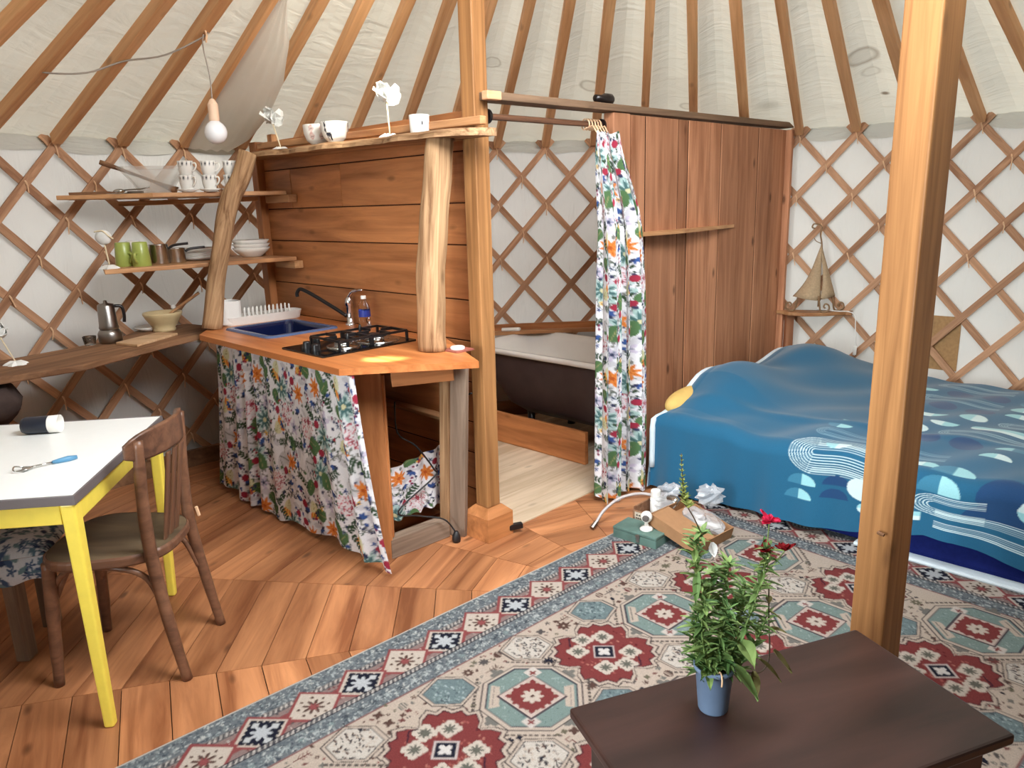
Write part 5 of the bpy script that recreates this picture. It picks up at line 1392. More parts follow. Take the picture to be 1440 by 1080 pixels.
disc(1.50, -0.10, 0.09, NAVYP, NAVYP); halfdisc(1.50, -0.26, 0.13, 0, NAVYP, NAVYP)
arcs(1.19, -0.22, 0.26, 0.085, 5, 0.014, PALE); arcs(1.72, -0.33, 0.44, 0.075, 5, 0.013, PALE, -1)
pill(1.55, 0.0, 0.30, 0.06, PALE, MINT); pill(1.55, -0.15, 0.34, 0.08, MINT, PALE)
halfdisc(1.40, 0.22, 0.06, 0, MINT, PALE); disc(1.62, 0.18, 0.07, MID, MINT)
arcs(0.70, 0.14, 0.55, 0.045, 4, 0.010, S3(120, 160, 180)); halfdisc(0.76, 0.26, 0.055, PI, MINT, MID); halfdisc(0.78, 0.40, 0.06, PI, MID, MINT)
for row, dd in enumerate((0.36, 0.52, 0.68, 0.84, 1.0, 1.16, 1.32, 1.48)):
    rr = random.Random(40 + row)
    s_ = 0.92 + (row % 2) * 0.08 - (0.1 if row > 3 else 0)
    while s_ < 2.0:
        k = rr.choice(['h', 'p', 'a', 'd', 'n', 'h', 'g'])
        if k == 'h': halfdisc(s_, dd, 0.062, rr.choice([0, PI]), MINT, rr.choice([PALE, MID])); s_ += 0.17
        elif k == 'p': pill(s_ - .06, dd, 0.24, 0.042, PALE, MINT); s_ += 0.28
        elif k == 'a': arcs(s_ - .06, dd, 0.38, 0.06, 4, 0.011, S3(150, 186, 200), 1); s_ += 0.42
        elif k == 'd': disc(s_, dd, 0.06, MINT, PALE); s_ += 0.17
        elif k == 'n': disc(s_, dd, 0.065, NAVYP, NAVYP); s_ += 0.17
        else: pill(s_ - .06, dd, 0.32, 0.06, MID, S3(44, 108, 138)); s_ += 0.36
nx, ny = 600, 520
S_ = np.linspace(-0.36, 2.08, nx)[None, :] + np.zeros((ny, 1)); D_ = np.linspace(-0.50, 1.62, ny)[:, None] + np.zeros((1, nx))
def gauss(x, y, cx, cy, sx, sy): return np.exp(-((x - cx) / sx) ** 2 - ((y - cy) / sy) ** 2)
sc_, dc_ = np.clip(S_, 0, None), np.clip(D_, 0, None)
top = 0.405 + 0.07 * np.exp(-((sc_ - 0.12) / 0.25) ** 2) * np.clip((dc_ - 0.05) / 0.3, 0, 1) + 0.135 * gauss(sc_, dc_, 0.10, 0.50, 0.25, 0.34) + 0.120 * gauss(sc_, dc_, 0.16, 1.30, 0.36, 0.32) + 0.02 * gauss(sc_, dc_, 0.8, 0.3, 0.5, 0.3)
top = top + 0.010 * np.sin(sc_ * 9 + dc_ * 5) * np.exp(-(dc_ / 1.2) ** 2) + 0.006 * np.sin(sc_ * 21 - dc_ * 13 + 1) + 0.012 * gauss(sc_, dc_ - 0.25 * sc_, 0.8, 0.12, 0.9, 0.04)
RD = 0.075
def fold_edge(e):
    inward = np.where(e > 0, e, np.where(e > -RD * PI / 2, -RD * np.sin(-e / RD), -RD))
    dz = np.where(e > 0, 0, np.where(e > -RD * PI / 2, RD * (1 - np.cos(np.clip(-e, 0, RD * PI / 2) / RD)), RD + (-e - RD * PI / 2)))
    return inward, dz
mx, dzm = fold_edge(D_); sx_, dzs = fold_edge(S_)
dzs = np.minimum(dzs, RD * 1.5 + np.maximum(0, dzs - RD * 1.5))
zb_of = np.interp(S_[0], [-0.4, 0.3, 0.5, 0.9, 1.05, 1.25, 1.36, 1.5, 1.7, 2.1], [0.025, 0.03, 0.04, 0.06, 0.09, 0.15, 0.15, 0.125, 0.06, 0.045])[None, :]
full = top - RD; frac = np.clip((dzm - RD) / 0.36, 0, 1)
zf = np.where(dzm > RD, (top - RD) + (zb_of - (top - RD)) * np.clip((dzm - RD) / (0.50 - RD * PI / 2), 0, 1), top - dzm)
zl = np.where(dzs > RD, (top - RD) + (0.10 - (top - RD)) * np.clip((dzs - RD) / (0.36 - RD * PI / 2), 0, 1), top - dzs)
z_ = np.minimum(zf, np.where(S_ < 0, zl, 9)); z_ = np.maximum(z_, 0.018)
drop = np.clip(-D_ / 0.5, 0, 1)
yy_ = mx + RD - 0.035 * drop ** 1.5 * (0.6 + 0.5 * np.sin(S_ * 11)) - 0.008 * drop * np.sin(S_ * 34)
xx_ = sx_ + RD
# keep the far edge inside the round wall
px = B0.x + BS.x * xx_ + BM.x * yy_; py = B0.y + BS.y * xx_ + BM.y * yy_
rad_ = np.hypot(px - CX, py - CY); ov = np.clip(rad_ - 3.385, 0, None)
z_ = z_ - np.minimum(0.20, ov * 1.2); k_ = np.where(rad_ > 3.40, 3.40 / rad_, 1.0)
px = CX + (px - CX) * k_; py = CY + (py - CY) * k_
P = np.stack([px, py, z_], -1)
u_, v_ = S_ + 0.15, D_ + 0.55
colr = DV.sample(np.clip(u_, 0, 2.24), np.clip(v_, 0, 2.29))
edge = (S_ < -0.30)
colr[edge] = S3(196, 216, 226)
M_duvet = painted('duvet_cloth', 0.75, 0.2, weave=0.08, sheen=0.3)
o = cloth_grid('duvet', P, colr, M_duvet); dv_o = o
kc = int(np.argmin(np.abs(S_[0] + 0.075)))
hem = [Vector(P[j, kc]) - BS * 0.006 for j in range(30, ny - 20, 12)]
m = MB(); m.tube(hem, 0.016, 8); m.build('white_lining', M_sheet, o, smooth=True)
T(o, 'blue duvet with mint arcs and half circles spread over the bed', 'duvet')
m = MB(); m.sphere((0.10, 0.36, 0.44), 0.2, 20, 12, (0.4, 1.15, 0.36)); o = m.build('pillow', M_pillow, frame=BF, smooth=True); T(o, 'yellow pillow peeking out from under the duvet beside the board panel', 'pillow')
place(o, BF @ Matrix.Translation((0.03, 0.33, 0.36)))
# burlap between slats
a_, b_ = cpt(16.1, RR + 0.022, 0), cpt(17.05, RR + 0.022, 0)
m = MB(); rows = [[(cpt(16.05 + 0.95 * g_, RR + 0.022 - 0.006 * math.sin(9 * g_ + f), 0.40 + 0.34 * f)) for g_ in np.linspace(0, 1, 8)] for f in np.linspace(0, 1, 8)]
m.grid(rows); o = m.build('burlap_cloth', M_burlap, smooth=True); T(o, 'tan burlap cloth tucked behind the lattice above the bed, beside the right hand post', 'cloth')

# ------------------------------------------------------------------ right hand post
o = plank('right_post', (1.018, 1.925, 0.009), (1.036, 1.945, 2.76), 0.098, 0.098, M_post, up=(math.cos(math.radians(32.0)), math.sin(math.radians(32.0)), 0), bevel=0.005)
T(o, 'thick square wooden post in the right foreground behind the dark trunk', 'post')
m = MB(); m.tube([(0.985, 1.888, 0.60), (0.975, 1.874, 0.606), (0.985, 1.862, 0.604)], 0.005, 7); m.build('twig_peg', M_rough, o)

# ------------------------------------------------------------------ rug
RW, RL = 2.0, 2.95
CRE = S3(198, 178, 158); RED = S3(138, 50, 48); DKN = S3(34, 36, 54); TQ = S3(122, 148, 142); GRB = S3(112, 122, 128); BRN = S3(96, 66, 56); GRY = S3(120, 118, 110)
def paint_rug():
    R = Ras(RW, RL, 300, CRE); rr = random.Random(12); U = rr.uniform         # x = across (b), y = along from the far end (a)
    def speckle(x0, x1, y0, y1, n, cols, s0, s1):
        for _ in range(n):
            x, y = U(x0, x1), U(y0, y1); R.rect(x, y, U(s0, s1), U(s0, s1) * .5, U(0, 6), rr.choice(cols))
    bw = 0.305
    # border bands, same on all four sides
    def band(o, i, col):
        R.rect(RW / 2, RL / 2, RW / 2 - o, RL / 2 - o, 0, col)
    band(0.0, 0, S3(214, 200, 184)); band(0.008, 0, GRB)
    speck = [S3(70, 80, 92), S3(176, 186, 186), S3(96, 108, 116), S3(190, 194, 188), S3(140, 154, 156), S3(84, 96, 104)]
    def ringspeck(a, b, n, cols, s0, s1):
        for _ in range(n):
            side = rr.random()
            if side < RL / (RL + RW): x = U(a, b) if rr.random() < .5 else RW - U(a, b); y = U(a, RL - a)
            else: y = U(a, b) if rr.random() < .5 else RL - U(a, b); x = U(a, RW - a)
            R.rect(x, y, U(s0, s1), U(s0, s1) * .45, rr.choice([.78, -.78, 0, 1.57, U(0, 3)]), rr.choice(cols))
    ringspeck(0.010, 0.075, 9000, speck, .0025, .007)
    def dashes(o, wd, step, c1, c2):
        k = 0
        for side in range(4):
            n_ = int(((RL if side < 2 else RW) - 2 * o) / step)
            for q in range(n_):
                t_ = o + q * step; col = c1 if q % 2 else c2
                if side == 0: p = [(o - wd, t_), (o + wd, t_ + step * 1.1)]
                elif side == 1: p = [(RW - o - wd, t_), (RW - o + wd, t_ + step * 1.1)]
                elif side == 2: p = [(t_, o - wd), (t_ + step * 1.1, o + wd)]
                else: p = [(t_, RL - o - wd), (t_ + step * 1.1, RL - o + wd)]
                R.line(p, .0034, col)
    def ringline(o, wd, col):
        p = [(o, o), (RW - o, o), (RW - o, RL - o), (o, RL - o), (o, o)]; R.line(p, wd, col)
    band(0.078, 0, S3(134, 128, 124)); ringspeck(0.08, 0.10, 1600, [S3(90, 88, 92), S3(180, 170, 160)], .003, .009)
    dashes(.0895, .008, .0085, S3(60, 62, 72), S3(206, 198, 188)); ringline(0.080, .003, DKN); ringline(0.099, .003, DKN)
    band(0.102, 0, S3(150, 122, 116))
    # chain of lozenges
    ringline(0.152, .055, S3(150, 70, 70))
    for _ in range(2600):
        side = rr.random()
        if side < .6: x = U(.104, .2) if rr.random() < .5 else RW - U(.104, .2); y = U(.1, RL - .1)
        else: y = U(.104, .2) if rr.random() < .5 else RL - U(.104, .2); x = U(.1, RW - .1)
        R.rect(x, y, U(.003, .007), U(.0015, .003), rr.choice([0, 1.57]), rr.choice([S3(196, 172, 160), S3(120, 60, 62), S3(110, 116, 112), S3(180, 170, 160), S3(90, 86, 88)]))
    def loz(x, y, kind):
        q = PI / 4
        R.rect(x, y, .070, .070, q, S3(158, 66, 66)); R.rect(x, y, .060, .060, q, S3(206, 190, 172))
        if kind == 0:
            R.rect(x, y, .052, .052, q, DKN)
            R.polar(x, y, lambda t: .034 * (.5 + .5 * abs(math.cos(4 * t))), S3(190, 196, 200))
            for k in range(4):
                a = k * PI / 2; R.rect(x + .043 * math.cos(a), y + .043 * math.sin(a), .010, .010, q, S3(196, 200, 200))
            for k in range(4):
                a = k * PI / 2 + q
                for s_ in (-.03, -.01, .01, .03): R.rect(x + .050 * math.cos(a) - s_ * math.sin(a), y + .050 * math.sin(a) + s_ * math.cos(a), .003, .003, q, S3(200, 190, 176))
        else:
            R.polar(x, y, lambda t: .036 * (.35 + .65 * abs(math.cos(4 * t)) ** 1.5), BRN); R.polar(x, y, lambda t: .018 * (.5 + .5 * abs(math.cos(4 * t))), S3(160, 70, 70))
            for k in range(8): R.rect(x + .046 * math.cos(k * q + .39), y + .046 * math.sin(k * q + .39), .005, .004, k * q, BRN)
    a0 = 0.13 + 0.0
    ys = [0.135 + 0.004 + 0.1685 * k for k in range(18)]
    for k, y in enumerate(ys):
        if 0.1 < y < RL - .1: loz(.152, y, k % 2); loz(RW - .152, y, k % 2)
    for k in range(1, 10): loz(.152 + .1685 * k, .152, k % 2); loz(.152 + .1685 * k, RL - .152, k % 2)
    def cover(o, col):      # repaint everything inside the offset
        R.rect(RW / 2, RL / 2, RW / 2 - o, RL / 2 - o, 0, col)
    cover(0.203, S3(134, 128, 124)); ringspeck(0.205, 0.225, 1500, [S3(90, 88, 92), S3(180, 170, 160)], .003, .009); dashes(.2155, .008, .0085, S3(60, 62, 72), S3(206, 198, 188)); ringline(0.205, .003, DKN); ringline(.226, .003, DKN)
    cover(0.228, GRB); ringspeck(0.230, 0.296, 8000, speck, .0025, .007)
    for k in range(60):
        for (x, y) in ((.263, .3 + .045 * k * 1.1), (RW - .263, .3 + .045 * k * 1.1)):
            if y < RL - .25: R.polar(x, y, lambda t: .013 * (.6 + .4 * math.cos(6 * t)), rr.choice([S3(176, 186, 184), S3(70, 80, 90), S3(130, 150, 150)]))
    cover(0.298, S3(150, 96, 90)); cover(0.303, CRE)
    # field motifs
    def small(x, y):
        k = rr.randrange(9); c = rr.choice([BRN, BRN, DKN, S3(90, 84, 82), GRY, S3(120, 60, 56), S3(110, 104, 80)]); s_ = U(1.0, 1.35)
        if k == 0:
            for a in range(8): R.leaf(x, y, .022 * s_, .0045, a * PI / 4, c)
        elif k == 1: R.polar(x, y, lambda t: .020 * s_ * (.55 + .45 * abs(math.cos(4 * t))), c); R.rect(x, y, .004, .004, .78, CRE)
        elif k == 2: R.ell(x, y, .018, .015, .5, c); [R.line([(x - .014, y + d), (x + .014, y + d)], .002, CRE) for d in (-.006, 0, .006)]
        elif k == 3: R.line([(x - .014, y - .010), (x - .014, y + .008), (x, y + .008), (x, y - .006), (x + .013, y - .006)], .004, c)
        elif k == 4:
            for a in range(4): R.leaf(x, y, .020, .007, a * PI / 2 + .78, c)
        elif k == 5: R.rect(x, y, .006, .006, .78, c); R.rect(x, y, .0025, .0025, .78, CRE)
        elif k == 6: R.leaf(x - .014, y, .03, .007, U(0, 6), c); R.line([(x, y), (x + .012, y + .012)], .003, c)
        elif k == 7:
            R.line([(x, y - .026), (x, y + .026)], .0035, c)
            for d in (-.016, -.004, .008): R.line([(x - .014, y + d - .01), (x, y + d), (x + .014, y + d - .01)], .003, c)
        else: R.polar(x, y, lambda t: .012 * (.6 + .4 * math.cos(5 * t)), c)
    big = []
    oA, oB = 0.13 + .335, 0.13 + .675
    cols = [(.588, 0), (1.0, 1), (1.412, 0)]
    for bx, par in cols:
        for k in range(8):
            y = 0.13 + .3375 * (k + 1)
            big.append((bx, y, (k + par) % 2, .205))
    hexs = []
    for j, bx in enumerate((.385, .794, 1.206, 1.615)):
        for k in range(8): hexs.append((bx, .13 + .3375 * (k + 1) - .169, (k + j) % 2, .085))
    occ = [(x, y, .172) for x, y, _, _ in big] + [(x, y, .086) for x, y, _, _ in hexs]
    n = 0
    for _ in range(9000):
        x, y = U(.325, RW - .325), U(.325, RL - .325)
        if any((x - a) ** 2 + (y - b) ** 2 < (q + .018) ** 2 for a, b, q in occ): continue
        occ.append((x, y, .024)); small(x, y); n += 1
    for _ in range(16000):          # fill the ground with little sprigs
        x, y = U(.32, RW - .32), U(.32, RL - .32)
        if any((x - a) ** 2 + (y - b) ** 2 < (q + .008 if q > .05 else q * .62 + .013) ** 2 for a, b, q in occ): continue
        occ.append((x, y, .014)); c = rr.choice([BRN, BRN, DKN, GRY, S3(120, 60, 56), S3(110, 104, 80)]); k = rr.randrange(3)
        if k == 0: R.polar(x, y, lambda t: .011 * (.5 + .5 * abs(math.cos(2 * t))), c, U(0, 1))
        elif k == 1: R.leaf(x - .008, y, .02, .005, U(0, 6), c)
        else: R.rect(x, y, .006, .004, U(0, 3), c); R.rect(x, y, .002, .002, 0, CRE)
    for _ in range(1500):
        x, y = U(.31, RW - .31), U(.31, RL - .31)
        if any((x - a) ** 2 + (y - b) ** 2 < (q * .75 if q < .05 else q) ** 2 for a, b, q in occ): continue
        R.rect(x, y, .004, .0035, .78, rr.choice([BRN, GRY, RED]))
    def octa(cx, cy, a, c, rot=0): return [(cx + x, cy + y) for x, y in ((-a, -c), (-c, -a), (c, -a), (a, -c), (a, c), (c, a), (-c, a), (-a, c))]
    for x, y, kind, _ in big:
        if not (.3 < y < RL - .3): continue
        if kind == 0:
            # dotted frame, then a turquoise octagon on the diagonal
            for k in range(4):
                q = PI / 4 + k * PI / 2
                for s_ in np.linspace(-.085, .085, 11): R.rect(x + .178 * math.cos(q) - s_ * math.sin(q), y + .178 * math.sin(q) + s_ * math.cos(q), .004, .006, q, S3(90, 80, 74))
            for k in range(4):
                q = k * PI / 2; R.polar(x + .165 * math.cos(q), y + .165 * math.sin(q), lambda t: .026 * (.5 + .5 * abs(math.cos(2 * t))), GRY)
            def rot8(a): return [(x + a * math.cos(t), y + a * math.sin(t)) for t in [math.radians(v) for v in (22.5, 67.5, 112.5, 157.5, 202.5, 247.5, 292.5, 337.5)]]
            R.poly(rot8(.172), S3(80, 70, 72)); R.poly(rot8(.167), CRE); R.poly(rot8(.155), S3(66, 66, 80)); R.poly(rot8(.149), TQ)
            for _ in range(150):
                a, r0 = U(0, 2 * PI), .135 * math.sqrt(U(0, 1)); R.rect(x + r0 * math.cos(a), y + r0 * math.sin(a), U(.003, .007), .0015, rr.choice([.78, -.78]), rr.choice([S3(150, 178, 172), S3(90, 122, 120), S3(164, 184, 176)]))
            for s_ in (1, -1):      # hooked corners
                R.poly([(x + s_ * .05, y - s_ * .135), (x + s_ * .13, y - s_ * .055), (x + s_ * .105, y - s_ * .04), (x + s_ * .035, y - s_ * .105)], CRE)
                for d in (-.03, 0, .03): R.line([(x + s_ * (.085 + d * .7) - .01, y - s_ * (.085 - d * .7) - .01), (x + s_ * (.085 + d * .7) + .008, y - s_ * (.085 - d * .7) + .008)], .004, GRY)
                R.rect(x + s_ * .085, y + s_ * .085, .022, .022, 0, S3(206, 196, 184)); R.polar(x + s_ * .085, y + s_ * .085, lambda t: .014 * (.6 + .4 * math.cos(4 * t)), RED)
            R.rect(x, y, .078, .078, PI / 4 + PI / 4, S3(70, 54, 66)); R.rect(x, y, .073, .073, 0, S3(206, 182, 168))
            R.rect(x, y, .060, .060, 0, RED)
            for k in range(4):
                q = k * PI / 2
                for s_ in (-.04, -.014, .014, .04): R.rect(x + .062 * math.cos(q) - s_ * math.sin(q), y + .062 * math.sin(q) + s_ * math.cos(q), .006, .006, .78, RED if abs(s_) < .03 else CRE)
            R.polar(x, y, lambda t: .036 * (.55 + .45 * abs(math.cos(4 * t))), S3(206, 190, 172)); R.rect(x, y, .006, .006, 0, BRN)
        else:
            N_ = 16
            def star(a, m): 
                pts = []
                for k in range(4):
                    q = k * PI / 2 + PI / 4
                    for t_, r0 in ((-.62, .90), (-.44, 1.04), (-.30, .93), (-.16, 1.05), (0, .95), (.16, 1.05), (.30, .93), (.44, 1.04), (.62, .90), (.785, .70)):
                        pts.append((x + a * r0 * math.cos(q + t_), y + a * r0 * math.sin(q + t_)))
                return pts
            R.poly(star(.185, 0), S3(84, 74, 72)); R.poly(star(.179, 0), CRE); R.poly(star(.166, 0), S3(90, 40, 48)); R.poly(star(.160, 0), RED)
            for _ in range(70):
                a, r0 = U(0, 2 * PI), .13 * math.sqrt(U(0, 1)); R.rect(x + r0 * math.cos(a), y + r0 * math.sin(a), .005, .003, rr.choice([0, .78]), rr.choice([S3(176, 84, 72), S3(186, 110, 90), S3(110, 26, 32)]))
            for q, r0 in ((PI / 4, .088), (3 * PI / 4, .088), (5 * PI / 4, .088), (7 * PI / 4, .088), (0, .098), (PI, .098)):
                xx, yy2 = x + r0 * math.cos(q), y + r0 * math.sin(q)
                R.polar(xx, yy2, lambda t: .040 * (.86 + .14 * abs(math.cos(6 * t))) / max(abs(math.cos(t)), abs(math.sin(t))) * .8, S3(206, 192, 174)); R.polar(xx, yy2, lambda t: .022 * (.35 + .65 * abs(math.cos(4 * t))), S3(104, 104, 92))
            R.rect(x, y, .036, .036, PI / 4, S3(200, 186, 180)); R.rect(x, y, .030, .030, PI / 4, DKN); R.polar(x, y, lambda t: .024 * (.45 + .55 * abs(math.cos(2 * t))), S3(216, 210, 204))
            for s_ in (1, -1):
                R.line([(x + s_ * .10, y + s_ * -.06), (x + s_ * .135, y - s_ * .03), (x + s_ * .125, y - s_ * .005)], .005, S3(60, 34, 52))
    for x, y, kind, _ in hexs:
        if not (.33 < y < RL - .33): continue
        def hx(a): return [(x + u * a, y + v * a) for u, v in ((-.9, -.15), (-.25, -.85), (.55, -.85), (.9, .15), (.25, .85), (-.55, .85))]
        R.poly(hx(.098), S3(86, 76, 74)); R.poly(hx(.093), CRE); R.poly(hx(.084), S3(80, 80, 84)); R.poly(hx(.080), S3(108, 132, 136) if kind else S3(206, 196, 182))
        for _ in range(90):
            a, r0 = U(0, 2 * PI), .062 * math.sqrt(U(0, 1)); R.rect(x + r0 * math.cos(a), y + r0 * math.sin(a), U(.003, .007), .0022, rr.choice([.78, -.78, 0]), rr.choice([S3(74, 92, 100), S3(160, 180, 180), S3(128, 152, 152)] if kind else [DKN, S3(60, 56, 62), CRE, BRN]))
    lum = R.a @ np.array([.3, .6, .1], dtype=np.float32)
    R.a = (lum[..., None] + 0.74 * (R.a - lum[..., None])) * np.array([.70, .685, .685], dtype=np.float32)     # faded with age
    return R
RUG = paint_rug()
RO = Vector((0.992, 3.693, 0)); RA = Vector((-0.7441, -0.6681, 0)); RBv = Vector((0.6681, -0.7441, 0))
nx, ny = int(RW / 0.004), int(RL / 0.004)
bq, aq = np.meshgrid(np.linspace(0, RW, nx), np.linspace(0, RL, ny))
wav = 0.0035 + 0.0015 * np.sin(bq * 5 + aq * 2) * np.sin(aq * 4)
P = np.stack([RO.x + RA.x * aq + RBv.x * bq, RO.y + RA.y * aq + RBv.y * bq, 0.004 + wav], -1)
M_rug = painted('rug_pile', 0.95, 0.05, weave=0.22, sheen=0.0)
rad_ = np.hypot(P[..., 0] - CX, P[..., 1] - CY)
rug = cloth_grid('rug', P, RUG.sample(bq, aq), M_rug, solid=0.006); T(rug, 'large patterned oriental rug with red and turquoise medallions', 'rug')
for md in rug.modifiers: md.offset = -1

# ------------------------------------------------------------------ boxes on the rug by the bed
ZR2 = 0.012
gb = thing('metal_box', 'low green painted box standing on the rug corner', 'box', (0.60, 3.11, ZR2))
gx = Vector((0.165, -0.148, 0)).normalized(); gy = Vector((-gx.y, gx.x, 0))
gF = Matrix(((gx.x, gy.x, 0, 0.438), (gx.y, gy.y, 0, 3.164), (0, 0, 1, ZR2), (0, 0, 0, 1)))
m = MB(); m.box(0, 0.222, 0, 0.125, 0, 0.040); m.build('box_body', M_green, gb, gF, bevel=0.003)
m = MB(); m.box(-0.001, 0.223, -0.001, 0.126, 0.041, 0.054); m.build('lid', M_green, gb, gF, bevel=0.003)
m = MB(); m.box(0.125, 0.14, -0.006, 0, 0.012, 0.048); m.box(0.121, 0.144, -0.009, -0.005, 0.034, 0.044); m.build('latch', M_steel2, gb, gF, bevel=0.001)
wc = thing('webcam', 'small white round-headed camera standing on the green box', 'camera', (0.58, 3.13, 0.066))
cF = gF @ Matrix.Translation((0.142, 0.052, 0.0545))
m = MB(); m.lathe([(0, 0), (0.028, 0), (0.030, 0.006), (0.022, 0.014), (0.012, 0.018), (0.008, 0.03), (0.009, 0.045), (0, 0.045)], (0, 0, 0), 24); m.build('foot', M_white, wc, cF, smooth=True)
m = MB(); m.sphere((0, 0, 0.062), 0.026, 20, 14); m.build('head', M_white, wc, cF, smooth=True)
m = MB(); m.lathe([(0.015, 0), (0.015, 0.004), (0.011, 0.006), (0, 0.006)], (0, 0, 0), 20, Matrix.Translation((0.009, -0.021, 0.064)) @ Matrix.Rotation(math.radians(90), 4, 'X') @ Matrix.Rotation(math.radians(24), 4, 'Y')); m.build('lens', plain('lens_grey', S(96, 90, 88), 0.15), wc, cF, smooth=True)
# open crate behind
cr = thing('open_crate', 'open shallow wooden crate full of odds and ends behind the green box', 'crate', (0.62, 3.30, ZR2))
kx = Vector((0.15, -0.14, 0)).normalized(); ky = Vector((-kx.y, kx.x, 0))
kF = Matrix(((kx.x, ky.x, 0, 0.545), (kx.y, ky.y, 0, 3.275), (0, 0, 1, ZR2), (0, 0, 0, 1)))
LX, LY, LH = 0.225, 0.24, 0.095
m = MB(); m.box(0, LX, 0, LY, 0, 0.008); m.build('bottom', M_crate, cr, kF)
for n_, a in (('side_panel', (0, LX, 0, 0.008, 0.008, LH - .015)), ('side_panel', (0, LX, LY - .008, LY, 0.008, LH)), ('side_panel', (0, 0.008, 0.008, LY - .008, 0.008, LH)), ('side_panel', (LX - .008, LX, 0.008, LY - .008, 0.008, LH - .01))):
    m = MB(); m.box(*a); m.build(n_, M_crate, cr, kF, bevel=0.001)
m = MB(); m.box(0.012, 0.12, -0.0015, 0, 0.02, LH - .02); s_ = m.build('paper_label', M_label, cr, kF); s_['label'] = 'pale printed label'
m = MB(); rr = random.Random(3)
for r_ in range(3):
    x = 0.02
    while x < 0.11: w_ = rr.uniform(.004, .012); m.box(x, x + w_, -0.002, -0.0014, 0.03 + r_ * .014, 0.036 + r_ * .014); x += w_ + .004
m.build('label_print', M_bakelite, cr, kF)
wb2 = thing('white_bottle', 'white plastic bottle with a ribbed cap standing in the open crate', 'bottle', (0.60, 3.33, 0.02))
m = MB(); m.lathe([(0, 0), (0.024, 0), (0.025, 0.06), (0.025, 0.115), (0.018, 0.122)], (0.06, 0.10, 0.0085), 22); m.build('bottle_body', M_white, wb2, kF, smooth=True)
m = MB(); m.lathe([(0.023, 0.122), (0.023, 0.150), (0.021, 0.154), (0, 0.154)], (0.06, 0.10, 0.0085), 22); m.build('cap', M_white, wb2, kF, smooth=False)
def crumple(name, c, r, sc, label, seed, mat=None, cat='bag'):
    rr = random.Random(seed); m = MB(); m.sphere((0, 0, 0), r, 14, 9, sc)
    m.v = [tuple(Vector(v) * (1 + rr.uniform(-.28, .28))) for v in m.v]
    o = m.build(name, mat or M_wrap); place(o, Matrix.Translation(c)); return T(o, label, cat)
crumple('plastic_bag', (0.70, 3.30, 0.075), 0.06, (1.1, 0.9, 0.6), 'crumpled clear plastic bag lying in the open crate', 4)
crumple('plastic_bag', (0.735, 3.36, 0.105), 0.05, (1.1, 0.9, 0.7), 'crumpled clear plastic bag at the back corner of the open crate', 5)
m = MB(); m.tube(smooth_path([kF @ Vector((0.10, 0.06, 0.03)), kF @ Vector((0.14, 0.07, 0.02))]), 0.014, 8); o = m.build('dark_reel', M_bakelite); T(o, 'small dark reel lying in the open crate', 'reel')
# pale handle with a metal end
hs = thing('curved_handle', 'pale curved handle with a metal end lying across the open crate', 'handle', (0.45, 3.36, 0.0))
hp = smooth_path([(0.375, 3.285, 0.03), (0.42, 3.325, 0.075), (0.50, 3.365, 0.115), (0.60, 3.365, 0.135), (0.70, 3.31, 0.13)])
m = MB(); m.tube(hp, 0.0075, 10); m.build('tube', plain('pale_grey_tube', S(176, 166, 164), 0.4), hs, smooth=True)
m = MB(); m.tube([(0.352, 3.262, 0.012), (0.376, 3.286, 0.032)], [0.012, 0.011], 10); m.build('metal_end', M_steel2, hs)
m = MB(); m.tube(smooth_path([(0.69, 3.315, 0.128), (0.73, 3.285, 0.13), (0.755, 3.26, 0.12)]), [0.01, .012, .016, .02, .022, .024, .024, .026, .026, .026, .024, .02, .014][:13], 10, squash=None); m.build('metal_head', M_steel, hs, smooth=True)
# cardboard box leaning on the crate
cb_ = thing('cardboard_box', 'open brown cardboard box leaning on the crate with a packed camera inside', 'box', (0.82, 3.10, ZR2))
ux = Vector((0.235, 0.20, 0)).normalized(); dn = Vector((0.085, -0.27, -0.065)).normalized()
X = ux; Y = (-(dn - ux * dn.dot(ux))).normalized(); Z = X.cross(Y)
cF2 = Matrix(((X.x, Y.x, Z.x, 0.760), (X.y, Y.y, Z.y, 2.940), (X.z, Y.z, Z.z, ZR2 + 0.004), (0, 0, 0, 1)))
BX, BY, BH = 0.26, 0.27, 0.055
for n_, a in (('bottom', (0, BX, 0, BY, 0, 0.004)), ('side_flap', (0, BX, 0, 0.004, 0.004, BH)), ('side_flap', (0, BX, BY - .004, BY, 0.004, BH)), ('side_flap', (0, 0.004, 0.004, BY - .004, 0.004, BH)), ('side_flap', (BX - .004, BX, 0.004, BY - .004, 0.004, BH))):
    m = MB(); m.box(*a); m.build(n_, M_card, cb_, cF2)
m = MB(); m.box(0.004, 0.125, 0.006, BY - .006, 0.048, 0.054); m.build('inner_lid', M_card, cb_, cF2)
pk = thing('packed_camera', 'white camera in clear wrapping lying in the cardboard box', 'camera', (0.86, 3.06, 0.05))
m = MB(); m.lathe([(0, 0), (0.028, 0), (0.030, 0.01), (0.024, 0.024), (0, 0.028)], (0.185, 0.125, 0.02), 20); m.build('head', M_white, pk, cF2, smooth=True)
m = MB(); m.lathe([(0.013, 0.027), (0.010, 0.030), (0, 0.030)], (0.185, 0.125, 0.02), 16); m.build('lens', M_bakelite, pk, cF2)
m = MB(); m.tube([(0.195, 0.105, 0.034), (0.215, 0.075, 0.034), (0.235, 0.05, 0.03)], [0.012, 0.010, 0.022], 10); m.build('foot', M_white, pk, cF2, smooth=True)
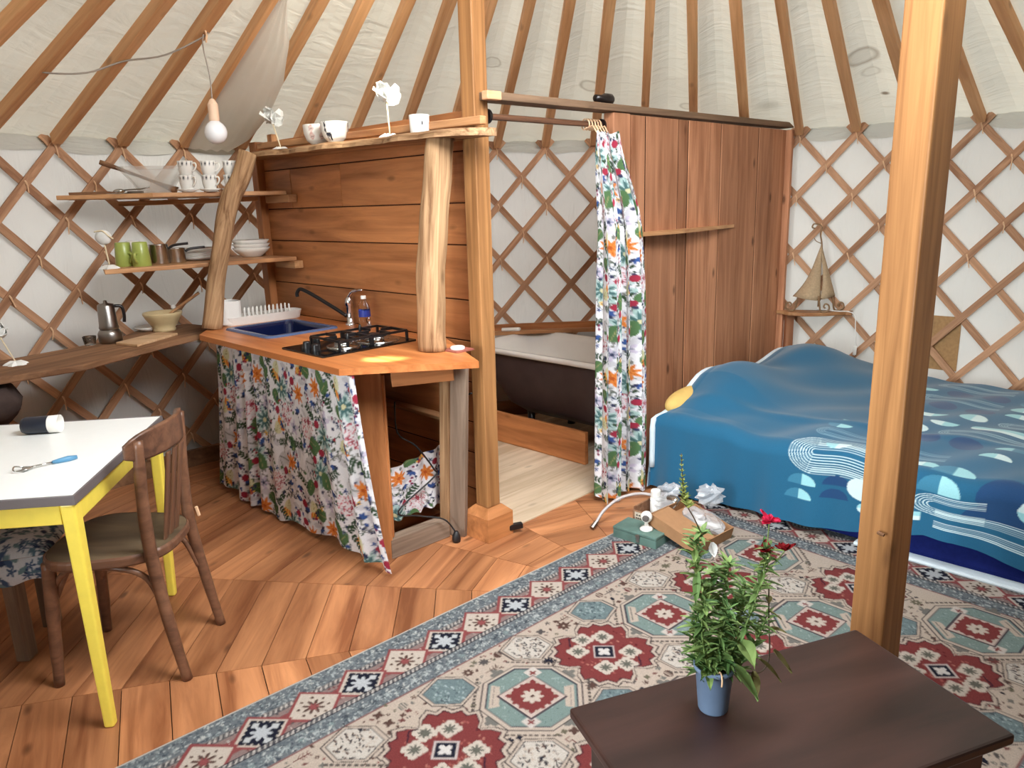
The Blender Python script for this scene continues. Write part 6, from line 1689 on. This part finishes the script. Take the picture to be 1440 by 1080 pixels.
rr = random.Random(8); m = MB(); m.sphere((0, 0, 0), 1, 16, 10); m.v = [((v[0] * 0.070 * (1 + rr.uniform(-.15, .15)) + 0.205, v[1] * 0.105 * (1 + rr.uniform(-.12, .12)) + 0.12, v[2] * 0.030 * (1 + rr.uniform(-.3, .3)) + 0.04)) for v in m.v]
m.build('wrapping', M_wrap, pk, cF2)
crumple('plastic_bag', (0.915, 3.31, 0.085), 0.062, (1.0, 0.8, 0.75), 'crumpled clear plastic bag at the far top corner of the cardboard box', 6)

# ------------------------------------------------------------------ table with yellow legs
tb = thing('table', 'white topped table with yellow metal legs and grey edging at the left', 'table', (-1.8, 2.35, 0))
tx = Vector((-0.581, -0.061, 0)).normalized(); ty = Vector((-0.12, 0.82, 0)).normalized()
cN, cFr = Vector((-1.23, 1.974, 0)), Vector((-1.35, 2.794, 0))
TW = 1.15
cNL, cFL = cN + tx * TW, cFr + tx * TW
quad = lambda ins, z: [tuple(p) for p in (Vector((c.x, c.y, z)) for c in ((cN + tx * ins + ty * ins), (cFr + tx * ins - ty * ins), (cFL - tx * ins - ty * ins), (cNL - tx * ins + ty * ins)))]
m = MB(); loft(m, [quad(0.003, 0.722), quad(0.003, 0.745)][::1], cap0=True, cap1=True); m.build('tabletop', M_tabtop, tb)
for a, b in ((cN, cFr), (cFr, cFL), (cFL, cNL), (cNL, cN)):
    d = (b - a).normalized(); m = MB(); m.bar(a + Vector((0, 0, .732)) - d * .003, b + Vector((0, 0, .732)) + d * .003, 0.007, 0.029); m.build('edge_trim', M_tabedge, tb, bevel=0.002)
for a, b in ((cN, cFr), (cFr, cFL), (cFL, cNL), (cNL, cN)):
    d = (b - a).normalized(); n_ = Vector((-d.y, d.x, 0)); ins = n_ * 0.03
    if ((a + b) / 2 + n_ * .1 - (cN + cFL) / 2).length > ((a + b) / 2 - (cN + cFL) / 2).length: ins = -ins
    plank('apron', a + d * 0.045 + ins * .55 + Vector((0, 0, .689)), b - d * 0.045 + ins * .55 + Vector((0, 0, .689)), 0.02, 0.062, M_yellow, tb, bevel=0.002)
for tp, ft in ((cN + tx * .022 + ty * .022, Vector((-1.245, 1.985, 0))), (cFr + tx * .026 - ty * .026, Vector((-1.40, 2.775, 0))), (cNL - tx * .025 + ty * .025, cNL - tx * .03 + ty * .03), (cFL - tx * .025 - ty * .025, cFL - tx * .03 - ty * .03)):
    m = MB(); m.bar(Vector((ft.x, ft.y, 0)), Vector((tp.x, tp.y, .72)), 0.030, 0.030, up=tx, w1=0.042, h1=0.042); m.build('leg', M_yellow, tb, bevel=0.007, seg=3)
cu = thing('tumbler', 'dark blue tin tumbler with a white inside lying on its side on the table', 'cup', (-1.70, 2.62, 0.745))
cm = Matrix.Translation((-1.755, 2.600, 0.745 + 0.0315)) @ Matrix.Rotation(math.radians(8), 4, 'Z') @ Matrix.Rotation(math.radians(90), 4, 'Y')
m = MB(); m.lathe([(0, 0), (0.026, 0), (0.031, 0.012), (0.0315, 0.09)], (0, 0, 0), 28, cm); m.build('tin_body', M_darkcup, cu, smooth=True)
m = MB(); m.lathe([(0.0315, 0.09), (0.0318, 0.125), (0.030, 0.125), (0.029, 0.03), (0, 0.025)], (0, 0, 0), 28, cm); m.build('white_inside', M_white2, cu, smooth=True)
ic = thing('pastry_tool', 'kitchen cutter with a blue grip and wire loop lying on the table', 'utensil', (-1.47, 2.24, 0.745))
a_, b_ = Vector((-1.527, 2.182, 0.752)), Vector((-1.395, 2.303, 0.752)); d = (b_ - a_).normalized(); n_ = Vector((-d.y, d.x, 0))
m = MB(); m.tube([b_ - d * .005, b_ - d * .03, b_ - d * .055, b_ - d * .075], [0.006, 0.010, 0.008, 0.005], 10); m.build('grip', M_bluegrip, ic, smooth=True)
m = MB(); m.tube([b_ - d * .07, a_ + d * .045], 0.003, 8); m.build('shaft', M_steel, ic, smooth=True)
m = MB(); c0 = a_ + d * .03; m.tube(smooth_path([c0 + d * .018, c0 + n_ * .016, c0 - d * .025 + n_ * .012 + Vector((0, 0, .008)), c0 - d * .03 - n_ * .008, c0 - n_ * .018, c0 + d * .018]), 0.0024, 6); m.build('wire_loop', M_steel, ic, smooth=True)
m = MB(); m.prism([tuple((c0 + d * a + n_ * b)[:2]) for a, b in ((-.012, -.014), (.018, -.010), (.022, .006), (-.006, .016))], 0.7495, 0.7525); m.build('blade', M_steel, ic)

# ------------------------------------------------------------------ bistro chair
ch = thing('bistro_chair', 'brown bentwood bistro chair pushed under the right side of the table', 'chair', (-1.35, 2.38, 0))
fx = Vector((-1, -0.04, 0)).normalized(); fy = Vector((0.04, -1, 0)).normalized()      # fx forward, fy towards the viewer
cc = Vector((-1.335, 2.365, 0))
CF = Matrix(((fx.x, fy.x, 0, cc.x), (fx.y, fy.y, 0, cc.y), (0, 0, 1, 0), (0, 0, 0, 1)))
# seat: rounded trapezoid
prof = []
for k in range(48):
    t = 2 * PI * k / 48; ct, st_ = math.cos(t), math.sin(t); r = 1 / (abs(ct) ** 3.2 + abs(st_) ** 3.2) ** (1 / 3.2)
    x = 0.20 * r * ct; prof.append((x, (0.195 + 0.12 * x) * r * st_))
m = MB(); loft(m, [[(x * e, y * e, z) for x, y in prof] for e, z in ((0.97, 0.415), (1.0, 0.422), (1.0, 0.444), (0.97, 0.451))], cap0=True); m.build('seat_frame', M_chair, ch, CF, smooth=False, bevel=0.003)
m = MB(); loft(m, [[(x * e, y * e, z) for x, y in prof] for e, z in ((0.965, 0.4505), (0.93, 0.452), (0.6, 0.443), (0.3, 0.440))], cap1=True); m.build('seat', M_seat, ch, CF, smooth=True)
for s_ in (1, -1):
    m = MB(); m.tube(smooth_path([(0.165, s_ * 0.15, 0.43), (0.175, s_ * 0.158, 0.25), (0.192, s_ * 0.166, 0.0)]), [0.021] * 7 + [0.019] * 3 + [0.0165] * 3, 12); m.build('front_leg', M_chair, ch, CF, smooth=True)
    m = MB(); m.tube(smooth_path([(-0.225, s_ * 0.170, 0.0), (-0.190, s_ * 0.166, 0.22), (-0.165, s_ * 0.160, 0.43), (-0.165, s_ * 0.165, 0.62), (-0.180, s_ * 0.168, 0.828)]), [0.0165] * 3 + [0.019] * 3 + [0.020] * 6 + [0.018] * 3 + [0.015] * 2, 12); m.build('back_leg', M_chair, ch, CF, smooth=True)
    m = MB(); m.tube(smooth_path([(0.17, s_ * 0.150, 0.22), (0.155, s_ * 0.146, 0.35), (0.09, s_ * 0.15, 0.405), (-0.05, s_ * 0.16, 0.405), (-0.135, s_ * 0.150, 0.36), (-0.178, s_ * 0.155, 0.25)]), 0.010, 10); m.build('bent_brace', M_chair, ch, CF, smooth=True)
m = MB(); m.tube(smooth_path([(0.165, 0.145, 0.30), (0.12, 0.12, 0.395), (0.11, 0, 0.405), (0.12, -0.12, 0.395), (0.165, -0.145, 0.30)]), 0.010, 10); m.build('bent_brace', M_chair, ch, CF, smooth=True)
m = MB(); rows = []
for q, z in enumerate((0.752, 0.760, 0.798, 0.838, 0.846)):
    row = []
    for k in range(21):
        y = -0.20 + 0.40 * k / 20; e = (y / 0.20)
        zz2 = 0.798 + (z - 0.798) * (1 - 0.55 * abs(e) ** 6) + 0.012 * (1 - e * e)
        row.append((-0.222 + 0.075 * e * e - 0.02 * (z - .735), y, zz2))
    rows.append(row)
m.grid(rows); m.build('top_rail', M_chair, ch, CF, smooth=True, solid=0.013)
for y in (-0.055, 0.0, 0.055):
    plank('back_slat', CF @ Vector((-0.165, y * .8, 0.445)), CF @ Vector((-0.218, y, 0.755)), 0.028, 0.010, M_chair, ch, up=fx)
m = MB(); m.tube([(-0.19, -0.172, 0.47), (-0.195, -0.176, 0.435)], 0.006, 6); m.build('string_knot', M_twine, ch, CF)

# second seat under the table, with a print cushion
st2 = thing('bench', 'low wooden bench in the shadow under the table', 'bench', (-1.95, 2.55, 0))
plank('bench_top', (-2.22, 2.33, 0.41), (-1.65, 2.47, 0.41), 0.34, 0.035, M_rough, st2)
for x, y in ((-2.12, 2.25), (-1.73, 2.36), (-2.15, 2.47), (-1.77, 2.58)): plank('leg', (x, y, 0), (x, y, 0.393), 0.055, 0.045, M_grey, st2, up=(1, 0, 0))
nx, ny = 110, 80
BL = Ras(0.5, 0.4, 420, S3(196, 200, 206)); rr = random.Random(21)
for _ in range(420):
    x, y, a = rr.uniform(0, .5), rr.uniform(0, .4), rr.uniform(0, 6); c = rr.choice([S3(70, 88, 116), S3(86, 112, 128), S3(52, 64, 92), S3(104, 128, 134)])
    k = rr.randrange(3)
    if k == 0: BL.leaf(x, y, .035, .009, a, c)
    elif k == 1: BL.polar(x, y, lambda t: .018 * (.6 + .4 * math.cos(5 * t)), c)
    else: BL.line([(x, y), (x + .03 * math.cos(a), y + .03 * math.sin(a))], .003, c); BL.ell(x, y, .006, .006, 0, c)
U_, V_ = np.meshgrid(np.linspace(-1, 1, nx), np.linspace(-1, 1, ny))
pz = 0.05 * ((1 - U_ ** 4) * (1 - V_ ** 4)) ** 0.6
P = np.stack([U_ * 0.24 * (1 - .06 * V_ ** 2), V_ * 0.18 * (1 - .06 * U_ ** 2), 0.435 + pz], -1)
cFr2 = Matrix.Translation((-1.80, 2.37, 0)) @ Matrix.Rotation(math.radians(14), 4, 'Z')
cl = BL.sample((U_ + 1) * .25, (V_ + 1) * .2)
cu2 = thing('cushion', 'white cushion with a blue flower print on the bench under the table', 'cushion', (0, 0, 0.43), cFr2)
cloth_grid('cover_top', P, cl, M_print, cu2, cFr2)
P2 = P.copy(); P2[..., 2] = 0.432 ; P2 = np.stack([P2[..., 0], P2[..., 1], np.maximum(0.4285, 0.435 - 0.3 * pz)], -1)
nyf = 2; sk_ = []
for f in (0, 1):
    row = [( -0.24, y, 0.435) for y in ()]
bnd = [(U_[0, i] * 0.24 * .94, -0.18 * (1 - .06 * U_[0, i] ** 2)) for i in range(nx)]
yy3 = np.array([[-0.18 * (1 - .06 * u * u) for u in np.linspace(-1, 1, nx)]] * 60); xx3 = np.array([np.linspace(-.2256, .2256, nx)] * 60); vz = np.linspace(0, 1, 60)[:, None]
yy3 = yy3 - 0.02 - 0.015 * np.sin(vz * 3); zz3 = 0.434 - 0.075 * vz + 0 * xx3 + 0.008 * np.sin(xx3 * 40) * vz
cloth_grid('hanging_valance', np.stack([xx3, yy3 + 0.02 * (1 - vz), zz3], -1), BL.sample((xx3 + .24), 0.08 * vz + 0 * xx3), M_print, cu2, cFr2)
m = MB(); rr = random.Random(5); m.sphere((0, 0, 0), 1, 16, 10); m.v = [(v[0] * .13 * (1 + rr.uniform(-.16, .16)), v[1] * .11 * (1 + rr.uniform(-.16, .16)), v[2] * .11 * (1 + rr.uniform(-.2, .2))) for v in m.v]
o = m.build('cloth_sack', M_sack, smooth=True); place(o, Matrix.Translation((-2.22, 3.10, 0.625))); T(o, 'dark grey-brown cloth sack in the shadow behind the table at the far left', 'sack')
o = thing('crate_stool', 'tall dark crate in the shadow at the far left carrying the cloth sack', 'crate', (-2.22, 3.10, 0)); m = MB(); m.box(-2.34, -2.10, 2.98, 3.22, 0, 0.515); m.build('crate_body', M_rough, o, bevel=0.004)

# ------------------------------------------------------------------ dark trunk and plant
TL, TB, TR = Vector((0.103, 1.44, 0)), Vector((0.855, 1.713, 0)), Vector((0.985, 1.305, 0))
tkx = (TB - TL).normalized(); tky = Vector((tkx.y, -tkx.x, 0))
TF = Matrix(((tkx.x, tky.x * -1, 0, TL.x), (tkx.y, tky.y * -1, 0, TL.y), (0, 0, 1, 0), (0, 0, 0, 1)))     # x along, y away
tr = thing('trunk', 'low dark brown wooden chest in the right foreground', 'chest', (0.4, -0.2, 0.0), TF)
m = MB(); m.box(0.0, 0.802, -0.425, 0.0, 0.395, 0.42); m.build('lid', M_trunk, tr, TF, bevel=0.006)
m = MB(); m.box(0.035, 0.767, -0.39, -0.035, 0.03, 0.395); m.build('chest_body', M_trunk, tr, TF, bevel=0.004)
m = MB(); m.box(0.025, 0.777, -0.40, -0.025, 0.0095, 0.05); m.build('plinth', M_trunk, tr, TF, bevel=0.004)
pp = thing('potted_snapdragon', 'green snapdragon plant in a slate blue plastic pot on the dark chest', 'plant', (0.415, 1.425, 0.42))
pc0 = Vector((0.415, 1.425, 0.42))
m = MB(); m.lathe([(0, 0), (0.030, 0), (0.032, 0.004), (0.040, 0.098), (0.044, 0.100), (0.0445, 0.108), (0.041, 0.110), (0.038, 0.100), (0.034, 0.06), (0, 0.06)], pc0, 34); m.build('pot', M_pot, pp, smooth=True)
m = MB(); m.lathe([(0.0385, 0.090), (0.02, 0.094), (0, 0.092)], pc0, 24); m.build('soil', M_soil, pp, smooth=True)
def leafq(m, base, d, L, w, rr, droop=0.3, rnd=None):
    d = Vector(d).normalized(); sd = d.cross(Vector((0, 0, 1)));
    if sd.length < 0.05: sd = Vector((1, 0, 0))
    sd.normalize(); up = sd.cross(d).normalized()
    rows = []; N_ = 5
    for k in range(N_):
        f = k / (N_ - 1); ww_ = w * math.sin(PI * (0.08 + 0.9 * f) ** 0.85); c = Vector(base) + d * L * f - Vector((0, 0, 1)) * droop * L * f * f
        rows += [c - sd * ww_ + up * w * .35, c, c + sd * ww_ + up * w * .35]
    fs = []
    for k in range(N_ - 1):
        for e in (0, 1): fs.append((3 * k + e, 3 * k + e + 1, 3 * k + e + 4, 3 * k + e + 3))
    m.add(rows, fs, rr.random() if rnd is None else rnd)
rr = random.Random(17)
stems = [((0.0, 0.0), [(-0.012, 0, 0.12), (-0.025, 0, 0.25), (-0.045, 0.01, 0.36), (-0.036, 0.01, 0.41)], 46, .9),
         ((0.01, 0.005), [(0.008, 0.01, 0.13), (0.02, 0.02, 0.26), (0.03, 0.02, 0.335)], 44, .8),
         ((0.0, -0.01), [(0.02, -0.01, 0.12), (0.06, -0.02, 0.22), (0.088, -0.02, 0.33), (0.092, -0.02, 0.385)], 44, .7),
         ((-0.01, 0.01), [(-0.02, 0.02, 0.12), (-0.01, 0.03, 0.24), (0.005, 0.03, 0.31)], 40, .9),
         ((0.01, -0.005), [(0.03, 0, 0.12), (0.05, 0.01, 0.21), (0.062, 0.01, 0.29)], 40, .8),
         ((-0.005, -0.01), [(-0.02, -0.02, 0.11), (-0.035, -0.02, 0.20), (-0.03, -0.02, 0.27)], 36, .9),
         ((0.0, 0.0), [(0.0, -0.01, 0.12), (0.01, -0.015, 0.2), (0.02, -0.02, 0.25)], 32, .9),
         ((0.012, 0.0), [(0.035, -0.01, 0.09), (0.075, -0.02, 0.16), (0.10, -0.02, 0.235)], 30, .9), ((-0.012, 0.0), [(-0.03, 0.0, 0.09), (-0.045, 0.0, 0.17), (-0.04, 0.0, 0.235)], 26, .9), ((0.01, 0.01), [(0.025, 0.02, 0.10), (0.05, 0.03, 0.18), (0.07, 0.03, 0.27)], 30, .9)]
allL = MB()
for (ox, oy), pts, nl, lw in stems:
    path = smooth_path([pc0 + Vector((ox, oy, 0.092))] + [pc0 + Vector(p) for p in pts], 8)
    m = MB(); m.tube(path, np.linspace(0.0026, 0.0012, len(path)), 6); m.build('stem', M_stem, pp, smooth=True)
    m = MB()
    nl = int(nl * 2.6)
    for k in range(nl):
        f = 0.2 + 0.8 * (k + rr.random()) / nl; i = min(int(f * (len(path) - 1)), len(path) - 2); p = path[i].lerp(path[i + 1], rr.random())
        a = k * 2.4 + rr.uniform(-.4, .4); el = rr.uniform(-0.05, 0.9)
        L = rr.uniform(0.026, 0.054) * (1.1 - 0.35 * f); leafq(m, p, (math.cos(a) * math.cos(el), math.sin(a) * math.cos(el), math.sin(el)), L, L * rr.uniform(.10, .17), rr, rr.uniform(.05, .35))
    m.build('leaf_cluster', M_leaf, pp)
# tall seed spike
sp_ = [pc0 + Vector(p) for p in ((-0.036, 0.01, 0.41), (-0.05, 0.01, 0.44), (-0.068, 0.01, 0.475), (-0.075, 0.012, 0.52), (-0.079, 0.012, 0.58))]
path = smooth_path(sp_, 6); m = MB(); m.tube(path, np.linspace(0.0018, 0.0009, len(path)), 6); m.build('spike_stem', M_dstem, pp, smooth=True)
m = MB()
for k in range(60):
    f = 0.42 + 0.58 * k / 60; i = min(int(f * (len(path) - 1)), len(path) - 2); p = path[i]
    a = k * 2.4; s_ = 1.15 - 0.85 * (k / 60); leafq(m, p, (math.cos(a), math.sin(a), 0.8), 0.016 * s_, 0.0045 * s_, rr, 0.0)
m.build('flower_spike', M_spike, pp)
m = MB(); sp2 = smooth_path([path[6], path[6] + Vector((-.012, 0, .02)), path[6] + Vector((-.02, 0, .05))], 4)
# hanging long leaf at the left
for base, d, L, w, dr, rn in (((-0.042, 0, 0.33), (-0.05, -0.1, -1), 0.075, 0.009, 0.0, 0.35), ((0.045, -0.03, 0.175), (0.2, -0.6, 0.15), 0.05, 0.020, 0.9, 0.9), ((0.03, -0.035, 0.125), (0.45, -0.5, -0.35), 0.065, 0.016, 0.4, 0.5),
                              ((-0.02, -0.03, 0.105), (-0.5, -0.5, 0.4), 0.035, 0.012, 0.4, 0.95), ((0.0, -0.02, 0.13), (0.3, -0.5, 0.5), 0.06, 0.014, 0.3, 0.4)):
    m = MB(); leafq(m, pc0 + Vector(base), d, L, w, rr, dr, rn); m.build('broad_leaf', M_leaf, pp)
br = smooth_path([pc0 + Vector(p) for p in ((0.01, -0.01, 0.095), (0.045, -0.03, 0.108), (0.085, -0.035, 0.108), (0.105, -0.03, 0.14), (0.104, -0.02, 0.22), (0.100, -0.02, 0.30))], 6)
m = MB(); m.tube(br, 0.0016, 6); m.build('side_shoot', M_dstem, pp, smooth=True)
for base, d, L, w, dr in (((0.070, -0.035, 0.112), (0.1, -0.3, -1), 0.052, 0.013, 0), ((0.112, -0.03, 0.155), (0.7, -0.3, -0.8), 0.055, 0.013, 0.1), ((0.085, -0.03, 0.135), (0.6, -0.4, -0.3), 0.05, 0.008, 0.4), ((0.105, -0.02, 0.20), (0.9, -0.2, 0.1), 0.035, 0.008, 0.3), ((0.104, -0.02, 0.24), (0.8, 0.2, -0.5), 0.034, 0.008, 0.2), ((0.102, -0.02, 0.275), (-0.3, -0.8, 0.1), 0.03, 0.007, 0.2)):
    m = MB(); leafq(m, pc0 + Vector(base), d, L, w, rr, dr); m.build('olive_leaf', M_leafb, pp)
m = MB(); m.tube(smooth_path([pc0 + Vector(p) for p in ((-0.005, -0.02, 0.095), (0.002, -0.038, 0.112), (0.004, -0.046, 0.10), (0.003, -0.048, 0.085))]), 0.002, 6); m.build('dead_root', M_twine, pp, smooth=True)
def petals(c, r, mat, n, name, flat=0.7):
    m = MB()
    for k in range(n):
        a = k * 2 * PI / n + rr.uniform(-.3, .3); el = rr.uniform(-.2, .8); leafq(m, c, (math.cos(a) * math.cos(el), math.sin(a) * math.cos(el), math.sin(el)), r * rr.uniform(.8, 1.15), r * .42, rr, -.2)
    m.build(name, mat, pp)
petals(pc0 + Vector((0.094, -0.02, 0.44)), 0.024, M_red, 9, 'pink_flower')
petals(pc0 + Vector((0.090, -0.02, 0.375)), 0.024, M_dred, 5, 'dark_red_flower'); petals(pc0 + Vector((0.128, -0.02, 0.375)), 0.024, M_dred, 5, 'dark_red_flower')
for a_, b_ in (((0.092, -0.02, 0.385), (0.094, -0.02, 0.44)), ((0.096, -0.02, 0.33), (0.128, -0.02, 0.375))):
    m = MB(); m.tube([pc0 + Vector(a_), pc0 + Vector(b_)], 0.0013, 6); m.build('flower_stalk', M_stem, pp)
m = MB(); leafq(m, pc0 + Vector((-0.02, -0.01, 0.395)), (0.15, -0.3, -1), 0.03, 0.012, rr, 0, 0.5); m.build('pale_petal', M_paper, pp)
